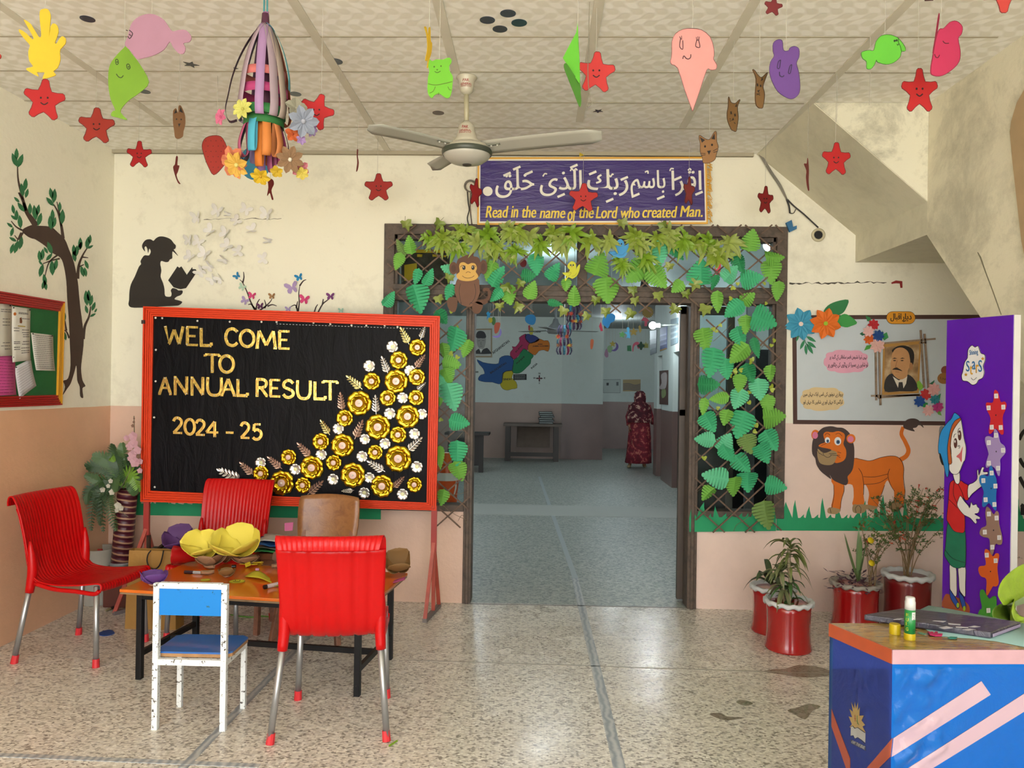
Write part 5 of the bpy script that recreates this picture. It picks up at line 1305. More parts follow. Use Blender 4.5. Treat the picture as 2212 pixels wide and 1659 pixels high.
F2 = [(1170,355,75, '#c0272e', 'red paper flower at the upper corner of the portrait'),(1105,435,75, '#e6b8b4', 'pale pink paper flower beside the red one above the portrait'),(1225,490,78, '#1e4a8c', 'navy blue paper flower at the upper corner of the portrait'),(1115,530,70, '#d8621c', 'small orange paper flower beside the upper sticks'),(1215,610,98, '#e3b5ab', 'pale pink paper flower overlapping the portrait corner'),(1905,1150,88, '#dfa9a6', 'rosy paper flower highest at the lower corner of the portrait'),(1815,1212,78, '#c93334', 'red paper flower at the lower corner of the portrait'),(1735,1298,76, '#1f4f9a', 'navy blue paper flower below the portrait'),(1920,1275,66, '#2f8a96', 'teal paper flower at the lower corner of the portrait'),(1845,1410,78, '#e8b7b4', 'pale pink paper flower lowest below the portrait'),(1960,1365,74, '#b5377c', 'magenta paper flower near the poster edge')]
for i, (x, y, r, c1_, lab) in enumerate(F2): paper_flower(P_(x, y)[0], r/5.721, c1_, c1_, lab, lift=0.016+0.004*(i % 3), a0=i*.3)
def pleaf(pts, col, label, lift=0.006):
 tag(cut('green_paper_leaf', pts, PW, paper(col), None, 0.001, lift), label, 'paper leaf', 'green leaves on the poster board')
pleaf(sm(P_(565,205,610,120,720,65,868,45,840,150,790,215,690,245),3), '#2f7d48', 'large dark green paper leaf above the orange flower')
pleaf(sm(P_(710,330,770,240,850,225,975,325,900,370,825,384),3), '#3f9a4a', 'large bright green paper leaf beside the orange flower', 0.008)
for i, q_ in enumerate(([1078,240,1140,265,1145,310,1100,310],[1005,465,1040,442,1075,470,1040,490],[1290,420,1295,470,1340,445,1362,510,1310,548,1270,500],[1060,672,1090,610,1150,600,1130,650],[1712,1060,1740,1040,1800,1120,1750,1170,1715,1120],[1860,1085,1930,1035,1915,1095,1870,1110],[1935,1250,2008,1200,1995,1270,1950,1300],[1780,1300,1850,1320,1820,1400,1780,1360],[1955,1420,1990,1395,2018,1475,1975,1460])):
 pleaf(P_(*q_),['#2f7d48', '#1f6040', '#3f9a55', '#4d9a3a', '#7fb83c', '#2a6a48', '#2f8a5a', '#2f9a4c', '#6fae4a'][i],['dark green leaf above the red flower at the upper portrait corner', 'tiny dark green leaf beside the upper pale pink flower', 'green double leaf beside the navy flower above the portrait', 'green leaf under the lowest pink flower of the upper cluster', 'light green leaf over the lower portrait corner', 'dark green leaf above the rosy flower', 'green leaf beside the teal flower', 'green leaf between the lower flowers', 'light green leaf lowest by the magenta flower'][i],0.009)
g = MB()
for x, y, a, L in ((300,600,205,130),(345,660,175,130),(395,650,150,150),(410,530,120,140),(415,600,125,140),(240,520,200,90)):
 cx, cy = P_(x, y)[0]; L = L/5.721/2; a = math.radians(a); w = L*.3
 g.plate([(cx+u*w*math.cos(a)+v*L*math.sin(a), cy+u*w*math.sin(a)-v*L*math.cos(a)) for u, v in ((0,-1),(.8,-.5),(1,0),(.7,.5),(0,1),(-.7,.5),(-1,0),(-.8,-.5))], PW, 0.001,0.006)
g.stroke(smo(P_(320,500,340,570,370,620),4), PW, 1.6,0.001,0.006)
tag(mk('green_paper_sprig', g, paper('#2f8055')), 'green paper sprig of slim leaves under the light blue flower', 'paper leaf')
t = thing('round_label', 'brown round paper labels with dark writing at the poster edge near the purple stand', 'paper label', PW(P_(2040,1080)[0],0.003))
cut('disc', circ(*P_(2050,1015)[0],14,12,24), PW, paper('#9b6a35'), t, 0.0012,0.0035); cut('disc', circ(*P_(2070,915)[0],9.5,9.5,20), PW, paper('#8a4a35'), t, 0.0012,0.003)
g = MB(); write(g, shape_arabic('پیدا'), P_(2005,1040)[0], P_(2090,1040)[0],8, PW, 0.0052); mk('writing', g, BLACK, t)
# ================================================================ THINGS HUNG FROM THE CEILING
ALB = 0.62
STR = M('#d8d2c2', 0.8)
HA = cr(0,0,2.989); HB = cr(740,0,2.989); HC_ = cr(1472,0,2.989)
def dtop(px, py): return onZ(px, py, CEIL).y
def hang(name, label, cat, px, hole, d, col, feats=(), yaw=0.0, outline=None, group=None, t=0.003, string=True, var=True):
 pl = Plane(onY(hole[0], hole[1], d),(math.sin(math.radians(yaw)),-math.cos(math.radians(yaw)),0))
 h = pl(hole)
 o = thing(name, label, cat, h, 0, group)
 cut('card', px, pl, col if not isinstance(col, str) else paper(col), o, t, -t/2)
 if string: mk('string', MB().tube([h+V((0,0,-0.012)), V((h.x, h.y, CEIL-0.001))],0.0011,5), STR, o)
 k = 0.0
 for kind, pts, c, w in feats:
  m_ = M(c, 0.7)
  if kind == 'l': mk('drawn_line', MB().stroke(smo(pts, 4) if len(pts) > 2 else pts, pl, w*1.5,0.0005, t/2), m_, o)
  elif kind == 'd': mk('eye', MB().plate(circ(pts[0][0], pts[0][1], w, w*1.15,12), pl, 0.0006, t/2), m_, o)
  elif kind == 'p': mk('patch', MB().plate(pts, pl, 0.0006, t/2), m_, o)
 if outline: mk('outline', MB().stroke(px, pl, 1.0,0.0006, t/2, closed=True), M(outline, 0.7), o)
 return o
def star(cx, cy, R, rot=0, sx=1.0, inner=0.55, skew=0.0):
 pts = []
 for k in range(5):
  a = math.radians(-90+rot+72*k)
  for da, r in ((-0.17,0.95),(0.0,1.0),(0.17,0.95)): pts.append((a+da, R*r))
  pts.append((a+math.radians(36), R*inner))
 out = [(cx+r*math.cos(a)*sx, cy+r*math.sin(a)+skew*r*math.cos(a)) for a, r in pts]
 return sm(out, 2)
DKR = '#4a0f12'
def rstar(label, cx, cy, R, rot, d, col='#d21e22', sx=1.0, face=True, yaw=0.0, hole=None, outline='#5a1012', inner=0.55, skew=0.0):
 px = star(cx, cy, R, rot, sx, inner, skew)
 if hole is None:
  hole = min(px, key=lambda q: q[1]); hole = (hole[0], hole[1]+R*0.1)
 f = []
 if face:
  e = R*0.16
  f = [('d', [(cx-e*sx, cy-R*.12)], '#2a0708', R*.045),('d', [(cx+e*sx, cy-R*.12)], '#2a0708', R*.045),('l', [(cx-e*1.1*sx, cy+R*.1),(cx, cy+R*.2),(cx+e*1.1*sx, cy+R*.1)], '#2a0708', max(0.9, R*.035))]
 return hang('paper_star', label, 'hanging star', px, hole, d, col, f, yaw, outline, 'red paper stars hung from the ceiling')
rstar('red paper star just below the yellow handprint squid', 96,217,46,4,3.5, skew=0.08, yaw=10)
rstar('faded orange red paper star above the side wall tree', 209,273,40,2, dtop(208,154), '#c23a2c', skew=0.05, yaw=-12)
rstar('red paper star hanging in front of the back wall corner', 301,335,30,2, dtop(301,219), '#c8141a', sx=0.92, inner=.5)
rstar('red paper star beside the coloured paper lantern', 684,242,40,20,3.35, sx=0.95)
rstar('dull red paper star with a thin smile above the black welcome board', 818,406,31,0, dtop(819,288), '#b92a22')
rstar('bright red paper star with a smile in front of the purple banner', 1260,428,32,4,5.2, '#df3a35')
rstar('red paper star turned sideways at the banner corner under the fan', 1027,417,32,12,5.25, '#c4242a', sx=0.42, face=False, yaw=55)
rstar('pinkish red paper star turned nearly edge on over the banner script', 1488,414,32,6,5.15, '#b8383e', sx=0.38, face=False, yaw=60)
rstar('dark red paper star hanging near the top corner of the entrance', 1653,433,31,5, dtop(1653,292), '#a81a20', sx=0.55, yaw=40)
rstar('bright red paper star with a round smiling face behind the green fish', 1288,158,46,4,3.35, '#e03a38', sx=0.9)
rstar('red paper star with folded arms near the pink bear', 1986,198,50,0,3.25, '#cf1a1e', sx=0.8, inner=.53)
rstar('plain red paper star in front of the sloping stair underside', 1806,345,37,2, dtop(1808,157), '#cf1418', sx=0.85)
rstar('orange red paper star cut by the upper edge of the view', 2168,-22,50,36,2.85, '#d8443c', hole=(2168,-55))
rstar('dark red folded star nearly flat against the ceiling', 1670,15,20,10,3.0, '#7a1a20', sx=1.0, face=False, hole=(1668,5)).rotation_euler = (0,0,0)
for o in list(SC.objects):
 if o.get('label') == 'dark red folded star nearly flat against the ceiling': o.rotation_euler.x = 0
# edge-on scraps
def scrap(label, px, hole, d, col, yaw=50, cat='hanging scrap'):
 return hang('paper_scrap', label, cat, px, hole, d, col, (), yaw, None, 'twisted paper pieces on strings')
scrap('thin dark red twisted paper tail under the brown cat', sm(HA(1137,1010,1148,1015,1145,1065,1158,1070,1148,1110,1140,1130,1148,1160,1165,1188,1150,1180,1133,1140,1118,1080,1130,1060),3), HA(1141,1015)[0],4.4, '#7d2a25')
scrap('small dark red curl hanging below the paper lantern', sm(HA(1730,1155,1760,1160,1768,1190,1752,1230,1765,1285,1755,1287,1742,1245,1725,1265,1733,1210),3), HA(1745,1158)[0],4.7, '#8a2420')
scrap('thin red twisted strip between the lantern and the fan blade', sm(HB(94,965,100,970,98,1010,104,1050,98,1095,88,1107,95,1050,92,1000),3), HB(97,968)[0], dtop(772,228), '#8a3a35')
scrap('thin red star seen edge on before the stair underside', sm(HC_(792,1058,810,1055,815,1020,822,1100,820,1160,824,1225,818,1228,810,1190,806,1140,808,1100),3), HC_(815,1030)[0], dtop(1748,222), '#a02a30', 65)
scrap('yellow edge on paper squid beside the green bear', sm(HB(527,175,541,178,551,230,556,183,566,180,568,260,577,282,572,342,556,395,549,440,545,430,549,395,534,388,545,330,547,280,540,215),3), HB(560,185)[0],3.05, '#d9b01e', 55)
# yellow squid (hand print)
hang('hand_cutout', 'yellow paper handprint with flippers hanging above the red star', 'hanging cutout', sm(HA(258,75,275,60,310,60,328,100,325,150,318,240,328,175,345,152,370,165,378,210,356,275,368,280,385,250,405,235,425,250,422,285,390,320,388,350,390,390,372,440,345,460,362,482,340,495,275,510,290,470,262,468,238,468,250,496,176,455,176,440,215,430,190,395,184,330,195,295,165,260,124,205,130,190,170,215,205,250,218,245,165,150,155,127,200,155,248,235,268,230,258,130),2), HA(291,82)[0],2.9, '#ecca2c')
hang('fish_cutout', 'mauve pink paper fish with a drawn eye above the green fish', 'hanging cutout', sm(HA(825,240,845,165,880,120,940,93,1000,95,1060,130,1110,200,1150,195,1200,195,1235,235,1225,270,1185,280,1198,310,1187,345,1155,345,1118,305,1097,270,1060,320,1000,355,930,375,885,380,850,335,808,290),3), HA(980,105)[0],2.95, '#bb8aa2', [('l', HA(835,195,858,218,840,250,828,235), '#2a2026', 1.2),('l', HA(828,200,815,195), '#2a2026', 1),('l', HA(835,222,848,232), '#2a2026', 1.5)], yaw=-10)
hang('fish_cutout', 'lime green paper fish hanging tail down with a smile', 'hanging cutout', sm(HA(800,310,822,300,845,340,900,410,962,530,900,600,830,650,780,710,790,740,822,775,760,760,717,747,730,717,745,710,715,640,700,540,705,440,735,380),3), HA(803,318)[0],3.15, '#83b32c', [('l', HA(750,412,748,388,760,385,766,408,756,418,750,412), '#33451a', 1.1),('l', HA(822,440,820,420,832,415,842,436,832,448,822,440), '#33451a', 1.1),('d', HA(758,402), '#26330f', 1.4),('d', HA(832,433), '#26330f', 1.4),('l', HA(752,478,768,498,785,502,798,488), '#33451a', 1.2)])
hang('cat_cutout', 'small brown paper cat beside the coloured paper lantern', 'hanging cutout', sm(HA(1116,745,1120,712,1138,700,1150,728,1152,690,1164,680,1178,700,1195,745,1197,800,1185,850,1180,882,1150,897,1130,885,1125,850,1118,800),3), HA(1156,735)[0],3.7, '#8a6038', [('p', HA(1124,735,1134,705,1144,728), BLACK and '#1d1512', 0),('p', HA(1158,720,1166,690,1182,730), '#1d1512', 0),('d', HA(1140,770), '#1d1512', 1.6),('d', HA(1170,772), '#1d1512', 1.6),('p', HA(1150,800,1166,798,1156,822), '#1d1512', 0)], yaw=25, group='brown paper cats')
hang('strawberry_cutout', 'red paper strawberry with black seeds behind the paper lantern', 'hanging cutout', sm(HA(1305,940,1330,890,1395,875,1440,895,1475,980,1470,1030,1430,1090,1380,1130,1345,1075,1320,1010),3), HA(1400,885)[0],4.1, '#bb3326', [('d', HA(1330+(i % 4)*33+((i//4) % 2)*14,910+(i//4)*34), '#3a0f0a', 0.8) for i in range(24) if not (i//4 > 4 and i % 4 in (0,3))], outline='#5a1a12')
hang('disc_cutout', 'blue round paper cutout behind the paper lantern', 'hanging cutout', circ(551,352,34,37,24),(551,318),4.3, '#2f86a8')
hang('bear_cutout', 'lime green paper bear with a drawn face hanging near the fan', 'hanging cutout', sm(HB(553,388,562,384,580,395,605,385,650,385,665,378,690,373,704,390,700,410,690,425,693,460,712,495,710,540,705,590,690,630,665,632,640,615,620,605,595,615,575,634,555,612,548,575,550,530,553,495,560,460,551,420),3), HB(626,390)[0],3.2, '#79cf32', [('d', HB(592,432), '#4a6a12', 1.6),('d', HB(636,428), '#4a6a12', 1.6),('p', HB(605,448,618,448,611,458), '#4a6a12', 0),('l', HB(595,462,612,470,633,460), '#4a6a12', 1.0),('l', HB(553,542,600,550,660,540,708,528), '#5a7a12', 1.0),('l', HB(600,560,585,590,562,602), '#5a7a12', .9),('l', HB(618,615,622,598), '#5a7a12', .9),('l', HB(680,560,690,580,702,582), '#5a7a12', .9)])
o = hang('fish_cutout', 'bright green folded paper fish seen edge on beside a red star', 'hanging cutout', HB(1518,150,1510,210,1470,285,1423,375,1478,462,1533,545,1530,400,1522,250), HB(1518,155)[0],3.1, '#6fd13a', yaw=-35)
pl = Plane(onY(*HB(1518,400)[0],3.11),(math.sin(math.radians(30)),-math.cos(math.radians(30)),0))
cut('folded_half', sm(HB(1442,408,1480,462,1533,548,1536,600,1540,655,1530,692,1500,620,1452,500,1428,432),3), pl, paper('#4f8f2a'), o, 0.002)
hang('ice_cream_cutout', 'pink paper ice cream cone with a smiling face', 'hanging cutout', sm(HC_(70,185,130,195,185,240,208,310,210,360,207,385,228,420,220,450,185,452,163,452,120,580,82,690,72,717,64,700,20,580,-25,440,-62,418,-72,398,-66,375,-62,330,-62,270,-40,220,10,190),2), HC_(71,196)[0],3.0, '#eba19b', [('l', HC_(-5,245,-12,300,8,318,8,262), '#4a2430', 1.2),('l', HC_(98,262,92,300,118,306,110,262,98,262), '#4a2430', 1.2),('l', HC_(95,240,98,262), '#4a2430', .9),('l', HC_(106,236,106,262), '#4a2430', .9),('l', HC_(116,238,112,262), '#4a2430', .9),('l', HC_(0,232,2,258), '#4a2430', .9),('l', HC_(-12,236,-4,258), '#4a2430', .9),('l', HC_(8,382,15,362,30,378,45,382,58,372,60,352), '#4a2430', 1.4)], outline='#7a3a40')
hang('bear_cutout', 'purple paper bear head with a drawn face', 'hanging cutout', sm(HC_(590,330,592,280,620,258,650,265,658,325,690,328,700,310,730,300,758,318,758,370,742,410,757,470,765,560,755,610,720,638,680,632,620,590,578,510,567,450,575,400,597,362),3), HC_(675,340)[0],3.1, '#704597', [('l', HC_(640,388,625,400,618,438,632,440,640,388), '#2f1a48', 1.2),('l', HC_(712,418,700,428,690,470,702,472,712,418), '#2f1a48', 1.2),('l', HC_(632,465,634,488,650,497,662,488), '#2f1a48', 1.4)], outline='#3a2058')
hang('fish_cutout', 'bright green paper fish with lips facing away from the lantern', 'hanging cutout', sm(HC_(1160,350,1168,335,1210,325,1240,326,1255,270,1290,232,1340,225,1375,235,1402,250,1440,300,1444,330,1420,335,1410,370,1370,405,1320,417,1265,402,1258,388,1245,420,1222,446,1195,442,1193,398,1170,380),3), HC_(1314,240)[0],3.1, '#6cd23c', [('d', HC_(1375,265), '#24400f', 2.2),('d', HC_(1388,262), '#24400f', 2.2),('l', HC_(1390,285,1396,293,1403,282), '#24400f', 1.0),('l', HC_(1400,250,1400,275,1412,300,1420,335), '#2f5a14', .9)], outline='#2f6a1c')
o = hang('bear_cutout', 'hot pink folded paper bear with a closed eye', 'hanging cutout', sm(HC_(1663,190,1690,185,1730,145,1775,138,1812,175,1805,222,1785,250,1798,330,1790,400,1740,455,1680,490,1630,490,1607,460,1625,340,1642,250),3), HC_(1676,175)[0],3.0, '#dc3568', [('l', HC_(1685,265,1700,280,1725,280), '#5a0f24', 1.2),('l', HC_(1632,350,1640,370,1655,372,1664,355), '#5a0f24', 1.2)], yaw=20, outline='#8a1638')
pl = Plane(onY(*HC_(1645,240)[0],3.01),(math.sin(math.radians(-62)),-math.cos(math.radians(-62)),0))
cut('folded_half', sm(HC_(1660,95,1668,102,1655,200,1640,300,1622,345,1640,230),3), pl, paper('#a01c44'), o, 0.002)
def cat_(label, px, hole, d, yaw, feats): hang('cat_cutout', label, 'hanging cutout', sm(px, 3), hole, d, '#98703f' if yaw else '#a97a4a', feats, yaw, '#2a1c14', 'brown paper cats')
K_ = '#1d1512'
cat_('tan paper cat hanging over the end of the purple banner', HC_(112,885,120,874,150,895,182,900,212,852,226,856,228,912,238,950,225,1000,215,1032,180,1052,140,1052,135,1020,120,980,120,930), HC_(180,905)[0], dtop(1531,165),0,[('p', HC_(118,885,152,905,132,922), K_, 0),('p', HC_(192,898,213,862,216,902), K_, 0),('d', HC_(152,946), K_, 2.2),('d', HC_(197,936), K_, 2.2),('p', HC_(165,975,190,972,178,1000), K_, 0),('l', HC_(125,990,155,992), K_, .8),('l', HC_(128,1004,155,1000), K_, .8),('l', HC_(205,975,232,960), K_, .8),('l', HC_(206,985,232,978), K_, .8)])
cat_('brown paper cat turned sideways below the ice cream cone', HC_(303,625,318,660,345,668,370,645,376,650,360,690,365,760,358,820,350,850,335,845,320,835,297,780,293,730,300,690), HC_(334,668)[0], dtop(1584,85),38,[('l', HC_(318,720,320,738), K_, 2),('l', HC_(343,735,345,752), K_, 2),('p', HC_(322,780,338,775,332,760), K_, 0),('l', HC_(308,768,318,770), K_, .8),('l', HC_(308,782,320,780), K_, .8),('l', HC_(338,790,346,800), K_, .9),('p', HC_(344,690,355,668,356,690), K_, 0)])
cat_('brown paper cat turned sideways beside the purple bear', HC_(458,450,475,460,490,482,515,500,550,470,552,478,540,510,525,560,535,610,525,690,510,700,495,695,478,670,475,600,480,510), HC_(503,495)[0],3.2,42,[('l', HC_(488,540,490,558), K_, 2),('l', HC_(508,548,510,562), K_, 2),('p', HC_(488,585,505,580,496,600), K_, 0),('l', HC_(482,605,505,615), K_, .9),('l', HC_(482,615,505,600), K_, .9),('p', HC_(510,525,518,500,524,515), K_, 0)])
tag(mk('paper_flag', MB().plate(HB(1530,985,1563,1002,1528,1012), PY(5.3),0.002), paper('#d9b81c')), 'tiny yellow paper triangle stuck at the top edge of the banner', 'paper')
hang('paper_scrap', 'sliver of an orange red star at the edge of the view near the yellow squid', 'hanging star', circ(-2,122,5,6,12),(-2,117),3.2, '#c23a2c')
hang('paper_scrap', 'dark brown paper edge at the top of the view near the pink bear', 'hanging scrap', [(1992,-14),(2015,-16),(2016,1),(1998,2)],(2004,-13),2.9, '#4a2218')
for i, (x, y0, y1, lab) in enumerate(((731,157,285, 'bare string hanging between the lantern and the fan'),(1878,77,227, 'bare string hanging below the green fish'),(1807,158,262, 'bare string above the plain red star before the stairs'))):
 d = dtop(x, y0); p = onY(x, y1, d)
 tag(mk('loose_string', MB().tube([(p.x, p.y, CEIL-0.001),(p.x+.002, p.y, (CEIL+p.z)/2), tuple(p)],0.0013,5), STR), lab, 'string', 'bare strings on the ceiling')
g = MB(); c = onY(1271,190,3.3)
g.tube(smo([(c.x, c.y, CEIL-.002), tuple(onY(1270,150,3.3)), tuple(onY(1274,210,3.3)), tuple(onY(1279,222,3.3)), tuple(onY(1268,230,3.3)), tuple(onY(1272,200,3.3))],5),0.0018,5)
tag(mk('loose_string', g, M('#9a9281', .8)), 'knotted brown string dangling behind the red star near the green fish', 'string', 'bare strings on the ceiling')

# ---- stickers on the ceiling
def sticker(label, cx, cy, w, col, shape='disc', name='ceiling_sticker'):
 c = onZ(cx, cy, CEIL); a = onZ(cx-w/2, cy, CEIL); b = onZ(cx+w/2, cy, CEIL); r = (b-a).length/2
 if shape == 'disc': pts = [(c.x+r*math.cos(t), c.y+r*math.sin(t), CEIL-0.0005) for t in [2*pi*i/28 for i in range(28)]]
 else: pts = [(c.x+r*(1 if i % 2 == 0 else .42)*math.cos(2*pi*i/10+.3), c.y+r*(1 if i % 2 == 0 else .42)*math.sin(2*pi*i/10+.3), CEIL-0.0005) for i in range(10)]
 tag(mk(name, MB().prism(pts, (0,0,-0.002)), M(col, 0.35, var=0.35, vscale=120)), label, 'ceiling sticker', 'glitter paper stickers on the ceiling')
for lab, x, y, w, c in (('grey glitter disc on the ceiling, farthest up of the group of four', *HB(1068,85)[0],34, '#4c5564'),('grey glitter disc of the group of four nearest the lantern', *HB(935,128)[0],33, '#48505f'),('teal glitter disc of the group of four on the ceiling', *HB(1140,146)[0],34, '#2c505e'),('grey glitter disc of the group of four nearest the fan', *HB(1016,186)[0],32, '#49505c'),('maroon glitter disc on the ceiling beside the fan rod', *HB(618,728)[0],25, '#4a231e'),('mustard glitter disc on the ceiling behind the fan blade', *HB(1152,889)[0],22, '#8a6a1c'),('navy glitter disc on the ceiling between the yellow hand and the pink fish', *HA(565,121)[0],30, '#2b3550'),('navy glitter disc on the ceiling nearest the bare string', *HA(2165,396)[0],31, '#2c4258'),('slate glitter disc on the ceiling behind the lantern', *HA(1907,606)[0],25, '#2f4450'),('slate glitter disc on the ceiling behind the green fish', *HA(935,591)[0],23, '#2f4450')):
 sticker(lab, x, y, w, c)
for lab, x, y, w in (('black glitter star on the ceiling beside the pink fish tail', *HA(1232,415)[0],34),('tiny black glitter star on the ceiling near the lantern top', *HA(1522,440)[0],11),('black glitter star on the ceiling behind the green folded fish', *HB(1650,716)[0],23)):
 sticker(lab, x, y, w, '#16161a', 'star')

# ---- ceiling fan
FM = onZ(1008,166, CEIL); FX, FYY = FM.x, FM.y
def fz(y): return onY(1010, y, FYY).z
fan = thing('ceiling_fan', 'cream ceiling fan with three long blades on a short rod', 'ceiling fan', (FX, FYY, fz(352)))
CRM = M('#e3dcc4', 0.35); s_ = FYY/FPX
mk('canopy', MB().lathe([(22*s_, CEIL-0.001),(23*s_, CEIL-.006),(17*s_, fz(176)),(15.5*s_, fz(190)),(14*s_, fz(198)),(6*s_, fz(205))],(FX, FYY, 0),24), CRM, fan, smooth=True)
mk('rod', MB().tube([(FX, FYY, fz(203)),(FX+.003, FYY, fz(268))],5.4*s_, 14), M('#d5cca8', 0.4), fan, smooth=True)
mk('motor_cover', MB().lathe([(7*s_, fz(262)),(10*s_, fz(266)),(17*s_, fz(272)),(19*s_, fz(284)),(24*s_, fz(300)),(30*s_, fz(307)),(28*s_, fz(310))],(FX+.004, FYY, 0),24), CRM, fan, smooth=True)
HUBX = FX+0.008; HZ = fz(323)
mk('motor_housing', MB().lathe([(0.01, fz(306)),(34*s_, fz(312)),(50*s_, fz(318)),(54*s_, fz(325)),(54*s_, fz(331))],(HUBX, FYY, 0),36), M('#d8d1bb', 0.35), fan, smooth=True)
mk('trim_ring', MB().lathe([(54*s_, fz(325)),(55*s_, fz(328)),(54.5*s_, fz(333)),(52*s_, fz(336))],(HUBX, FYY, 0),36, cap=False), M('#4d5448', 0.4), fan, smooth=True)
mk('bottom_cover', MB().lathe([(53*s_, fz(333)),(48*s_, fz(341)),(36*s_, fz(350)),(18*s_, fz(355)),(0.001, fz(357))],(HUBX, FYY, 0),36), M('#d9d6c9', 0.35), fan, smooth=True)
mk('cap', MB().lathe([(12*s_, fz(354)),(9*s_, fz(358)),(0.001, fz(359))],(HUBX, FYY, 0),20), M('#4a4640', 0.4), fan, smooth=True)
BLD = M('#c9c8ba', 0.4)
for tip, w0, w1, pt_ in (((795,270),0.075,0.105,.022),((1300,288),0.095,0.10,-.042),((932,359),0.07,0.09,.022)):
 tp = onZ(tip[0], tip[1], HZ); hb = V((HUBX, FYY, HZ)); d = (tp-hb); L = d.length; d.normalize(); sd = V((-d.y, d.x, 0)); rows = []
 for i in range(11):
  f = i/10; r = 0.10+(L-0.10)*f; w = (w0+(w1-w0)*f)*(1 if f < .9 else (1-((f-.9)/.1)**2*.85)); c = hb+d*r+V((0,0,-0.012*f*f))
  rows.append([c+sd*(w*u)+V((0,0, pt_*u)) for u in (-.5,-.25,0,.25,.5)])
 b = mk('blade', MB().grid(rows), BLD, fan, smooth=True, solid=0.003)
 mk('blade_arm', MB().bar(hb+d*0.08+V((0,0,.004)), hb+d*0.2+V((0,0,.004)),0.05,0.006), M('#8c8f80', 0.4), fan)
 g = MB()
 for u in (0.15,0.185):
  for v in (-.015,.015): g.sphere(hb+d*u+sd*v+V((0,0,-0.001)),0.006,8)
 mk('screws', g, M('#e2e0d4', .3), b, smooth=True)
def fan_text(yb, w, hgt, rad):
 g = MB()
 for tx_, y, hh, ww in (('PAK', yb, hgt, w*.55),('GENERAL', yb+hgt*1.05, hgt*.72, w),('FANS LTD', yb+hgt*1.55, hgt*.35, w*.9)):
  vs, fs = text2d(tx_, 0.012)
  x0 = min(q[0] for q in vs); x1 = max(q[0] for q in vs); y0 = min(q[1] for q in vs); y1 = max(q[1] for q in vs)
  out = []
  for q_ in vs:
   a = ((q_[0]-x0)/(x1-x0)-.5)*ww*s_/rad; z = fz(y)+(q_[1]-y0)/(y1-y0)*hh*s_; rr = rad*(1+ (0.25*(fz(yb)-z)/ (20*s_) if rad > 19*s_ else 0))+0.0015
   out.append(V((FX+math.sin(a+0.02)*rr, FYY-math.cos(a+0.02)*rr, z)))
  g.add(out, fs)
 return g
mk('red_lettering', fan_text(182,26,7,16.4*s_), M('#b3262a', .6), fan)
mk('red_lettering', fan_text(283,26,7,19.6*s_), M('#b3262a', .6), fan)

# ---- paper lantern
LD = 3.2; ls = LD/FPX
LX = onY(571,200, LD).x
def lz(y): return onY(571, y, LD).z
lan = thing('paper_lantern', 'tall lantern of looped coloured paper strips and paper flowers', 'paper lantern', (LX, LD, lz(385)))
def lstrip(name, path, ang, w, col, parent=lan):
 a = math.radians(ang); er = V((math.sin(a),-math.cos(a),0)); et = V((math.cos(a), math.sin(a),0))
 rows = [[V((LX, LD, lz(y)))+er*(r*ls)+et*(w*ls*u) for u in (-.5,0,.5)] for r, y in smo(path, 4)]
 return mk(name, MB().grid(rows), paper(col), parent, smooth=True, solid=0.0008)
top_path = [(4,52),(14,62),(27,88),(40,125),(50,165),(56,205),(60,238),(54,262),(42,258)]
for ang, col in ((-62, '#4a2a44'),(-34, '#bca3b0'),(10, '#b98fbe'),(40, '#b09aa4'),(62, '#b3a092'),(95, '#55b6c9'),(130, '#9a4a2c'),(170, '#6a3a6a'),(-100, '#a99ab0'),(-140, '#5a3050')):
 lstrip('long_strip', top_path if ang != 95 else [(4,52),(20,66),(40,110),(52,160),(54,195)], ang, 18, col) if ang != -62 else lstrip('long_strip', [(r*1.32, y+8) for r, y in top_path],-72,16, col)
mk('core', MB().lathe([(7*ls, lz(30)),(12*ls, lz(100)),(14*ls, lz(180)),(17*ls, lz(285))],(LX, LD, 0),14, cap=False), paper('#6b3554'), lan, smooth=True, solid=0.001)
for y, r, h, col in ((165,45,18, '#e77d78'),(203,49,19, '#c7417f'),(246,45,20, '#3f9a50'),(266,42,20, '#2f7d3c')):
 mk('band', MB().lathe([(r*ls, lz(y-h/2)),(r*ls*1.01, lz(y+h/2))],(LX, LD, 0),32, cap=False), paper(col), lan, smooth=True, solid=0.001)
loop_path = [(37,258),(46,282),(53,310),(50,332),(40,340),(34,325),(36,290),(37,260)]
for ang, col in ((-50, '#d2608c'),(-12, '#4fb8d4'),(28, '#e58a3c'),(60, '#e08a4c'),(-90, '#5a4a5c'),(100, '#6a3a48'),(140, '#d65a94'),(180, '#e07a28'),(-135, '#b49ccf')):
 lstrip('loop', [(r*1.0, y+(-6 if ang == -12 else 6)) for r, y in loop_path] if ang != -12 else [(37,254),(46,285),(48,325),(44,338),(38,325),(37,290),(37,256)], ang, 17, col)
for ang, col in ((0, '#e58020'),(150, '#c96a9a'),(-150, '#a884c4')): lstrip('inner_loop', [(24,270),(29,310),(30,350),(24,366),(17,350),(18,300),(20,272)], ang, 16, col)
for dx in (-3.5,3.5):
 mk('hanging_loop', MB().tube([(LX+dx*ls, LD, lz(30)),(LX+dx*ls, LD, CEIL-.001)],2.0*ls, 6), M('#4f9fa6', .7), lan)
mk('hanging_strap', MB().bar((LX+.004, LD-.004, lz(26)),(LX, LD-.004, lz(62)),0.022,0.003,(0,1,0)), paper('#8f5f8c'), lan)
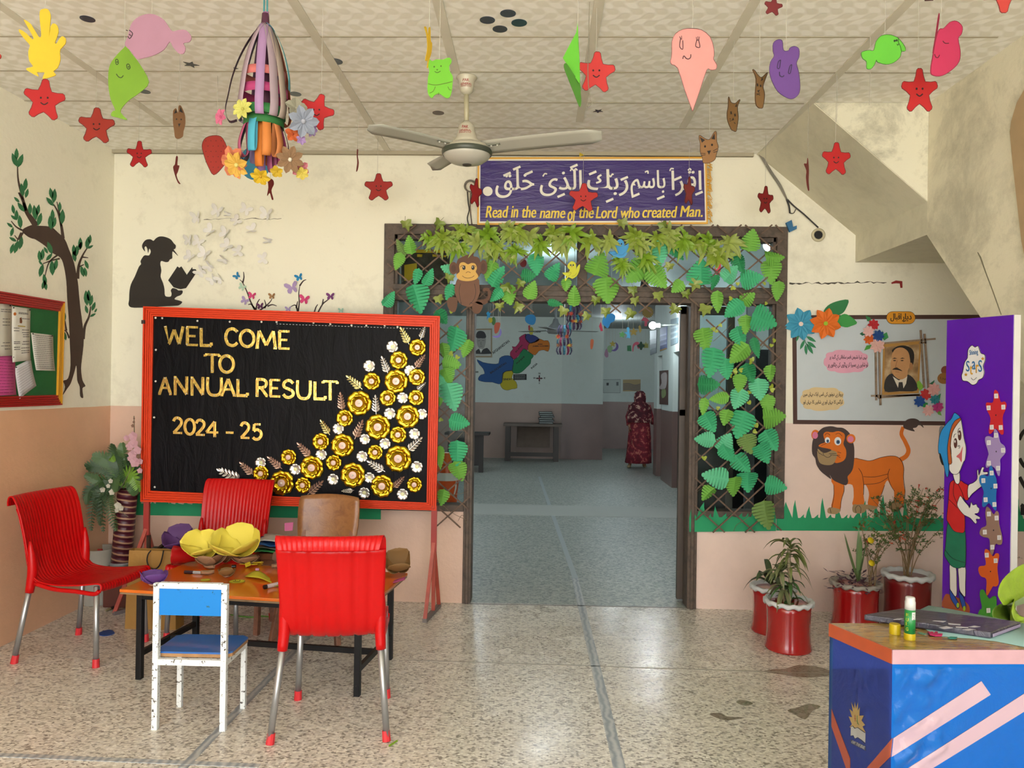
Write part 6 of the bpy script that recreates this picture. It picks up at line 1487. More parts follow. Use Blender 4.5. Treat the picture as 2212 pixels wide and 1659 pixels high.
def lflower(px, py, r, dep, col, n=7, cc=None, face=(0,-1,0)):
 d = LD-dep*ls; o = onY(px, py, d); n_ = V(face).normalized(); e1 = n_.cross(V((0,0,1))).normalized(); e2 = e1.cross(n_); R = r*ls; g = MB()
 for k in range(n):
  a = 2*pi*k/n+.3; dd = e1*math.cos(a)+e2*math.sin(a); ss = -e1*math.sin(a)+e2*math.cos(a); w = R*.32*7/n
  vs = [o, o+dd*R*.45+ss*w+n_*R*.22, o+dd*R*.8+ss*w*.7+n_*R*.2, o+dd*R+n_*R*.08, o+dd*R*.8-ss*w*.7+n_*R*.2, o+dd*R*.45-ss*w+n_*R*.22, o+dd*R*.55+n_*R*.1]
  g.add(vs, [(6, i, i+1) for i in range(5)]+[(6,5,0)])
 f = mk('flower', g, paper(col), lan, solid=0.0008)
 mk('flower_centre', MB().sphere(o+n_*R*.08, R*.16,8), paper(cc or col), f, smooth=True)
for a in ((525,236,24,58, '#dfdc72', 8, '#c9c25a', (-.2,-1,.1)),(478,253,19,40, '#dd6f94', 6, '#c05078', (-.55,-.9,0)),(655,262,34,35, '#9aa2b4', 7, '#b8bccb', (.5,-.9,-.4)),(672,280,16,10, '#a88cc4', 7, '#8a6cae', (.8,-.6,-.4)),(640,235,26,20, '#a8a48f', 5, '#a8a48f', (.6,-.8,.3)),(512,356,30,50, '#e7b64a', 7, '#e8dc80', (-.3,-.9,-.5)),(508,350,36,44, '#dd7f58', 6, '#e8dc80', (-.4,-.9,-.3)),(563,380,22,40, '#e6bf1c', 6, '#d9a818', (0,-.7,-.8)),(627,345,30,52, '#94714f', 8, '#e8ddc8', (.2,-1,-.2)),(648,364,20,30, '#e0808e', 6, '#e0c050', (.5,-.9,-.4)),(652,374,15,34, '#e2cd58', 6, '#e2cd58', (.4,-.8,-.6)),(598,370,15,20, '#e2bc28', 5, '#e2bc28', (0,-.8,-.7)),(632,290,18,25, '#d9662c', 5, '#c24c1c', (.6,-.8,0)),(650,302,12,22, '#b794cc', 6, '#b794cc', (.7,-.8,0))): lflower(*a)
# ================================================================ PURPLE STANDEE
ALB = 0.7
a_ = onY(2047,692,3.55); b_ = onY(2190,680,3.2)
ed = V((b_.x-a_.x, b_.y-a_.y, 0)).normalized(); nrm = V((ed.y, -ed.x, 0))
if nrm.dot(V((-1,-0.3,0))) < 0: nrm = -nrm
PS = Plane(a_, nrm)
st = thing('standee_board', 'tall purple standing board with a cut out child reaching for paper stars', 'display stand', PS((2110,1560)))
st.location.z = 0
foot = [PS((2047,692)), PS((2190,680))]
top_l, top_r = PS((2047,692)), PS((2190,680))
bl_ = PS((2036,1310)); br_ = PS((2180,1340))
def down(t_, b_2): # continue the edge to the floor
 k = (t_.z-0.0)/(t_.z-b_2.z); return t_+(b_2-t_)*k
bl_, br_ = down(top_l, bl_), down(top_r, br_)
PUR = M('#5f06b8', 0.4, var=0.08, vscale=5, bump=0.15, bscale=7)
mk('purple_sheet', MB().prism([top_l, top_r, br_, bl_], nrm*0.003), PUR, st)
mk('white_frame', MB().prism([top_l-nrm*0.0005, top_r+ed*0.004-nrm*0.0005, br_+ed*0.004-nrm*0.0005, bl_-nrm*0.0005],-nrm*0.03), M('#e9e7e2', 0.6, var=0.05), st)
FG = cr(2000,980,4.608); FH = cr(2000,660,4.877)
L0 = 0.0035
ch = thing('child_cutout', 'paper child in blue cap, red shirt and green shorts on the purple board', 'paper cutout', PS(FG(330,1540)[0], L0))
WH = M('#ecebe8', 0.7); BO = M('#17121a', 0.6)
def fig(name, px, col, lift, t=0.0015, parent=ch, outline=True):
 px = sm(px, 3)
 o = mk(name, MB().plate(px, PS, t, L0+lift), col if not isinstance(col, str) else M(col, 0.7, var=0.08, vscale=20), parent)
 if outline: mk('outline', MB().stroke(px, PS, 1.0,0.0004, L0+lift+t, closed=True), BO, o)
 return o
fig('rock', FG(205,1400,260,1410,340,1440,430,1500,435,1590,300,1560,170,1520), '#a8502c', 0.0, outline=False)
fig('leg', FG(250,1105,310,1125,318,1300,318,1400,300,1420,265,1370,250,1340,248,1200), WH, .0005)
fig('leg', FG(335,1125,403,1110,405,1300,402,1420,370,1395,345,1350,338,1240), WH, .0005)
fig('shoe', FG(250,1350,275,1385,300,1420,335,1480,347,1515,330,1542,290,1490,258,1430), '#1f4fb4', .002)
fig('shoe', FG(340,1370,365,1400,390,1430,412,1520,400,1562,378,1530,352,1450), '#1f4fb4', .002)
for x, y in ((333,1508),(398,1540)): cut('toe_cap', circ(*FG(x, y)[0],2.8,5.4,14), PS, M('#9ac41e'), ch, 0.0008, L0+.0038)
fig('shorts', FG(232,670,290,765,350,785,402,770,407,1100,370,1130,330,1140,270,1120,225,1060,195,1000,207,930), '#12785a', .001)
fig('shirt', FG(250,320,265,280,300,265,335,300,360,268,400,295,440,325,440,450,408,460,385,440,400,600,400,770,350,785,290,765,235,680,222,640,240,460), '#d0181c', .0025)
fig('arm', FG(440,320,490,290,530,250,528,175,540,160,548,215,575,140,598,140,590,180,632,182,632,205,580,220,582,310,540,350,480,400,440,440), WH, .0045)
fig('arm', FG(365,420,400,470,440,515,455,540,470,480,487,512,520,503,532,528,552,548,540,590,505,600,556,630,552,652,520,650,527,680,510,695,460,640,400,610,355,560,330,510,345,450), WH, .0045)
fig('neck', FG(290,190,350,180,357,270,340,302,310,282), WH, .0045)
fig('face', FH(385,1190,402,1250,425,1400,446,1500,436,1620)+FG(395,85,350,190,300,205,265,180,250,130)+FH(290,1560,280,1440,300,1340,345,1250), WH, .006)
fig('hair', FH(350,1175,388,1185,393,1205,345,1265,302,1350,285,1500,300,1655,262,1655,255,1500,275,1350,310,1240), '#c2601e', .008)
fig('cap', FH(330,1132,365,1150,388,1182,335,1215,295,1290,270,1400,257,1500)+FG(248,60,258,150,250,222,230,222,205,110,172,0)+FH(165,1560,160,1480,175,1370,205,1300,260,1230,300,1190), '#1d8fd8', .0095)
for x, y in ((336,1450),(380,1368)):
 e = cut('eye', circ(*FH(x, y)[0],3.8,11.0,18), PS, M('#5a2f2a'), ch, 0.0006, L0+.0078)
 cut('eye_glint', circ(*FH(x-4, y-18)[0],1.3,3.0,10), PS, WH, e, 0.0004, L0+.0085)
cut('mouth', sm(FH(345,1590,385,1550,412,1485,405,1560,400,1650,375,1610),3), PS, M('#d4686e'), ch, 0.0006, L0+.0078)
line('drawn_lines', [smo(FH(*s_),4) for s_ in ([358,1340,370,1300,388,1290],[318,1390,325,1360,345,1352],[370,1490,362,1480,380,1475,378,1500,368,1505])], PS, 0.9, BO, ch, L0+.008)
line('body_lines', [smo(FG(*s_),4) for s_ in ([300,270,290,400,335,510],[335,300,375,380,400,460],[205,955,280,1040,405,1085],[245,455,330,540])], PS, 0.8, BO, ch, L0+.0046)
cs = thing('cloud_sign', 'white cloud label with blue and yellow lettering near the top of the purple board', 'paper label', PS(FH(510,830)[0], L0))
co = sm(FH(400,700,420,600,450,550,455,470,495,420,530,440,562,428,590,500,632,520,636,580,615,640,627,700,610,762,567,785,545,822,500,836,450,800,400,790,387,740),3)
cut('cloud', co, PS, M('#f1f1f3', 0.6), cs, 0.002, L0)
mk('outline', MB().stroke(co, PS, 1.2,0.0004, L0+.002, closed=True), BO, cs)
BLU2, YEL2 = M('#1d6fb0', .6), M('#d9a21e', .6)
g = MB(); write(g, 'Shining', FH(474,540)[0], FH(568,528)[0],70/4.877, PS, L0+.0028, shear=.2); write(g, 'Shining', FH(476,540)[0], FH(570,528)[0],70/4.877, PS, L0+.003, shear=.2)
mk('blue_word', g, BLU2, cs)
for c_, x0, x1, yb_, h, mt in (('S', 436,470,695,112, BLU2),('t', 474,504,728,95, YEL2),('a', 498,532,675,88, BLU2),('r', 538,566,712,90, YEL2),('S', 565,602,700,125, BLU2)):
 g = MB()
 for k in range(3): write(g, c_, (FH(x0, yb_)[0][0]+k*.5, FH(x0, yb_)[0][1]),(FH(x1, yb_)[0][0]+k*.5, FH(x1, yb_)[0][1]), h/4.877, PS, L0+.0028+k*.0003)
 mk('letter', g, mt, cs)
g = MB(); g.stroke(smo(FH(490,762,515,785,550,758),4), PS, 1.2,.0004, L0+.0028); mk('smile', g, M('#7d8288'), cs)
g = MB()
for x, y in ((435,728),(613,560)): g.plate(star(*FH(x, y)[0],3.6,0), PS, .0004, L0+.0028)
mk('small_star', g, YEL2, cs)
SS = [('red paper star topmost on the purple board', '#cf1c28', FH(745,888,775,920,800,1015,840,1010,862,1042,850,1100,820,1180,832,1330,815,1362,790,1340,750,1295,710,1340,685,1352,675,1310,695,1190,660,1110,645,1050,660,1020,720,1020,730,920), FH(755,953,675,1078,830,1070,708,1282,803,1285), FH(752,1155)[0]),
('lilac paper star under the red one on the purple board', '#a892c8', FH(745,1300,775,1340,800,1440,845,1480,856,1550,800,1620)+FG(757,110,750,210,735,215,700,140,650,130,620,140,614,100,638,20)+FH(678,1550,645,1440,645,1390,680,1375,730,1390,735,1320), FH(758,1368,682,1445,832,1525)+FG(645,95,737,145), FH(760,1538)[0]),
('bright blue paper star in the hand of the child cutout', '#1274c0', FG(685,118,710,190,735,260,737,340,730,430,735,530,725,565,690,520,660,490,620,527,595,520,600,450,610,370,570,290,570,225,610,210,655,225,665,150), FG(690,192,607,268,728,322,630,458,718,505), FG(686,345)[0]),
('grey brown paper star below the blue one on the purple board', '#9a7a6c', FG(620,530,650,545,690,605,720,570,743,600,745,700,776,830,770,900,740,907,710,900,680,1006,655,970,650,850,590,830,552,797,570,740,620,710,610,600), FG(645,600,722,640,604,780,748,835,680,930), FG(692,762)[0]),
('orange paper star second from the bottom of the purple board', '#e06010', FG(605,950,640,965,680,1022,712,990,741,1012,722,1130,736,1280,710,1322,680,1320,650,1370,625,1411,612,1390,615,1250,560,1220,535,1160,550,1120,610,1105,595,1000), FG(620,1010,708,1065), FG(657,1172)[0]),
('green paper star lowest on the purple board', '#3f9a2e', FG(560,1360,590,1355,615,1400,650,1442,690,1415,716,1430,718,1500,724,1640,640,1690,535,1640,550,1560,575,1530,555,1420), FG(640,1560), None)]
for i, (lab, col, px, labs, hole) in enumerate(SS):
 o = thing('paper_star', lab, 'paper star', PS(center(px), L0),0, 'paper stars on the purple board')
 lf = .0012+.0022*(i % 2) if i != 2 else .012
 cut('card', sm(px, 3), PS, M(col, .7), o, 0.0018, L0+lf)
 for j, (x, y) in enumerate(labs):
  cut('name_label', [(x-4.2, y-4.8),(x+4.0, y-5.2),(x+4.4, y+4.8),(x-3.8, y+5.2)], PS, M('#ecebee', .7), o, 0.0004, L0+lf+.0018)
  g = MB()
  for k in (-1.5,1.5): g.stroke([(x-2.2, y+k),(x+2.2, y+k-.2)], PS, .6,.0003, L0+lf+.0022)
  mk('label_writing', g, M('#6a7090'), o)
 if hole: cut('pin_hole', circ(hole[0], hole[1],1.2,1.8,10), PS, BO, o, .0004, L0+lf+.0018)
tag(mk('board_edge', MB().prism([onX(x, y, XS-0.02) for x, y in ((2214,190),(2196,222),(2184,262),(2181,285),(2188,360),(2198,450),(2206,520),(2214,560))],(0.018,0,0)), M('#c9ac82', .6, var=.08)), 'beige rounded board leaning on the stair wall at the edge of the view', 'board')

ALB = 0.5
# ================================================================ PODIUM TABLE
ZT = 0.93
A_ = onZ(1928,1403, ZT); B2 = onZ(1793,1346, ZT); C_ = onZ(2212,1403, ZT)
fd = (C_-A_).normalized(); bd_ = (B2-A_); C_ = A_+fd*0.62; D_ = C_+bd_
pod = thing('podium_table', 'podium table wrapped in blue plastic with a wood grain top and pink stripes', 'table', (A_+D_)/2); pod.location.z = 0
q = NT('wood grain vinyl'); tc = q.n('TexCoord').outputs['Object']; mp = q.n('Mapping'); mp.inputs['Scale'].default_value = (5,26,5); mp.inputs['Rotation'].default_value = (0,0,0.1); q.l(tc, mp.inputs[0])
n_ = q.noise(mp.outputs[0],2.2,5,0.6,1.2); q.l(q.ramp(n_, [(0.3, '#6a5026'),(0.48, '#8f703a'),(0.7, '#a8905c')]), q.b.inputs['Base Color']); q.b.inputs['Roughness'].default_value = 0.22; q.b.inputs['Coat Weight'].default_value = .5; q.bump(n_, .25,.004)
ov = 0.012
def quad_top(z, e=0.0): return [V((p.x, p.y, z)) for p in (A_-fd*e-bd_.normalized()*e, C_+fd*e-bd_.normalized()*e, D_+fd*e+bd_.normalized()*e, B2-fd*e+bd_.normalized()*e)]
mk('tabletop', MB().prism(quad_top(ZT-0.006,0.0),(0,0,0.006)), q.m, pod)
mk('core_board', MB().prism(quad_top(ZT-0.034,-0.002),(0,0,0.0275)), M('#a98c62', .7), pod)
def film(name, base_, var_=0.1):
 q = NT(name); tc = q.n('TexCoord').outputs['Object']; nz = q.noise(tc, 5.0,5,.6,1.5)
 q.l(q.mix(q.math('MULTIPLY', nz, .35), base_, tuple(min(1, c*1.25+.004) if i < 3 else 1 for i, c in enumerate(lin(base_)))), q.b.inputs['Base Color'])
 q.b.inputs['Roughness'].default_value = .35; q.b.inputs['Specular IOR Level'].default_value = .12
 q.bump(nz, .25,.02); return q.m
sd = bd_.normalized(); nf = V((fd.y, -fd.x, 0)).normalized(); nf = nf if nf.y < 0 else -nf
nl = V((sd.y, -sd.x, 0)).normalized(); nl = nl if nl.x < 0 else -nl
PF = Plane(A_, nf); PL_ = Plane(A_, nl)
zb = ZT-0.034
mk('pink_edge', MB().prism([A_-fd*.002, C_, V((C_.x, C_.y, zb)), V((A_.x, A_.y, zb))-fd*.002], nf*.004), M('#e3b3bf', .4, var=.08, vscale=25, coat=.5), pod)
mk('orange_edge', MB().prism([A_, B2, V((B2.x, B2.y, zb)), V((A_.x, A_.y, zb))], nl*.004), M('#cf5a2c', .4, var=.08, vscale=25, coat=.5), pod)
for nm, p, qd, nn, c in (('front_panel', A_, C_, nf, '#0455a0'),('side_panel', A_, B2, nl, '#26377a')):
 mk(nm, MB().prism([V((p.x, p.y, zb)), V((qd.x, qd.y, zb)), V((qd.x, qd.y, 0)), V((p.x, p.y, 0))],-nn*.012), film(nm+' film', c), pod)
mk('back_panel', MB().prism([V((B2.x, B2.y, zb)), V((D_.x, D_.y, zb)), V((D_.x, D_.y, 0)), V((B2.x, B2.y, 0))],-sd*.012), M('#1d5fa8', .5), pod)
mk('side_panel', MB().prism([V((C_.x, C_.y, zb)), V((D_.x, D_.y, zb)), V((D_.x, D_.y, 0)), V((C_.x, C_.y, 0))],-fd*.012), M('#33489a', .5), pod)
PC = cr(1780,1230,3.868)
def ext(a, b, k): return (a[0]+(b[0]-a[0])*k, a[1]+(b[1]-a[1])*k)
PK, OR = M('#ecc8d4', .4, coat=.5), M('#d9684c', .4, coat=.5)
s1 = PC(1312,932,1390,1045,562,1565,578,1408)
mk('pink_strip', MB().plate([s1[0], s1[1], s1[2], s1[3]], PF, .0012,.0005), PK, pod)
s2 = [ext(PC(700,1659)[0], PC(1671,1035)[0], k) for k in (-.35,1.5)]; s3 = [ext(PC(905,1659)[0], PC(1671,1185)[0], k) for k in (-.35,1.5)]
mk('pink_strip', MB().plate([s2[0], s2[1], s3[1], s3[0]], PF, .0012,.0005), PK, pod)
o1, o2 = PC(575,1410)[0], PC(360,1659)[0]; p1, p2 = PC(558,1565)[0], PC(462,1659)[0]
mk('orange_strip', MB().plate([o1, p1, ext(p1, p2,1.8), ext(o1, o2,1.45)], PL_, .0012,.0005), OR, pod)
mk('orange_strip', MB().plate(PC(66,1165,145,1380,222,1580,222,1700,195,1680,66,1310), PL_, .0012,.0005), OR, pod)
lg = MB().plate(PC(215,1318,236,1292,208,1228,238,1236,215,1165,245,1190,230,1108,256,1165,260,1105,270,1165,286,1110,284,1180,302,1152,298,1222,335,1220,316,1262,346,1300,324,1312,350,1362,300,1340,262,1322), PL_, .0006,.0006)
LO = mk('emblem_flame', lg, M('#d6b878', .5), pod)
g = MB()
for s_ in ([262,1215,264,1270],[255,1245,272,1248]): g.stroke(PC(*s_), PL_, .9,.0003,.0014)
mk('red_stroke', g, M('#b5503a'), LO)
g = MB()
for s_ in ([280,1220,284,1290],[276,1262,296,1300]): g.stroke(PC(*s_), PL_, .9,.0003,.0014)
mk('green_stroke', g, M('#4a9a5a'), LO)
mk('emblem_book', MB().plate(PC(228,1312,246,1308,262,1328,285,1320,320,1345,350,1365,348,1448,322,1425,285,1400,262,1412,250,1385,226,1388), PL_, .0006,.001), M('#d9dbd8', .5), pod)
line('emblem_outline', [PC(228,1390,250,1390,262,1415,288,1405,322,1430,346,1458), PC(228,1312,246,1308,262,1328,285,1320,320,1345,350,1365)], PL_, 1.3, M('#3a4258'), pod, .0017)
mk('emblem_banner', MB().plate(PC(226,1420,350,1478,352,1515,228,1452), PL_, .0006,.001), M('#4a526c', .5), pod)
g = MB();
for tx_, a, b in (('ADMIT', (230,1446),(262,1463)),('THE', (268,1465),(300,1482)),('BE', (306,1484),(340,1502))): write(g, tx_, PC(*a)[0], PC(*b)[0],24/3.868, PL_, .0018, bold=.01)
mk('emblem_words', g, M('#e2e3de', .6), pod)
FILM = glass('clear wrapping film', (1,1,1,1),.2)
def wrap(x0, x1, y0, y1, pl, seed, amp=.006, k0=.14):
 rnd = random.Random(seed); ph = [(rnd.uniform(-1,1), rnd.uniform(-1,1), rnd.uniform(0,6)) for _ in range(7)]; rows = []
 for j in range(41):
  r = []
  for i in range(49):
   x = x0+(x1-x0)*i/48; y = y0+(y1-y0)*j/40; u, v = i/48*16, j/40*14
   h = sum(math.sin(a*u*1.7+b*v*1.5+c)**3 for a, b, c in ph)/7
   r.append(pl((x, y),.003+amp*abs(h)*math.exp(-((i/48-k0)/.22)**2)))
  rows.append(r)
 return MB().grid(rows)
mk('wrapping_film', wrap(1927,2290,1440,1720, PF, 4,.045), FILM, pod, smooth=True)
mk('wrapping_film', wrap(1797,1924,1445,1720, PL_, 7,.012,.5), FILM, pod, smooth=True)
# things on the podium
PTOP = Plane((0,0, ZT),(0,0,1))
t = thing('glue_stick', 'open green and yellow glue stick standing on the podium', 'glue stick', PTOP((1965,1381)))
c = PTOP((1965,1381)); gs = c.y/FPX
mk('base', MB().lathe([(11*gs, 0),(11.5*gs, .001),(11.5*gs, 13*gs),(10.6*gs, 14*gs)], c, 24), M('#e0c40e', .35), t, smooth=False)
mk('barrel', MB().lathe([(10.8*gs, 13.5*gs),(10.8*gs, 64*gs)], c, 28), M('#1d9a4c', .35), t, smooth=True)
mk('collar', MB().lathe([(10.6*gs, 64*gs),(10.6*gs, 80*gs),(9.6*gs, 82*gs),(9.6*gs, 88*gs),(8.8*gs, 90*gs),(.0001,90.5*gs)], c, 28), M('#eceeec', .4), t, smooth=True)
def wraptxt(s_, a0, a1, z, h, mb, bold=.01):
 vs, fs = text2d(s_, bold); x0 = min(q_[0] for q_ in vs); x1 = max(q_[0] for q_ in vs); y0 = min(q_[1] for q_ in vs); y1 = max(q_[1] for q_ in vs)
 out = []
 for q_ in vs:
  a = a0+(q_[0]-x0)/(x1-x0)*(a1-a0); out.append(c+V((math.sin(a)*10.95*gs, -math.cos(a)*10.95*gs, z+(q_[1]-y0)/(y1-y0)*h)))
 mb.add(out, fs)
def wrappatch(a0, a1, z0, z1, mb, k=1.006):
 n = 6; mb.grid([[c+V((math.sin(a0+(a1-a0)*i/n)*10.8*k*gs, -math.cos(a0+(a1-a0)*i/n)*10.8*k*gs, z)) for i in range(n+1)] for z in (z0, z1)])
g = MB(); wrappatch(-.1,.75,44*gs, 60*gs, g); mk('white_label', g, M('#eef0ee', .4), t)
g = MB()
for k in range(3): wraptxt('GLUE'[k:k+1],.1+.0,.45,(54-5*k)*gs, 3.2*gs, g)
mk('label_writing', g, M('#4a4a4a'), t)
g = MB(); wraptxt('CE', .1,.6,20*gs, 5*gs, g); mk('mark', g, M('#14401f'), t)
g = MB()
for k, (z, col) in enumerate(((20,0),(31,0),(40,0),(50,0))): wraptxt('GLUE'[k],-1.2,-.7, z*gs, 7*gs, g)
mk('yellow_lettering', g, M('#ddd42a', .4), t)
t = PTOP((1933,1369)); gs2 = t.y/FPX
tag(mk('glue_cap', MB().lathe([(11.2*gs2,0),(11.4*gs2,.001),(11.2*gs2,20*gs2),(10.2*gs2,21.5*gs2),(.0001,21.6*gs2)], t, 26), M('#e3c50c', .35), smooth=False, bevel=.0006), 'yellow glue stick cap lying beside the open glue stick', 'cap')
SHZ = 0.004
mp_ = [(1963,1328),(1978,1317),(2004,1308),(2060,1316),(2212,1346),(2300,1360),(2300,1420),(2212,1398),(2130,1381),(2085,1377),(2030,1376)]
msh = MB(); vs = []
def podp(px, py, z): return Plane((0,0, ZT+z),(0,0,1))((px, py))
mint = M('#a9d3cd', .7, var=.04)
rows = [[podp(x, y, z) for x, y, z in r] for r in (
[(1965,1330,.004),(1985,1318,.010),(2006,1308,.014),(2060,1317,.010),(2130,1331,.006),(2212,1347,.004),(2290,1362,.003)],
[(1990,1352,.0015),(2010,1345,.002),(2030,1340,.002),(2080,1345,.002),(2150,1358,.002),(2215,1372,.002),(2290,1388,.002)],
[(2020,1374,.001),(2040,1375,.001),(2062,1377,.001),(2095,1379,.001),(2150,1385,.001),(2215,1398,.001),(2290,1414,.001)])]
tag(mk('mint_paper', MB().grid(rows), mint, smooth=True, solid=.0008), 'pale mint sheet of paper spread on the podium under the dark folder', 'paper')
t = thing('folder', 'dark plastic wrapped folder lying on the mint paper on the podium', 'folder', podp(2040,1355,.002))
fp = [(1866,1340),(1955,1325),(2205,1356),(2140,1380)]
fq = [podp(x, y, .003) for x, y in fp]; fq = [fq[0], fq[1], fq[2], fq[3]]
q = NT('dark glossy folder'); tc = q.n('TexCoord').outputs['Object']; mp = q.n('Mapping'); mp.inputs['Scale'].default_value = (4,18,4); q.l(tc, mp.inputs[0]); nz = q.noise(mp.outputs[0],3,5,.6,1)
q.l(q.ramp(nz, [(.35, '#1d1b26'),(.55, '#2b2736'),(.75, '#453c50')]), q.b.inputs['Base Color']); q.b.inputs['Roughness'].default_value = .3; q.b.inputs['Coat Weight'].default_value = .25; q.bump(nz, .5,.01)
fz_ = podp(2000,1350,0).y/FPX*13
mk('cover', MB().prism(fq, (0,0, fz_)), q.m, t, bevel=.003)
mk('page_edges', MB().prism([fq[3]+(fq[2]-fq[3])*.05+V((.0006,-.0006, fz_*.25)), fq[3]+(fq[2]-fq[3])*.95+V((.0006,-.0006, fz_*.25)), fq[3]+(fq[2]-fq[3])*.95+V((.0006,-.0006, fz_*.7)), fq[3]+(fq[2]-fq[3])*.05+V((.0006,-.0006, fz_*.7))],(.0012,-.0012,0)), M('#b9a9cc', .5), t)
ft_ = Plane((0,0, ZT+.003+fz_+.0004),(0,0,1)); N2 = cr(1920,1290,11.06)
for i, p in enumerate(([105,540,200,512,290,505,360,520,260,545],[1040,565,1100,555,1370,575,1290,600],[1415,620,1720,648,1710,672,1425,650],[1190,730,1380,695,1530,738,1330,762],[1595,700,1900,715,1900,738,1610,730],[1905,708,2040,682,2190,705,2050,725],[1755,778,1930,752,2080,772,1900,798])):
 mk('white_shape', MB().prism([ft_(x) for x in N2(*p)],(0,0,.0004)), M('#e9e6f0', .4), t)
for nm, p, col, lab in (('paper_scrap', [930,860,960,845,985,870,1015,855,1060,860,1075,900,1110,850,1170,860,1165,905,1230,900,1285,905,1260,940,1100,940,980,910], '#d9246c', 'hot pink scrap of crepe paper in front of the dark folder'),('paper_scrap', [680,845,780,850,900,895,850,900,760,885], '#5f9a74', 'thin green paper scrap at the folder edge'),('paper_scrap', [1400,975,1480,950,1640,965,1600,1000,1450,998], '#3aa08f', 'small teal paper scrap at the folder edge')):
 P2 = Plane((0,0, ZT+.002),(0,0,1)); r_ = [P2(x) for x in N2(*p)]
 mb = MB().prism(r_, (0,0,.004 if col == '#d9246c' else .0015)); tag(mk(nm, mb, paper(col)), lab, 'paper', 'paper scraps on the podium')

ALB = 0.8
# ================================================================ POTTED PLANTS
POT = M('#b01416', .2, coat=.6, var=.06, vscale=3); RIM = M('#dfe3e6', .55, bump=.3, bscale=40); SOIL = M('#6e5a3e', .95, var=.3, vscale=40, bump=.8, bscale=50)
def pot_parts(t, c, R, H, rim=RIM, mat=POT):
 mk('pot', MB().lathe([(R*.97,0),(R*1.0,.004),(R*1.01,.012),(R*.96, H*.12),(R*.925, H*.35),(R*.92, H*.55),(R*.94, H*.8),(R*.97, H*.93),(R*.9, H*.93)], c, 40), mat, t, smooth=True)
 n = 72; rows = []
 for r, z, wv in ((.93,.925,0),(1.02,.90,.006),(1.09,.94,.008),(1.08,.985,.005),(1.0,1.0,.004),(.86,.985,0),(.82,.90,0)):
  rows.append([V(c)+V((R*r*math.cos(2*pi*k/n), R*r*math.sin(2*pi*k/n), H*z+wv*math.sin(2*pi*k/n*14))) for k in range(n)])
 mk('rim', MB().grid(rows, closed=True), rim, t, smooth=True)
 mk('soil', MB().lathe([(.0001, H*.9),(R*.5, H*.905),(R*.84, H*.89)], c, 24), SOIL, t, smooth=True)
def strap(g, p, az, L, W, rise, droop, seg=6):
 rows = []; d = V((math.cos(az), math.sin(az),0)); s_ = V((-d.y, d.x, 0))
 for i in range(seg+1):
  f = i/seg; c = p+d*L*(f*(1-.15*f))+V((0,0, rise*L*f-droop*L*f*f)); w = W/2*(math.sin(pi*min(1,.18+.82*f)))**.7 if i < seg else .0005
  rows.append([c-s_*w+V((0,0, w*.5)), c, c+s_*w+V((0,0, w*.5))])
 g.grid(rows)
LEAFO = M('#6f7a40', .45, var=.25, vscale=5); LEAFG = M('#3f6a34', .45, var=.25, vscale=5); STEM = M('#a89a7c', .8, var=.2, vscale=30, bump=.4)
def rnd_leaf_whorl(g, p, n, L, W, rnd, up=(.2,1.0), dr=(.6,1.2)):
 for k in range(n): strap(g, p+V((0,0, rnd.uniform(-.02,.03))),2*pi*k/n+rnd.uniform(-.4,.4), L*rnd.uniform(.65,1.1), W*rnd.uniform(.8,1.2), rnd.uniform(*up), rnd.uniform(*dr))
c = V((1.535,4.66,0)); R = .135; H = .295
t = thing('potted_plant', 'red pot with scalloped white rim and a pale strap leaved plant, standing in front', 'potted plant', c, 0, 'red pots of plants by the wall')
pot_parts(t, c, R, H); rnd = random.Random(4)
mk('stem', MB().tube(smo([tuple(c+V((.0,0,.25))), tuple(c+V((.012,0,.36))), tuple(c+V((.0,.005,.5))), tuple(c+V((-.004,0,.6)))],4),.011,8), STEM, t, smooth=True)
mk('stem', MB().tube(smo([tuple(c+V((-.02,.01,.25))), tuple(c+V((-.03,.01,.34))), tuple(c+V((-.05,.01,.43)))],4),.007,8), STEM, t, smooth=True)
g = MB(); rnd_leaf_whorl(g, c+V((0,0,.60)),13,.17,.022, rnd); rnd_leaf_whorl(g, c+V((.0,0,.55)),12,.17,.022, rnd, (.1,.7),(.7,1.2)); rnd_leaf_whorl(g, c+V((.01,0,.48)),10,.15,.02, rnd, (0,.5),(.8,1.3)); mk('upper_leaves', g, LEAFO, t, smooth=True)
g = MB(); rnd_leaf_whorl(g, c+V((-.05,.01,.44)),14,.15,.022, rnd); rnd_leaf_whorl(g, c+V((-.03,.0,.36)),10,.16,.02, rnd, (-.1,.5),(.6,1.3)); mk('middle_leaves', g, M('#7c8258', .5, var=.25, vscale=5), t, smooth=True)
g = MB(); rnd_leaf_whorl(g, c+V((.01,0,.28)),8,.14,.024, rnd, (.4,.8),(.4,.9)); rnd_leaf_whorl(g, c+V((.0,0,.36)),6,.17,.022, rnd, (.2,.6),(.5,1.0)); mk('lower_leaves', g, LEAFG, t, smooth=True)
c2 = V((1.545,4.99,0))
t = thing('potted_plant', 'red pot with white rim and broad drooping leaves, half hidden behind the front pot', 'potted plant', c2,0, 'red pots of plants by the wall')
pot_parts(t, c2, R, H)
g = MB(); rnd_leaf_whorl(g, c2+V((-.02,-.01,.3)),9,.22,.05, rnd, (.6,1.3),(.6,1.2)); mk('leaves', g, M('#4a5c3c', .4, var=.25, vscale=5), t, smooth=True)
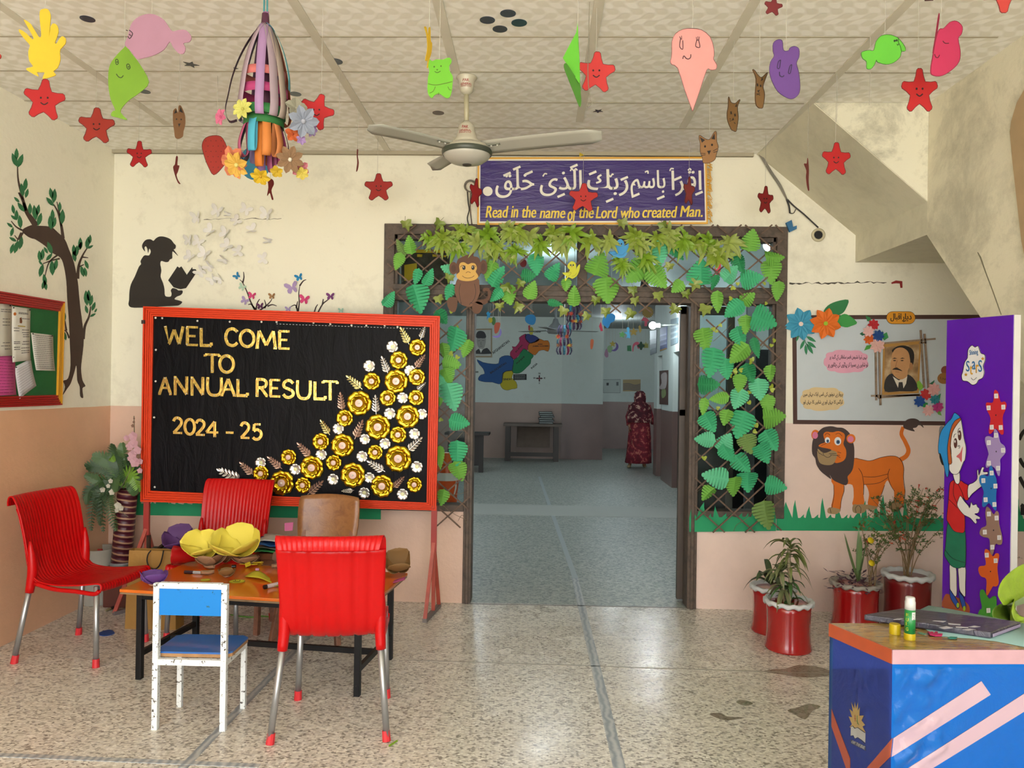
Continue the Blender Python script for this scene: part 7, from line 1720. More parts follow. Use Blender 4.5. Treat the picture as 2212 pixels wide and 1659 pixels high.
def shrub(t, c, z0, n, spread, h, lmat, ll, lw, rnd, flowers=None, name='foliage', ns=None, lpb=16):
 st_ = MB(); lf = MB(); tips = []
 for k in range(n):
  a = rnd.uniform(0,2*pi); r = spread*rnd.uniform(.3,1); hh = h*rnd.uniform(.6,1.05)
  p0 = c+V((rnd.uniform(-.02,.02), rnd.uniform(-.02,.02), z0)); p3 = c+V((math.cos(a)*r, math.sin(a)*r*.8, z0+hh))
  p1 = p0+V(((p3.x-p0.x)*.2,(p3.y-p0.y)*.2, hh*.4)); p2 = p0+V(((p3.x-p0.x)*.6,(p3.y-p0.y)*.6, hh*.78))
  pts = smo([tuple(p0), tuple(p1), tuple(p2), tuple(p3)],6); st_.tube(pts, [.0035*(1-.7*i/len(pts)) for i in range(len(pts))],5)
  for b in range(5):
   f = rnd.uniform(.35,1); q_ = V(pts[int(f*(len(pts)-1))]); e = q_+V((rnd.uniform(-.09,.09), rnd.uniform(-.07,.07), rnd.uniform(.0,.10)))
   st_.tube([q_, e],.0012,4); tips.append(e)
   for j in range(lpb):
    u = rnd.uniform(0,1.05); lp = q_+(e-q_)*u; d = V((rnd.uniform(-1,1), rnd.uniform(-1,1), rnd.uniform(-.3,.9))).normalized(); s_ = d.cross(V((rnd.uniform(-1,1), rnd.uniform(-1,1),1))).normalized()
    L = ll*rnd.uniform(.6,1.2); W = lw*.5; lf.add([lp, lp+d*L*.5+s_*W, lp+d*L, lp+d*L*.5-s_*W],[(0,1,2,3)])
 mk('stems', st_, M('#8c7350', .8), t); mk(name, lf, lmat, t)
 if flowers:
  col, nf, sz, nm = flowers
  for k in range(nf):
   p = rnd.choice(tips)+V((rnd.uniform(-.02,.02), rnd.uniform(-.02,.0), rnd.uniform(-.02,.02))); d = V((rnd.uniform(-.6,.6), rnd.uniform(-.6,0), rnd.uniform(-.5,.8)))
   mk(nm, MB().tube([p, p+d.normalized()*sz*.7, p+d.normalized()*sz],[.0025,.0035,.006],7), M(col, .5), t, smooth=True)
c3 = V((2.12,5.12,0))
t = thing('potted_plant', 'red pot with purple leaved groundcover, sword leaves and a twiggy orange flowered shrub', 'potted plant', c3,0, 'red pots of plants by the wall')
pot_parts(t, c3,.15,.30, M('#b9b2a8', .6, bump=.3)); rnd = random.Random(9)
lf = MB()
for k in range(150):
 a = rnd.uniform(0,6.28); r = .16*math.sqrt(rnd.random()); p = c3+V((math.cos(a)*r-.04, math.sin(a)*r-.05,.29+rnd.uniform(0,.09)-r*.2)); d = V((math.cos(a), math.sin(a), rnd.uniform(-.4,.8))).normalized(); s_ = d.cross(V((0,0,1))).normalized(); L = rnd.uniform(.03,.05); lf.add([p, p+d*L*.5+s_*L*.22, p+d*L, p+d*L*.5-s_*L*.22],[(0,1,2,3)])
mk('purple_leaves', lf, M('#5a3a52', .5, var=.3, vscale=8), t)
g = MB()
for az, L, r_ in ((2.6,.10,3.2),(3.4,.13,2.6),(0.3,.03,9.0),(4.6,.05,6.5),(1.2,.05,7),(5.5,.06,5.0)): strap(g, c3+V((.0,-.04,.3)), az, L, .03, r_, .1)
mk('sword_leaves', g, M('#6d8a52', .5, var=.2, vscale=5), t, smooth=True)
shrub(t, c3+V((.09,-.04,0)),.28,8,.16,.42, M('#5d7a32', .5, var=.35, vscale=8),.022,.010, rnd, ('#d9603c', 14,.022, 'orange_flower'))
for px, py, d in ((1878,1169,4.95),(1880,1218,4.9)):
 p = onY(px, py, d); mk('yellow_flower', MB().lathe([(.004,0),(.016,.008),(.021,.018),(.0001,.012)], p, 10,(0.1,-.7,.4)), M('#e8cc0c', .5), t, smooth=True)
c4 = V((2.47,5.15,0))
t = thing('potted_plant', 'dark red pot with a wide shrub dotted with orange flowers near the purple board', 'potted plant', c4,0, 'red pots of plants by the wall')
pot_parts(t, c4,.15,.36, mat=M('#7c1518', .3, coat=.4)); shrub(t, c4,.33,17,.34,.60, M('#4f6c34', .5, var=.35, vscale=8),.024,.010, rnd, ('#cf4a34', 26,.026, 'orange_flower'), lpb=20)
c5 = V((2.87,5.1,0))
t = thing('potted_plant', 'small low red pot with bare twigs behind the purple board edge', 'potted plant', c5,0, 'red pots of plants by the wall')
pot_parts(t, c5,.13,.24); shrub(t, c5,.2,12,.26,.46, M('#54703a', .5, var=.3, vscale=8),.022,.009, rnd, None, lpb=6)
c6 = V((2.35,5.28,0));
# big leaves beside the purple board
c7 = V((1.93,2.72,0))
t = thing('potted_plant', 'large leaved bright green plant in front of the purple board, rising beside the podium', 'potted plant', c7)
pot_parts(t, c7,.13,.30); LFY = M('#93b42c', .4, var=.25, vscale=9, bump=.4, bscale=30); LFD = M('#7ea33c', .4, var=.2, vscale=9)
mk('stem', MB().tube(smo([tuple(c7+V((0,0,.26))), tuple(c7+V((.01,0,.6))), tuple(onY(2196,1335,2.72)), tuple(onY(2200,1285,2.72))],4),.012,8), M('#86a53a', .5), t, smooth=True)
def big_leaf(pts, mat, w, curl=.35):
 P = [V(p) for p in pts]; n = len(P); rows = []
 for i, p in enumerate(P):
  tt = (P[min(i+1, n-1)]-P[max(i-1,0)]).normalized(); s_ = tt.cross(V((0.25,-1,.15))).normalized(); f = i/(n-1); ww = w*(math.sin(pi*min(1,.12+.80*f)))**.75
  rows.append([p+s_*ww*u-V((0,-1,0))*(-abs(u))*ww*curl for u in (-1,-.5,0,.5,1)])
 mk('leaf', MB().grid(rows), mat, t, smooth=True, solid=.001)
big_leaf(smo([tuple(onY(2262,1215,2.72)), tuple(onY(2228,1238,2.66)), tuple(onY(2196,1258,2.6)), tuple(onY(2172,1276,2.54)), tuple(onY(2160,1296,2.5))],4), LFY, .047,.2)
big_leaf(smo([tuple(onY(2185,1330,2.7)), tuple(onY(2165,1322,2.62)), tuple(onY(2143,1326,2.56))],4), LFD, .032)
big_leaf(smo([tuple(onY(2185,1335,2.7)), tuple(onY(2183,1316,2.58)), tuple(onY(2194,1322,2.5)), tuple(onY(2202,1342,2.48))],4), LFY, .035)
big_leaf(smo([tuple(onY(2190,1318,2.72)), tuple(onY(2180,1304,2.68)), tuple(onY(2172,1298,2.62))],4), LFD, .025)
big_leaf(smo([tuple(onY(2262,1245,2.74)), tuple(onY(2222,1268,2.7)), tuple(onY(2188,1284,2.66)), tuple(onY(2172,1300,2.62))],4), M('#8fa577', .5, var=.15),.04,.2)

# ---- water on the floor
q = NT('water film'); q.b.inputs['Base Color'].default_value = lin('#84765f'); q.b.inputs['Roughness'].default_value = .03; q.b.inputs['Alpha'].default_value = .32
WF = cr(1000,1000,2.5175); FLP = Plane((0,0,.0008),(0,0,1))
for lab, p in (('puddle reflecting the red pots in front of the podium', [1635,1135,1690,1122,1750,1120,1800,1105,1850,1100,1960,1115,2010,1150,1900,1166,1800,1162,1730,1150]),('small round wet patch nearest the floor strip', [1485,1300,1530,1290,1578,1308,1535,1321]),('long wet patch lying in front of the small round one', [1340,1365,1400,1360,1440,1380,1530,1385,1440,1400,1390,1390]),('ragged wet patch beside the podium side', [1765,1345,1820,1330,1880,1310,1945,1325,1900,1350,1860,1395,1800,1365])):
 tag(mk('water_puddle', MB().prism([FLP(x) for x in sm(WF(*p),3)],(0,0,.0006)), q.m), lab, 'puddle', 'wet patches on the floor')
# ================================================================ LEFT CORNER
ALB = 0.75
CB = V((-2.985+.15,5.27,0))
c = onZ(211,1300,0); bx = V((onY(213,1250,5.27).x, 5.27,0))
q_ = .117
t = thing('waste_bin', 'grey white plastic waste bin standing against the corner', 'bin', bx)
mk('bucket', MB().lathe([(q_*.97,0),(q_*1.0,.006),(q_*.99,.19),(q_*.96,.365),(q_*.985,.372),(q_*.985,.378),(q_*.93,.376),(q_*.93,.05),(.0001,.045)], bx, 36), M('#b7b4a8', .45, var=.05), t, smooth=True)
mk('red_scrap', MB().box(bx+V((.03,-.04,.372)),(.03,.012,.012)), M('#c23a34'), t)
vx = onY(258,1222,5.2).x; vz = onY(258,1222,5.2).z
tag(mk('wooden_box', MB().box((vx+.02,5.24, vz/2),(.2,.2, vz)), M('#6b3a30', .4, var=.12), bevel=.006), 'low red brown box under the tall vase', 'box')
t = thing('floor_vase', 'tall maroon vase wound with tan stripes holding artificial ferns', 'vase', (vx, 5.22, vz))
q = NT('maroon vase with tan spiral'); tc = q.n('TexCoord').outputs['Object']; sp_ = q.n('SeparateXYZ'); q.l(tc, sp_.inputs[0])
nn = q.noise(tc, 14,3,.5)
w_ = q.math('SINE', q.math('ADD', q.math('ADD', q.math('MULTIPLY', sp_.outputs[2],150.0), q.math('MULTIPLY', sp_.outputs[0],28.0)), q.math('MULTIPLY', nn, 2.0)))
q.l(q.mix(q.ramp(w_, [(.55, BW),(.75, WT)]), '#4a1426', '#a98468'), q.b.inputs['Base Color']); q.b.inputs['Roughness'].default_value = .4; q.bump(w_, .3,.01)
vt = onY(276,1058,5.2);
mk('body', MB().lathe([(.062,0),(.066,.004),(.066,.3),(.064, vt.z-vz),(.056, vt.z-vz),(.056,.1)],(vx, 5.22, vz),28).xf(Matrix.Translation(V((vx, 5.22, vz))) @ Matrix.Rotation(.075,4, 'Y') @ Matrix.Translation(-V((vx, 5.22, vz)))), q.m, t, smooth=True)
mk('base_ring', MB().lathe([(.07,0),(.07,.022),(.064,.024)],(vx, 5.22, vz),28), M('#8f9296', .4), t, smooth=True)
top = V((vx+.04,5.2, vt.z))
FE = cr(160,880,3.772)
def frond(name, label, pts, w, mat, seed, d0=5.16):
 rnd = random.Random(seed); P = [onY(x, y, d0-k*.02+rnd.uniform(-.02,.02)) for k, (x, y) in enumerate(pts)]
 P = [V(p) for p in smo([tuple(p) for p in P],5)]; n = len(P); g = MB()
 g.tube(P, [.003*(1-.6*i/n) for i in range(n)],5)
 m_ = n*2
 for i in range(1, m_):
  f = i/m_; k = min(n-2, int(f*(n-1))); p = P[k]+(P[k+1]-P[k])*(f*(n-1)-k); tt = (P[k+1]-P[k]).normalized(); s_ = tt.cross(V((0,-1,0.2))).normalized()
  L = w*math.sin(pi*(.12+.86*f))**.7
  for sg in (-1,1):
   d = (s_*sg+tt*.45+V((0,-.25,0))).normalized(); v = tt*.0045
   g.add([p-v, p+d*L*.5-v*1.3, p+d*L, p+d*L*.5+v*1.3, p+v],[(0,1,2,3,4)])
 return mk('frond', g, mat, t, solid=.0006)
FD, FL_, FY_ = M('#3c5a3a', .5, var=.25, vscale=8), M('#4f7042', .5, var=.25, vscale=8), M('#7aa83a', .5, var=.2, vscale=8)
S_ = FE(385,650)[0]
for i, (pts, w, mt) in enumerate((([S_]+FE(340,500,250,420,150,400),.075, FL_),([S_]+FE(300,520,170,480,100,490),.07, FD),([S_]+FE(280,600,200,600,90,545),.065, FL_),([S_]+FE(300,620,230,720,240,1020),.06, FD),([S_]+FE(260,650,160,760,140,1010),.06, FD),([S_]+FE(290,660,290,800,345,1010),.065, FL_),([S_]+FE(200,640,120,690,105,790),.05, FD),([S_]+FE(360,500,330,380,320,300),.065, FD),([S_]+FE(390,480,400,380,390,290),.06, FL_),([S_]+FE(430,540,480,560,530,690),.065, FY_),([S_]+FE(440,600,490,660,500,715),.055, FL_),([S_]+FE(460,520,510,520,545,590),.06, FD),([S_]+FE(330,560,340,600,340,690),.05, FL_),([S_]+FE(420,460,450,430,420,400),.05, FD),([S_]+FE(310,430,300,400,330,440),.04, FY_),([S_]+FE(210,700,200,800,215,960),.05, FD))): frond('frond', None, pts, w, mt, i)
sp = [tuple(onY(x, y, 5.12)) for x, y in [S_]+FE(470,480,490,300,488,70)]
mk('flower_stalk', MB().tube(smo(sp, 5),.003,5), M('#7c7a5a', .6), t, smooth=True)
def blossom(px, py, r, col, d=5.1):
 o = onY(px, py, d); R = r*d/FPX; g = MB()
 for k in range(5):
  a = 2*pi*k/5+.4; dd = V((math.cos(a),-.25, math.sin(a))); ss = V((-math.sin(a),0, math.cos(a))); g.add([o, o+dd*R*.6+ss*R*.5, o+dd*R, o+dd*R*.6-ss*R*.5],[(0,1,2,3)])
 mk('blossom', g, M(col, .6), t, solid=.0006)
for x, y, r in ((485,235,42),(488,295,44),(455,320,36),(520,350,38),(480,385,42),(500,445,48),(540,440,28),(430,250,28),(538,515,26),(455,415,24)): blossom(*FE(x, y)[0], r/3.772, '#d3a3ae')
for x, y, r in ((480,150,16),(488,120,12),(490,90,9)): blossom(*FE(x, y)[0], r/3.772, '#8c6a5a')
for x, y, r in ((300,600,22),(235,670,26),(310,690,28),(280,640,20),(360,800,34),(385,820,26),(350,840,20)): blossom(*FE(x, y)[0], r/3.772, '#d8d6c6')
mk('flower_stalk', MB().tube(smo([tuple(onY(x, y, 5.12)) for x, y in FE(330,700,370,830,440,890)],4),.002,5), M('#8a8a6a', .6), t, smooth=True)

# kraft bag
KR = M('#b3863f', .7, var=.1, vscale=10, bump=.5, bscale=14)
bgx = onY(338,1270,4.78).x
t = thing('paper_bag', 'open kraft paper bag with a black cord handle under the table end', 'bag', (bgx, 4.76,0))
zt_ = onY(338,1186,4.78).z; w0, w1 = .152,.16; dp = .055
rows = []
for z, w, d in ((0.001, w1, dp),(.15, w1*.98, dp),(.3, w0, dp*.9),(zt_, w0, dp*.6)):
 rows.append([V((bgx+sx*w, 4.765+sy*d, z)) for sx, sy in ((-1,-1),(-.5,-1.05),(0,-.95),(.5,-1.05),(1,-1),(1.03,0),(1,1),(0,.95),(-1,1),(-1.03,0))])
mk('bag_body', MB().grid(rows, closed=True), KR, t, solid=.002)
mk('bag_bottom', MB().box((bgx, 4.765,.004),(w1*1.9, dp*1.8,.004)), KR, t)
BGp = cr(250,1030,5.53)
mk('cord_handle', MB().tube([tuple(onY(x, y, 4.695)) for x, y in smo(BGp(420,880,385,930,375,1010,400,1075,450,1100,500,1085,540,1020,572,880),4)],.0042,7), M('#15120f', .6), t, smooth=True)

# bench with papers between the chairs
WB = old_wood('red brown board', '#5c2f1c', '#7d4526', .4)
bx0 = onY(592,1200,4.78)
t = thing('wooden_stool', 'red brown wooden stool stacked with coloured papers between two chairs', 'stool', (bx0.x, 4.8,0))
SZ = .50
mk('top', MB().box((bx0.x, 4.8, SZ-.02),(.16,.3,.04)), WB, t, bevel=.004)
mk('apron', MB().box((bx0.x, 4.68, SZ-.07),(.13,.02,.06)), WB, t)
for sx in (-1,1):
 for sy in (-1,1): mk('leg', MB().bar((bx0.x+sx*.055,4.8+sy*.12, SZ-.03),(bx0.x+sx*.06,4.8+sy*.14,0),.03,.03), LW, t)
def pile(label, col, z, dx, dy, w, d, rot, name='paper_sheet', th=.004, fold=0):
 r = Matrix.Rotation(rot, 3, 'Z'); rows = []
 for i in range(5):
  rows.append([V((bx0.x+dx, 4.78+dy, SZ+z))+r @ V((w*(u-.5), d*(i/4-.5),.008*math.sin(u*5+i*1.7)+fold*abs(u-.5))) for u in (0,.25,.5,.75,1)])
 tag(mk(name, MB().grid(rows), paper(col), smooth=True, solid=th), label, 'paper', 'papers on the wooden stool')
pile('green crumpled paper at the bottom of the stool pile', '#2f9a52', .012,.0,-.02,.17,.24,.1, th=.006)
pile('grey folded sheet in the stool pile', '#8a8680', .026,.01,0,.17,.22,-.1)
pile('bright blue folded sheet on the stool pile', '#1f62b4', .042,.0,-.03,.17,.22,.2, fold=.04)
pile('white sheets topmost on the stool pile', '#dcdcd8', .066,.0,.02,.18,.2,.1, th=.008)
tag(mk('pink_card', MB().plate([(615,1130),(634,1128),(632,1146),(615,1147)], PY(4.6),.002), paper('#cf6a9c')), 'pink card corner sticking up beside the brown plywood chair', 'paper')

# ================================================================ CRAFTS ON THE LOW TABLE
PTB = Plane((0,0, TZ),(0,0,1)); CT = cr(370,1130,8.508)
def foam_flower(label, px, R, col, n=5, cup=.9, z=0.0, a0=0.0, cat='paper flower', wd=.62, centre=None, in_col=None, tilt=None, wob=.15, seed=1):
 rnd = random.Random(seed); c = PTB(px)+V((0,0, z+.004))
 t = thing('foam_flower', label, cat, c, 0, 'foam flowers being made on the low table')
 rt = Matrix.Rotation(tilt[0],3, tilt[1]) if tilt else Matrix.Identity(3)
 for k in range(n):
  a = 2*pi*k/n+a0; rr = R*rnd.uniform(1-wob, 1+wob*.6); rows = []
  er = V((math.cos(a), math.sin(a),0)); et = V((-math.sin(a), math.cos(a),0))
  for i in range(8):
   f = i/7; an = cup*f*1.05; rad = rr*(math.sin(an)/max(cup, .01) if cup > .05 else f); zz = rr*(1-math.cos(an))/max(cup, .01)
   rad = rr*f*math.cos(cup*f*.75); zz = rr*f*math.sin(cup*f*.95)+(.008 if R > .14 else .003)*k
   w = rr*wd*(math.sin(pi*min(.985,.10+.74*f+ (.14 if f > .95 else 0))))**.75
   rows.append([c+rt @ (er*rad+et*w*u+V((0,0, zz+abs(u)**2*w*.35*(1-.4*f)))) for u in (-1,-.75,-.5,-.25,0,.25,.5,.75,1)])
  mk('petal', MB().grid(rows), M(col, .7), t, smooth=True, solid=.0022)
 if centre: mk('flower_centre', MB().sphere(c+rt @ V((0,0,.012)), R*.3,12,(1,1,.6)), M(centre, .7), t, smooth=True)
 return t
def onT(x, y): return CT(x, y)[0]
YF, TN, PU = '#ffec5c', '#ab8260', '#5c3270'
foam_flower('dark purple foam flower behind the yellow ones', (390,1206),.12, PU, 4,.9,.075,.3, seed=3, tilt=(.55, 'X'))
foam_flower('large yellow foam flower nearest the paper bag', (442,1222),.15, YF, 5,.85,.06,.15, wd=.54, seed=4, tilt=(.55, 'X'))
foam_flower('large yellow foam flower nearest the stool', (516,1222),.165, YF, 5,.85,.06,.5, wd=.54, seed=5, tilt=(.45, 'X'))
foam_flower('biggest tan foam flower in front of the yellow flowers', (452,1226),.105, TN, 5,.85,.0,.9, seed=6)
foam_flower('tan foam flower with flat petals near the front red chair', (531,1222),.09, TN, 5,.62,.0,.3, seed=7)
foam_flower('tan foam flower tucked between two others', (486,1217),.075, '#9c7450', 4,.9,.0,.1, seed=8)
foam_flower('small tan foam flower with a paler inner petal', (489,1249),.062, '#8f6a3c', 4,.85,.0,.4, centre='#c69a84', seed=9)
foam_flower('purple foam flower with a tan heart at the table corner', (332,1266),.088, '#6f4496', 4,.95,.0,.6, centre='#c79e7c', seed=10, wd=.7)
foam_flower('tan foam flower lying on its side at the far table end', (862,1245),.11, '#9c7646', 4,1.2,.03,.2, tilt=(.5, 'X'), seed=11)
for i, (lab, p, z, rot) in enumerate((('single tan foam petal beside the marker', (448,1243),.006,.3),('single tan foam petal under the biggest tan flower', (452,1230),.004,-.3),('tan foam petal at the table end of the stool', (600,1228),.006,.8))):
 c = PTB(p); r = Matrix.Rotation(rot, 3, 'Z'); rows = []
 for k in range(6):
  f = k/5-.5; w = .022*math.sin(pi*(.08+.84*(f+.5)))**.7; rows.append([c+r @ V((f*.07, w*u, .004+.018*(u*u)+.01*abs(f))) for u in (-1,-.5,0,.5,1)])
 tag(mk('foam_petal', MB().grid(rows), M('#b08866', .7), smooth=True, solid=.002), lab, 'foam petal', 'loose foam petals on the low table')
def on_table_rod(name, label, a, b, r, parts, cat):
 A, B = PTB(a)+V((0,0, r)), PTB(b)+V((0,0, r)); d = (B-A); L = d.length; d.normalize()
 t = thing(name, label, cat, A); z = 0
 for nm, f0, f1, k, col in parts: mk(nm, MB().tube([A+d*L*f0, A+d*L*f1], r*k, 14), M(col, .35), t, smooth=False)
 return t
on_table_rod('marker_pen', 'grey marker pen with a dark plum cap lying by the small chair', (399,1239),(446,1241),.009,(('cap', 0,.4,1.05, '#35182a'),('barrel', .4,1,.95, '#b4b5b8')), 'marker')
on_table_rod('marker_pen', 'white and pink marker with a black end next to the front red chair', (570,1273),(618,1262),.011,(('end_plug', 0,.12,1.0, '#1c1014'),('barrel', .12,1,.98, '#dcc9cd')), 'marker')
tag(mk('marker_cap', MB().lathe([(.009,0),(.009,.022),(.006,.024)], PTB((505,1227))+V((-.012,0,.009)),14,(1,0.2,0)), M('#121216', .4)), 'loose black marker cap near the tan flowers', 'cap')
tag(mk('paint_cup', MB().lathe([(.035,0),(.055,.12),(.057,.122),(.053,.12),(.034,.01)], PTB((400,1220))+V((.05,.02,.052)),28,(-1,-.15,.03)), M('#c0161c', .25, coat=.5), smooth=True), 'red ribbed cup lying on its side at the table back edge', 'cup')
def smiley(label, p, r, rx=1.0, z=.002, face=True, tilt=0.0):
 c = PTB(p)+V((0,0, z)); t = thing('smiley_cutout', label, 'paper cutout', c, 0, 'yellow smiley cutouts on the low table')
 def ring(R, h): return [c+V((R*rx*math.cos(a), R*math.sin(a), h+R*math.cos(a)*tilt)) for a in [2*pi*i/24 for i in range(24)]]
 mk('card', MB().prism(ring(r, 0),(0,0,.002)), paper('#d6c81e'), t); g = MB()
 g.tube(ring(r, .0022)+[ring(r, .0022)[0]],.0008,4)
 mk('outline', g, BLACK, t)
 if face:
  g = MB(); g.tube([c+V((r*rx*.5*math.cos(a), r*.5*math.sin(a),.003+r*.5*math.cos(a)*tilt)) for a in [pi*1.15+pi*.7*i/8 for i in range(9)]],.0012,4)
  for s_ in (-.3,.3): g.sphere(c+V((s_*r*rx, r*.25,.003+s_*r*tilt)),.003,6)
  mk('face_lines', g, BLACK, t)
smiley('round yellow smiley cutout lying flat behind the small blue chair', (512,1257),.036,1.15)
smiley('yellow smiley cutout beside the pink and white marker', (603,1266),.034,1.1,.008, tilt=.15)
smiley('plain yellow cutout peeking over the small chair back', (444,1254),.024,1.1, face=False)
g = MB(); rnd = random.Random(2)
for k in range(8): g.box(PTB((542,1224))+V((rnd.uniform(-.035,.04), rnd.uniform(-.03,.03),.01+rnd.uniform(0,.02))),(.035,.03,.003), Matrix.Rotation(rnd.uniform(-.8,.8),3, 'X') @ Matrix.Rotation(rnd.uniform(0,3),3, 'Z'))
tag(mk('crumpled_paper', g, paper('#dfc31e')), 'crumpled yellow paper scraps behind the yellow cloth', 'paper', kind='stuff')
rows = []
for i in range(10):
 f = i/9; p = PTB((536+f*88,1243+f*20)); rows.append([p+V((0, u*.05*(1-.5*f),.006+.012*math.sin(f*7)+.006*u*math.sin(f*9))) for u in (-1,-.4,.3,1)])
tag(mk('foam_strip', MB().grid(rows), M('#d2c52c', .7), smooth=True, solid=.003), 'curled yellow foam strip running to the front red chair', 'foam strip')
tag(mk('paper_ribbon', MB().tube([tuple(onY(x, y, 3.98)) for x, y in smo([(604,1262),(612,1240),(616,1215),(620,1205)],4)],.003,5), M('#d9a61e', .6)), 'thin orange yellow ribbon rising beside the front red chair', 'ribbon')
c = PTB((602,1212))
tag(mk('tape_dispenser', MB().prism([c+V((x*.05,0, z*.06)) for x, z in sm([(-.7,0),(.8,0),(.9,.5),(.5,1.0),(-.3,1.05),(-.8,.6)],3)],(0,.05,0)), M('#8a5f48', .4), bevel=.003), 'brown tape dispenser like block at the table back edge by the red chair', 'dispenser')
tag(mk('pink_petal', MB().grid([[PTB((858,1262))+V((f*.06-.02, u*.022,.004+.012*u*u+.02*f)) for u in (-1,0,1)] for f in (0,.3,.6,1)]), M('#d0568f', .7), smooth=True, solid=.002), 'pink foam petal at the far table end', 'foam petal')
tag(mk('pencil_eraser', MB().box(PTB((556,1232))+V((0,0,.006)),(.02,.012,.012)), M('#d39ac0', .6), bevel=.002), 'small pink eraser beside the crumpled yellow paper', 'eraser')
# ---- bits on the floor
FLQ = Plane((0,0,.001),(0,0,1))
tag(mk('paper_scrap', MB().prism([FLQ(p) for p in sm([(210,1370),(222,1364),(238,1361),(248,1368),(236,1373),(222,1374)],3)],(0,0,.003)), paper('#2a4f9c')), 'blue paper scrap on the floor by the red chair in profile', 'paper')
tag(mk('green_stick', MB().tube([onZ(841,1611,.004), onZ(858,1600,.004)],.004,8), M('#8ab52c', .5)), 'short green stick on the floor near the front red chair', 'stick')
A, B = onZ(228,1319,.009), onZ(244,1312,.009)
t = thing('paint_tube', 'small black and cream tube lying near the waste bin', 'tube', A)
mk('body', MB().tube([A, A+(B-A)*.6],[.006,.010],10), M('#a89c74', .4), t); mk('cap', MB().tube([A+(B-A)*.6, B],.009,10), M('#151515', .4), t)
tag(mk('green_string', MB().tube([tuple(onZ(x, y, .004)) for x, y in smo([(498,1328),(540,1333),(570,1331),(612,1338)],5)],.004,6), M('#6ab53a', .5), smooth=True), 'light green cord on the floor under the table', 'cord')
# ================================================================ INSIDE THE HALL
ALB = 1.0
PH = PY(HY); HC = cr(1010,640,4.483)
mpd = thing('map_mural', 'coloured country map with province colours painted on the far hall wall', 'wall painting', PH(HC(430,900)[0]))
for nm, pts, col in (('blue_region', [90,612,150,640,240,655,300,650,310,600,360,575,420,580,445,620,440,680,430,720,380,725,345,750,335,830,300,850,240,832,170,830,110,815,105,790,130,760,165,750,150,700,115,660], '#1c4f8c'),('yellow_region', [345,740,390,720,435,720,442,750,428,790,470,830,480,888,430,898,385,910,340,895,315,850,335,830,335,780], '#b0a51e'),('green_region', [540,510,580,530,640,575,615,610,610,650,570,690,540,720,500,745,450,745,430,720,445,650,450,610,490,590], '#157a4a'),('magenta_region', [500,400,550,368,570,370,560,410,600,450,585,480,580,525,540,510,490,580,450,612,415,580,415,540,440,510,430,485,462,490,490,460,505,430], '#a02454'),('navy_region', [560,370,620,370,682,400,690,430,640,450,600,455,565,420], '#2c3a7c'),('orange_region', [690,410,740,430,780,430,796,480,780,535,740,520,690,530,655,570,600,545,583,500,600,455,650,440], '#c2701c')):
 px = sm(HC(*pts),2); o = cut(nm, px, PH, M(col, .7), mpd, .003,.001); mk('outline', MB().stroke(px, PH, .6,.001,.004, closed=True), BLACK, o)
tx = MB()
for w, a, b, h in (('AFGHANISTAN', (250,562),(408,442),26),('CHINA', (642,354),(710,352),18),('INDIA', (622,706),(680,656),18),('IRAN', (72,742),(104,740),16),('BALOCHISTAN', (225,752),(378,652),20),('PUNJAB', (482,660),(556,590),18),('SINDH', (345,815),(425,812),20),('KPK', (470,545),(540,470),12),('AZAD', (680,470),(725,470),12),('JAMMU KASHMIR', (630,492),(785,490),14),('N', (688,755),(704,755),16),('S', (688,848),(700,848),14),('W', (635,800),(658,800),16),('E', (740,800),(755,800),16)):
 a, b = HC(*a)[0], HC(*b)[0]
 for k in (0,.3): write(tx, w, (a[0]+k, a[1]),(b[0]+k, b[1]), h/4.483, PH, .0055+k*.001, bold=.01)
mk('names', tx, BLACK, mpd)
g = MB()
for a in range(4):
 ca, sa = math.cos(a*pi/2), math.sin(a*pi/2); cx, cy = HC(695,795)[0]
 g.plate([(cx+u*ca-v*sa, cy+u*sa+v*ca) for u, v in ((0,-1.2),(5,-1.6),(8,0),(5,1.6),(0,1.2))], PH, .002,.002+.0001*a)
mk('compass_arms', g, M('#3a2428', .7), mpd); cut('compass_hub', circ(*HC(695,795)[0],1.8,1.8,10), PH, M('#8a2a3a'), mpd, .001,.0045)
lg_ = HC(443,755,572,753,572,810,443,812); cut('legend_box', lg_, PH, M('#23282a', .7), mpd, .002,.004)
g = MB(); random.seed(2)
for r_ in range(5):
 x = 455
 while x < 555: w = random.uniform(5,14); g.stroke(HC(x, 764+r_*9.5, x+w, 764+r_*9.5), PH, .6,.001,.0062); x += w+4
mk('legend_lines', g, M('#9aa3a0'), mpd)
pf = thing('wall_portrait', 'framed black and white portrait of a man in a dark cap on the hall wall', 'portrait', PH(HC(160,590)[0]))
cut('frame', HC(70,316,238,312,238,592,70,592), PH, M('#8a7a5a', .5), pf, .02,.001); cut('picture', HC(80,328,226,326,226,578,80,578), PH, M('#b7bab4', .6, var=.1), pf, .002,.021)
cut('cap', sm(HC(84,400,92,350,125,335,165,350,180,400,130,408),3), PH, M('#22242a'), pf, .001,.025)
cut('face', sm(HC(90,405,130,412,176,402,172,470,150,510,115,505,95,470),3), PH, M('#8f918c'), pf, .001,.0235)
cut('suit', sm(HC(80,530,120,505,150,515,190,500,224,540,224,558,80,558),2), PH, M('#1d2026'), pf, .001,.0245)
cut('collar', HC(112,505,150,512,130,550), PH, M('#c9ccc6'), pf, .001,.026)
line('features', [HC(100,432,122,430), HC(140,428,165,428), smo(HC(132,440,128,465,138,468),3), HC(118,485,148,484)], PH, .7, M('#3a3c3c'), pf, .0255)
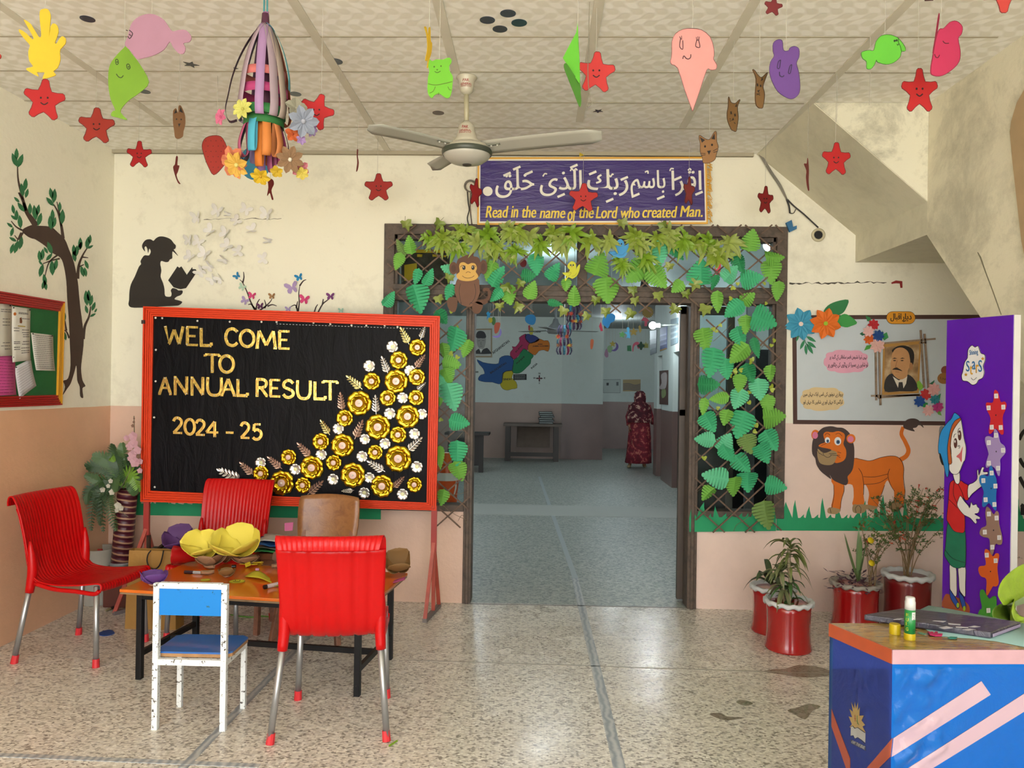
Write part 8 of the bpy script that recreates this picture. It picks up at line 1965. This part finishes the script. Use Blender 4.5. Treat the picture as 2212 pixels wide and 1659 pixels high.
# hall table with files
ty = 15.75; x0, x1 = px_x(1089,950, ty), px_x(1210,950, ty); tz = px_z(1150,916, ty)
t = thing('hall_table', 'plain dark table against the far hall wall', 'table', ((x0+x1)/2, ty, 0)); DT = M('#3a332e', .5)
mk('tabletop', MB().bb((x0-.02, ty-.02, tz-.05),(x1+.04, ty+.55, tz)), M('#5a4f45', .5), t); mk('back_panel', MB().bb((x0+.25, ty+.5,.25),(x1-.2, ty+.52, tz-.05)), M('#6b5c50', .7, var=.15), t)
for x in (x0+.07, x1-.08):
 for y in (ty+.04, ty+.48): mk('leg', MB().bb((x-.05, y-.03,0),(x+.05, y+.03, tz-.05)), DT, t)
mk('rail', MB().bb((x0+.1, ty+.02,.1),(x1-.1, ty+.06,.18)), DT, t)
fx = px_x(1180,900, ty)
for i, (dx, w, col) in enumerate(((0,.3, '#20302e'),(.01,.31, '#26363a'),(-.01,.3, '#1d2b2a'),(.02,.29, '#2a3a3a'),(0,.3, '#223231'),(-.015,.28, '#2f3f40'))):
 z = tz+.005+i*.042
 tt = thing('file_folder', 'dark file folder on the hall table, %s from the bottom of the stack' % ORD[i], 'folder', (fx+dx, ty+.25, z),0, 'stacked files on the hall table')
 mk('cover', MB().box((fx+dx, ty+.25, z+.017),(w, .24,.034)), M(col, .4), tt, bevel=.003); mk('page_edges', MB().box((fx+dx, ty+.126, z+.017),(w*.9,.006,.018)), M('#8f9a98', .6), tt)
dx0, dx1 = px_x(1022,960,13.6), px_x(1054,960,13.6); dz = px_z(1040,935,13.6)
t = thing('dark_desk', 'dark wooden desk edge beside the doorway inside the hall', 'desk', (dx0,13.8,0)); DD = M('#1c1714', .5)
mk('top', MB().bb((dx0-.5,13.5, dz-.04),(dx1+.02,14.0, dz)), DD, t); mk('body', MB().bb((dx0-.45,13.6,.12),(dx1-.1,13.95, dz-.04)), M('#14110f', .5), t); mk('leg', MB().bb((dx1-.16,13.58,0),(dx1-.08,13.66, dz-.04)), DD, t)
# posters on the recess wall
P19 = PY(19.4)
for lab, pts, col, det in (('pale poster with small dark pictures on the far recess wall', [1312,808,1480,806,1478,935,1314,934], '#aab6b4', 0),('poster of banded brown waves on the far recess wall', [1504,807,1676,805,1675,920,1504,921], '#a2916c', 1)):
 q = HC(*pts); t = thing('wall_poster', lab, 'poster', P19(center(q)),0, 'posters on the far recess wall'); cut('sheet', q, P19, M(col, .7), t, .004,.001)
 if det: line('bands', [smo(HC(1506,850+k*14,1560,845+k*14,1620,862+k*12,1674,850+k*13),3) for k in range(5)], P19,1.6, M('#5d5a62'), t, .0055)
 else:
  cut('picture', HC(1345,838,1368,838,1366,864,1345,864), P19, M('#2f3438'), t, .001,.0055); cut('picture', HC(1440,830,1462,830,1462,865,1440,865), P19, M('#5d6668'), t, .001,.0055)
  mk('edge_line', MB().stroke(q, P19,.8,.001,.0055, closed=True), M('#4a5658'), t)
PXR_ = Plane((XR, 0,0),(-1,0,0))
t = thing('wall_poster', 'tall brown poster with a white figure on the side hall wall', 'poster', PXR_(HC(1900,1040)[0])); cut('sheet', HC(1862,722,1946,715,1944,1052,1862,1045), PXR_, M('#4a3028', .7), t, .006,.002)
cut('figure', sm(HC(1880,760,1930,740,1935,830,1915,900,1860,890,1885,840),3), PXR_, M('#a49a9a', .7), t, .002,.0085); cut('figure', sm(HC(1885,910,1920,900,1925,960,1890,985),3), PXR_, M('#7c8a5a', .7), t, .002,.0085)
for lab, pts, c1, c2 in (('dull blue hanging banner high on the side hall wall, farthest in', [1770,335,1834,325,1832,548,1772,572], '#4c5a66', '#7a8a94'),('violet blue striped banner with yellow edge on the side hall wall', [1868,310,1934,290,1932,510,1868,532], '#3c4a8a', '#8a94c4'),('pale grey blue banner nearest the doorway on the side hall wall', [1970,225,2044,205,2040,450,1970,482], '#6d8088', '#93a3aa')):
 q = HC(*pts); t = thing('hall_banner', lab, 'banner', PXR_(center(q)),0, 'banners on the side hall wall'); cut('cloth', q, PXR_, M(c1,.5), t, .006,.002)
 for k in (.3,.5,.7): cut('stripe', [lerp(q[0], q[3], k), lerp(q[1], q[2], k), lerp(q[1], q[2], k+.08), lerp(q[0], q[3], k+.08)], PXR_, M(c2,.5), t, .002,.0085)
 if 'yellow' in lab: cut('hem', [lerp(q[0], q[3],.95), lerp(q[1], q[2],.95), q[2], q[3]], PXR_, M('#b8892a'), t, .002,.0085)
# ---- lamps
def bulb(label, p, r, e, wall_dir):
 t = thing('light_bulb', label, 'lamp', p, 0, 'bright bulbs in the hall')
 mk('globe', MB().sphere(p, r, 20), M('#f6fbff', .5, emit=30.0), t, smooth=True)
 w = V(wall_dir).normalized(); mk('holder', MB().tube([V(p)+w*r*.9, V(p)+w*r*2.0],[r*.55, r*.7],12), M('#8f938f', .5), t); mk('arm', MB().tube([V(p)+w*r*1.9, V(p)+w*((XR-V(p).x)/w.x)], r*.22,8), M('#7d817d', .5), t)
 lamp('bulb light', V(p)+V((0,-r*1.6,-r*.8)), e, (.85,.95,1.0), r)
bulb('bright white bulb behind the transom glass near the entrance corner', onY(1664,529,6.3),.056,7,(1,.1,.15))
bulb('bright white bulb on a bracket far inside the hall', onY(1410,703,11.6),.055,14,(1,0,.05))
t = thing('tube_light', 'white tube light high on the side hall wall', 'lamp', (XR-.06,8.8,2.55)); mk('tube', MB().tube([(XR-.06,8.2,2.6),(XR-.06,9.4,2.6)],.018,12), M('#eef6ff', .5, emit=8.0), t, smooth=True); mk('fitting', MB().bb((XR-.05,8.15,2.57),(XR-.005,9.45,2.63)), M('#c9cdca', .5), t)
# ---- hanging decorations of the hall
def hh(label, px, d, col, zt=3.02, name='hall_decoration', cat='hanging decoration'):
 pl = PY(d); tp = min(px, key=lambda q: q[1]); h = pl((tp[0], tp[1])); o = thing(name, label, cat, h, 0, 'hall ceiling decorations')
 cut('card', px, pl, M(col, .7), o, .004,0); mk('string', MB().tube([h, V((h.x, h.y, zt))],.0016,5), STR, o)
for lab, px, d, col in (('blue cloud cutout in the hall above the map', sm(HC(560,200,590,180,640,180,662,215,650,265,620,278,580,262,558,235),3),11, '#1f72a8'),('bright blue ribbon star hanging in the hall by the monkey', HC(200,145,215,165,228,160,215,185,220,210,205,200,185,228,190,185,182,165),7, '#2e9ad8'),('yellow oval cutout in the hall by the monkey', circ(*HC(222,232)[0],4.5,6,14),8, '#b3a62a'),('green oval cutout in the hall near the portrait', circ(*HC(252,240)[0],4.6,9,14),8.5, '#3d6b3a'),('red brown cutout in the hall near the portrait', sm(HC(262,265,312,255,315,290,292,350,262,355),3),9, '#8a3a24'),('lilac crescent in the hall next to the portrait', sm(HC(315,310,330,350,310,395,270,402,240,385,290,380,312,350),3),9.5, '#6d5f9c'),('small red strip cutout above the map', HC(588,285,606,280,604,330,590,330),11.2, '#9c2434'),('olive yellow cutout above the map', circ(*HC(616,335)[0],4.8,9,14),11.4, '#9a9430'),('orange brown cutout in front of the pale hall wall', sm(HC(1190,430,1205,415,1222,430,1210,505,1190,505),3),13, '#a8522c'),('blue splash cutout in the hall under an ivy leaf', sm(HC(1310,215,1340,180,1390,165,1430,190,1420,240,1385,260,1360,310,1330,290,1305,265),3),9, '#1d6a9c'),('dark red strip in the hall beside the blue splash', HC(1272,290,1290,245,1300,285,1312,335,1290,340),9.2, '#9a1f38'),('bright sky blue ribbon figure hanging in the hall', sm(HC(1540,310,1555,298,1568,312,1565,350,1575,380,1570,408,1552,400,1535,410,1545,375,1518,350,1545,345),3),8, '#5ab8ee'),('green star cutout in the hall beside the sky blue figure', star(*HC(1497,372)[0],7,10),9, '#4f8a4a'),('golden star cutout in the hall', star(*HC(1608,345)[0],8.5,0),10, '#8a7432'),('golden narrow strip in the hall near the bulb', HC(1655,290,1672,278,1686,330,1668,358,1658,330),10, '#8f7a3a'),('toothed golden sun cutout in the hall near the bulb', [(HC(1745,155)[0][0]+(13.5 if i % 2 else 10.8)*math.cos(pi*i/18), HC(1745,155)[0][1]+(13.5 if i % 2 else 10.8)*math.sin(pi*i/18)) for i in range(36)],8, '#75602a'),('pink arrow cutout under the golden sun', HC(1680,235,1705,200,1740,215,1760,240,1740,245,1738,288,1712,290,1715,240),8.2, '#a8465a'),('green square tile cutout on the far hall line', HC(1545,478,1582,475,1588,532,1546,530),14, '#2a6a44'),('pink arch cutout on the far hall line', sm(HC(1595,530,1600,470,1630,442,1660,450,1665,500,1648,505,1635,470,1612,490,1605,532),3),14.2, '#c25a6e'),('dark green clover cutout on the far hall line', [(HC(1680,480)[0][0]+6.6*(1+.25*math.cos(4*a))*math.cos(a), HC(1680,480)[0][1]+7.5*(1+.25*math.cos(4*a))*math.sin(a)) for a in [2*pi*i/32 for i in range(32)]],14, '#1f3d2a'),('olive crown cutout on the far hall line', HC(1705,500,1702,450,1718,465,1725,438,1738,465,1748,450,1750,500),14.1, '#93924a'),('purple crescent moon cutout in the hall', sm(HC(1432,445,1458,470,1458,505,1430,532,1390,525,1425,510,1440,480),3),14, '#5c4a86'),('gold star above the crescent moon in the hall', star(*HC(1405,462)[0],6.5,0),13.9, '#8f8030'),('mauve drop cutout near the hall recess corner', sm(HC(1345,505,1360,540,1362,585,1340,592,1325,560),3),13.8, '#7c5c72'),('pale green blob under the crescent moon', circ(*HC(1378,510)[0],6,8,14),14.2, '#7a9a70'),('red round cutout behind the transom glass', circ(*MK(1560,545)[0],7.5,9,16),7.5, '#9c3034'),('red heart scrap behind the transom glass near the bulb', RB(1395,540,1420,570,1460,490,1462,590,1430,628,1400,590),7.0, '#cc2434'),('blue strip cutout behind the transom glass at the top', RB(1540,235,1650,232,1660,285,1560,300),7.2, '#1d4a7c'),('black cone with yellow teeth behind the transom glass', RB(660,720,690,560,720,600,745,740,720,785,650,780),7.4, '#1a1614')):
 hh(lab, px, d, col)
for nm, yy_ in (('yellow_teeth', 0),):
 pass
# small lanterns and fan of the hall
def hall_lantern(label, px, y0, y1, d, cols):
 s_ = d/FPX; o = onY(px, (y0+y1)/2, d); t = thing('paper_lantern', label, 'paper lantern', onY(px, y1, d),0, 'paper lanterns in the hall'); rnd = random.Random(y0)
 def z(y): return onY(px, y, d).z
 h = y1-y0
 for k in range(12):
  a = 2*pi*k/12; er = V((math.cos(a), math.sin(a),0)); et = V((-er.y, er.x, 0)); r0 = 12*s_
  for u0, u1, ci in ((.05,.42,0),(.45,.72,1),(.72,1,2)):
   rows = [[V((o.x, d, z(y0+h*(u0+(u1-u0)*f))))+er*r0*(1.0+.35*math.sin(pi*f)+(.1*ci))+et*(2.2*s_*w) for w in (-1,1)] for f in (0,.3,.6,1)]
   mk('strip', MB().grid(rows), paper(cols[(k+ci*2) % len(cols)]), t, solid=.001)
 for k in range(7):
  a = rnd.uniform(pi, 2*pi); p = V((o.x+math.cos(a)*15*s_, d+math.sin(a)*15*s_, z(y0+h*rnd.choice((.42,.7)))))
  mk('flower', MB().add([p]+[p+V((math.cos(b)*6*s_*(1 if i % 2 else .5),-.004, math.sin(b)*6*s_*(1 if i % 2 else .5))) for i, b in enumerate([2*pi*j/12 for j in range(12)])],[(0,1+i, 1+(i+1) % 12) for i in range(12)]), paper(rnd.choice(('#c8b24a', '#b5502c', '#a06a4a', '#c24a3a'))), t, solid=.001)
 mk('string', MB().tube([(o.x, d, z(y0+h*.06)),(o.x, d, 3.02)],.002,5), STR, t)
hall_lantern('upper cluster of the dark paper lantern with blue loops in the hall', 1240,655,712,7.6,['#2a7f9c', '#4a3a5c', '#38283f', '#5a4a6c'])
hall_lantern('lower plum and teal paper lantern hanging in the hall', 1219,700,766,8.6,['#4a2f4f', '#2f6a80', '#7c2a4a', '#3a3552'])
fo = onY(1200,714,10.5); t = thing('ceiling_fan', 'dark ceiling fan deep inside the hall', 'ceiling fan', fo)
mk('rod', MB().tube([fo+V((0,0,.05)), V((fo.x, fo.y, 3.02))],.015,8), M('#5a5f60', .5), t); mk('motor', MB().lathe([(.03,.16),(.05,.1),(.1,.05),(.13,0),(.1,-.04),(.001,-.05)], fo, 24), M('#6d7274', .5), t, smooth=True)
for a in (.25,2.5,4.4):
 d = V((math.cos(a), math.sin(a),0)); s_ = V((-d.y, d.x, 0)); mk('blade', MB().prism([fo+d*.12+s_*.05, fo+d*.6+s_*.06, fo+d*.6-s_*.06, fo+d*.12-s_*.05],(0,0,.004)), M('#6a6f6d', .5), t)
# cardboard bus-like panel behind the transom glass, water cooler behind the side light
BP = cr(840,500,11.85); PBX = PY(6.05)
t = thing('cardboard_panel', 'dark crinkled cardboard panel with yellow strips behind the transom glass', 'panel', PBX(BP(900,1400)[0]))
cut('panel', BP(330,500,1560,480,1560,1420,330,1420), PBX, M('#4f4438', .8, var=.35, vscale=9, bump=1.0, bscale=16), t, .02,0)
for p in ([560,560,740,475,1480,480,1480,560],[410,870,730,820,720,1180,590,1270,410,1270],[735,595,870,600,860,665,735,665],[1125,600,1290,610,1280,660,1130,660],[1300,620,1390,620,1380,680,1310,680],[1410,620,1480,620,1480,670,1410,670]): cut('yellow_strip', BP(*p), PBX, M('#e2b416', .6), t, .004,.021)
mk('cord', MB().tube([PBX(BP(900,490)[0]), V((PBX(BP(900,490)[0]).x, 6.05,3.02))],.003,5), STR, t)
wc = onY(964,1108,6.0); t = thing('water_cooler', 'orange and white insulated water cooler behind the side light glass', 'water cooler', wc); s_ = 6.0/FPX
def wz(y): return onY(964, y, 6.0).z
for nm, y0, y1, r0, r1, col in (('body', 1100,1035,23,27, '#e0561e'),('white_band', 1036,1019,27.2,27.5, '#dcdad4'),('lid', 1019,1004,26,25, '#e0561e'),('lid_handle', 1004,978,10,8, '#e06a20')):
 mk(nm, MB().lathe([(.001, wz(y0)),(r0*s_, wz(y0)),(r0*s_*1.01,(wz(y0)+wz(y1))/2),(r1*s_, wz(y1)),(.001, wz(y1))],(wc.x, 6.0,0),28), M(col, .35), t, smooth=False)
mk('handle', MB().tube([tuple(onY(x, y, 5.95)) for x, y in smo([(984,1038),(984,1055),(978,1072),(970,1078)],4)],.008,6), M('#dcdad4', .4), t, smooth=True)
tag(mk('cooler_stand', MB().bb((wc.x-.25,5.85,0),(wc.x+.17,6.25, wz(1100)-.002)), M('#3c3a3a', .5)), 'dark stand under the orange water cooler', 'stand')
for i, (x, lab) in enumerate(((1622, 'narrow grey column behind the lattice near the poster'),)):
 a = px_x(x-10,900,6.4); b = px_x(x+9,900,6.4); tag(mk('grey_post', MB().bb((a, 6.4,0),(b, 6.45,2.4)), M('#5a5c5e', .6)), lab, 'post')
a, b = px_x(1585,900,6.6), px_x(1692,900,6.6); tag(mk('dark_curtain', MB().bb((a, 6.6,0),(b, 6.63, px_z(1640,755,6.6))), M('#0d0d0e', .8)), 'black hanging curtain behind the lattice near the poster', 'curtain')

# ---- the walking person
pdist = 14.9; pb = onY(1380,1003, pdist); pb = V((pb.x, pb.y, 0)); sc = (1006-841)/FPX*pdist/1.55
t = thing('person', 'person in a dark red flowered dress and patterned headscarf walking away in the hall', 'person', pb)
def P(x, y, z): return pb+V((x, y, z))*sc
SK = M('#8a6048', .6)
# body: one skinned surface
vtx = [(0,0,.85),(0,.0,1.05),(0,.02,1.25),(0,.02,1.34),(0.005,.0,1.44),(.005,-.0,1.52),(-.10,0,.82),(-.13,-.10,.45),(-.17,.08,.09),(-.19,-.03,.04),(.09,0,.82),(.10,.12,.45),(.11,.02,.07),(.13,.13,.03),(-.17,.02,1.24),(-.22,.05,1.0),(-.20,-.06,.80),(.17,.02,1.24),(.24,.06,1.02),(.33,.14,.86),(.36,.18,.80)]
edg = [(0,1),(1,2),(2,3),(3,4),(4,5),(0,6),(6,7),(7,8),(8,9),(0,10),(10,11),(11,12),(12,13),(2,14),(14,15),(15,16),(2,17),(17,18),(18,19),(19,20)]
rad = [.14,.12,.13,.05,.085,.075,.09,.06,.04,.035,.09,.06,.04,.035,.055,.042,.03,.055,.042,.032,.03]
me = bpy.data.meshes.new('body'); me.from_pydata([V(v)*sc for v in vtx], edg, []); o = bpy.data.objects.new('body', me); COL.objects.link(o); o.parent = t; me.materials.append(SK)
md = o.modifiers.new('skin', 'SKIN');
for i, v in enumerate(me.skin_vertices[0].data): v.radius = (rad[i]*sc, rad[i]*sc); v.use_root = (i == 0)
md2 = o.modifiers.new('subdivision', 'SUBSURF'); md2.levels = 1; md2.render_levels = 1
def fabric(name, a, b, c_):
 q = NT(name); tc = q.n('TexCoord').outputs['Object']; q.l(q.ramp(q.noise(tc, 13,3,.6,.4),[(.42, a),(.55, b),(.64, c_),(.7, b)]), q.b.inputs['Base Color']); q.b.inputs['Roughness'].default_value = .85; return q.m
DRS, SCF = fabric('dark red flowered cloth', '#5c1020', '#7c1a2c', '#b06a5a'), fabric('maroon cloth with cream flowers', '#3f0f1c', '#5e1a28', '#d3b3a0')
def tubes(secs, n=28, fold=.03, seed=1):
 rows = []
 for z, cx, cy, rx, ry in secs: rows.append([P(cx+rx*math.cos(a)*(1+fold*math.sin(7*a+seed+z*3)), cy+ry*math.sin(a)*(1+fold*math.sin(7*a+seed+z*3)), z) for a in [2*pi*k/n for k in range(n)]])
 return MB().grid(rows, closed=True)
mk('dress', tubes([(.10,-.02,0,.26,.22),(.30,-.01,0,.245,.20),(.6,0,0,.225,.17),(.85,0,0,.205,.16),(1.02,0,.0,.175,.14),(1.15,0,.01,.185,.145),(1.25,0,.02,.18,.12),(1.30,0,.02,.09,.08)], fold=.05), DRS, t, smooth=True, solid=.006)
mk('sleeve', MB().tube([P(.15,.02,1.25), P(.23,.06,1.04), P(.30,.12,.90)],[.075*sc, .062*sc, .055*sc],12), DRS, t, smooth=True); mk('sleeve', MB().tube([P(-.15,.02,1.25), P(-.22,.05,1.02), P(-.21,-.02,.86)],[.075*sc, .062*sc, .055*sc],12), DRS, t, smooth=True)
mk('headscarf', tubes([(.92,.0,-.05,.24,.16),(1.05,-.01,-.04,.235,.17),(1.18,.0,-.01,.225,.17),(1.27,.0,.0,.18,.14),(1.33,.005,0,.115,.115),(1.42,.005,0,.118,.125),(1.50,.005,0,.105,.115),(1.545,.005,0,.06,.07),(1.555,.005,0,.005,.005)], fold=.025), SCF, t, smooth=True, solid=.005)
for x, y in ((-.2,-.05),(.13,.1)): mk('shoe', MB().sphere(P(x, y+.02,.03),.055*sc, 12,(.75,1.8,.55)), M('#a08a66', .6), t, smooth=True)
for hx, hy, hz, sx in ((.36,.18,.80,1),(-.2,-.06,.80,-1)):
 g = MB()
 for k in range(4): g.tube([P(hx+sx*.004, hy+(k-1.5)*.016, hz), P(hx+sx*.012, hy+(k-1.5)*.017, hz-.05-.008*(k in (1,2))), P(hx+sx*.004, hy+(k-1.5)*.016, hz-.085-.01*(k in (1,2)))],[.008*sc, .008*sc, .006*sc],6)
 g.tube([P(hx, hy-.03, hz+.01), P(hx-sx*.02, hy-.045, hz-.03), P(hx-sx*.02, hy-.045, hz-.055)],[.009*sc, .009*sc, .007*sc],6); mk('fingers', g, SK, t, smooth=True)
g = MB().sphere(P(.005,.13,1.43),.012*sc, 8,(1,1.6,1.6)); mk('nose', g, SK, t, smooth=True)
for x, y, e in ((0.2,8.5,16),(-1.2,12.5,22),(1.7,16.5,16)):
 lamp('hall lamp light', (x, y, 2.7), e, (0.80,0.93,1.0),0.15)
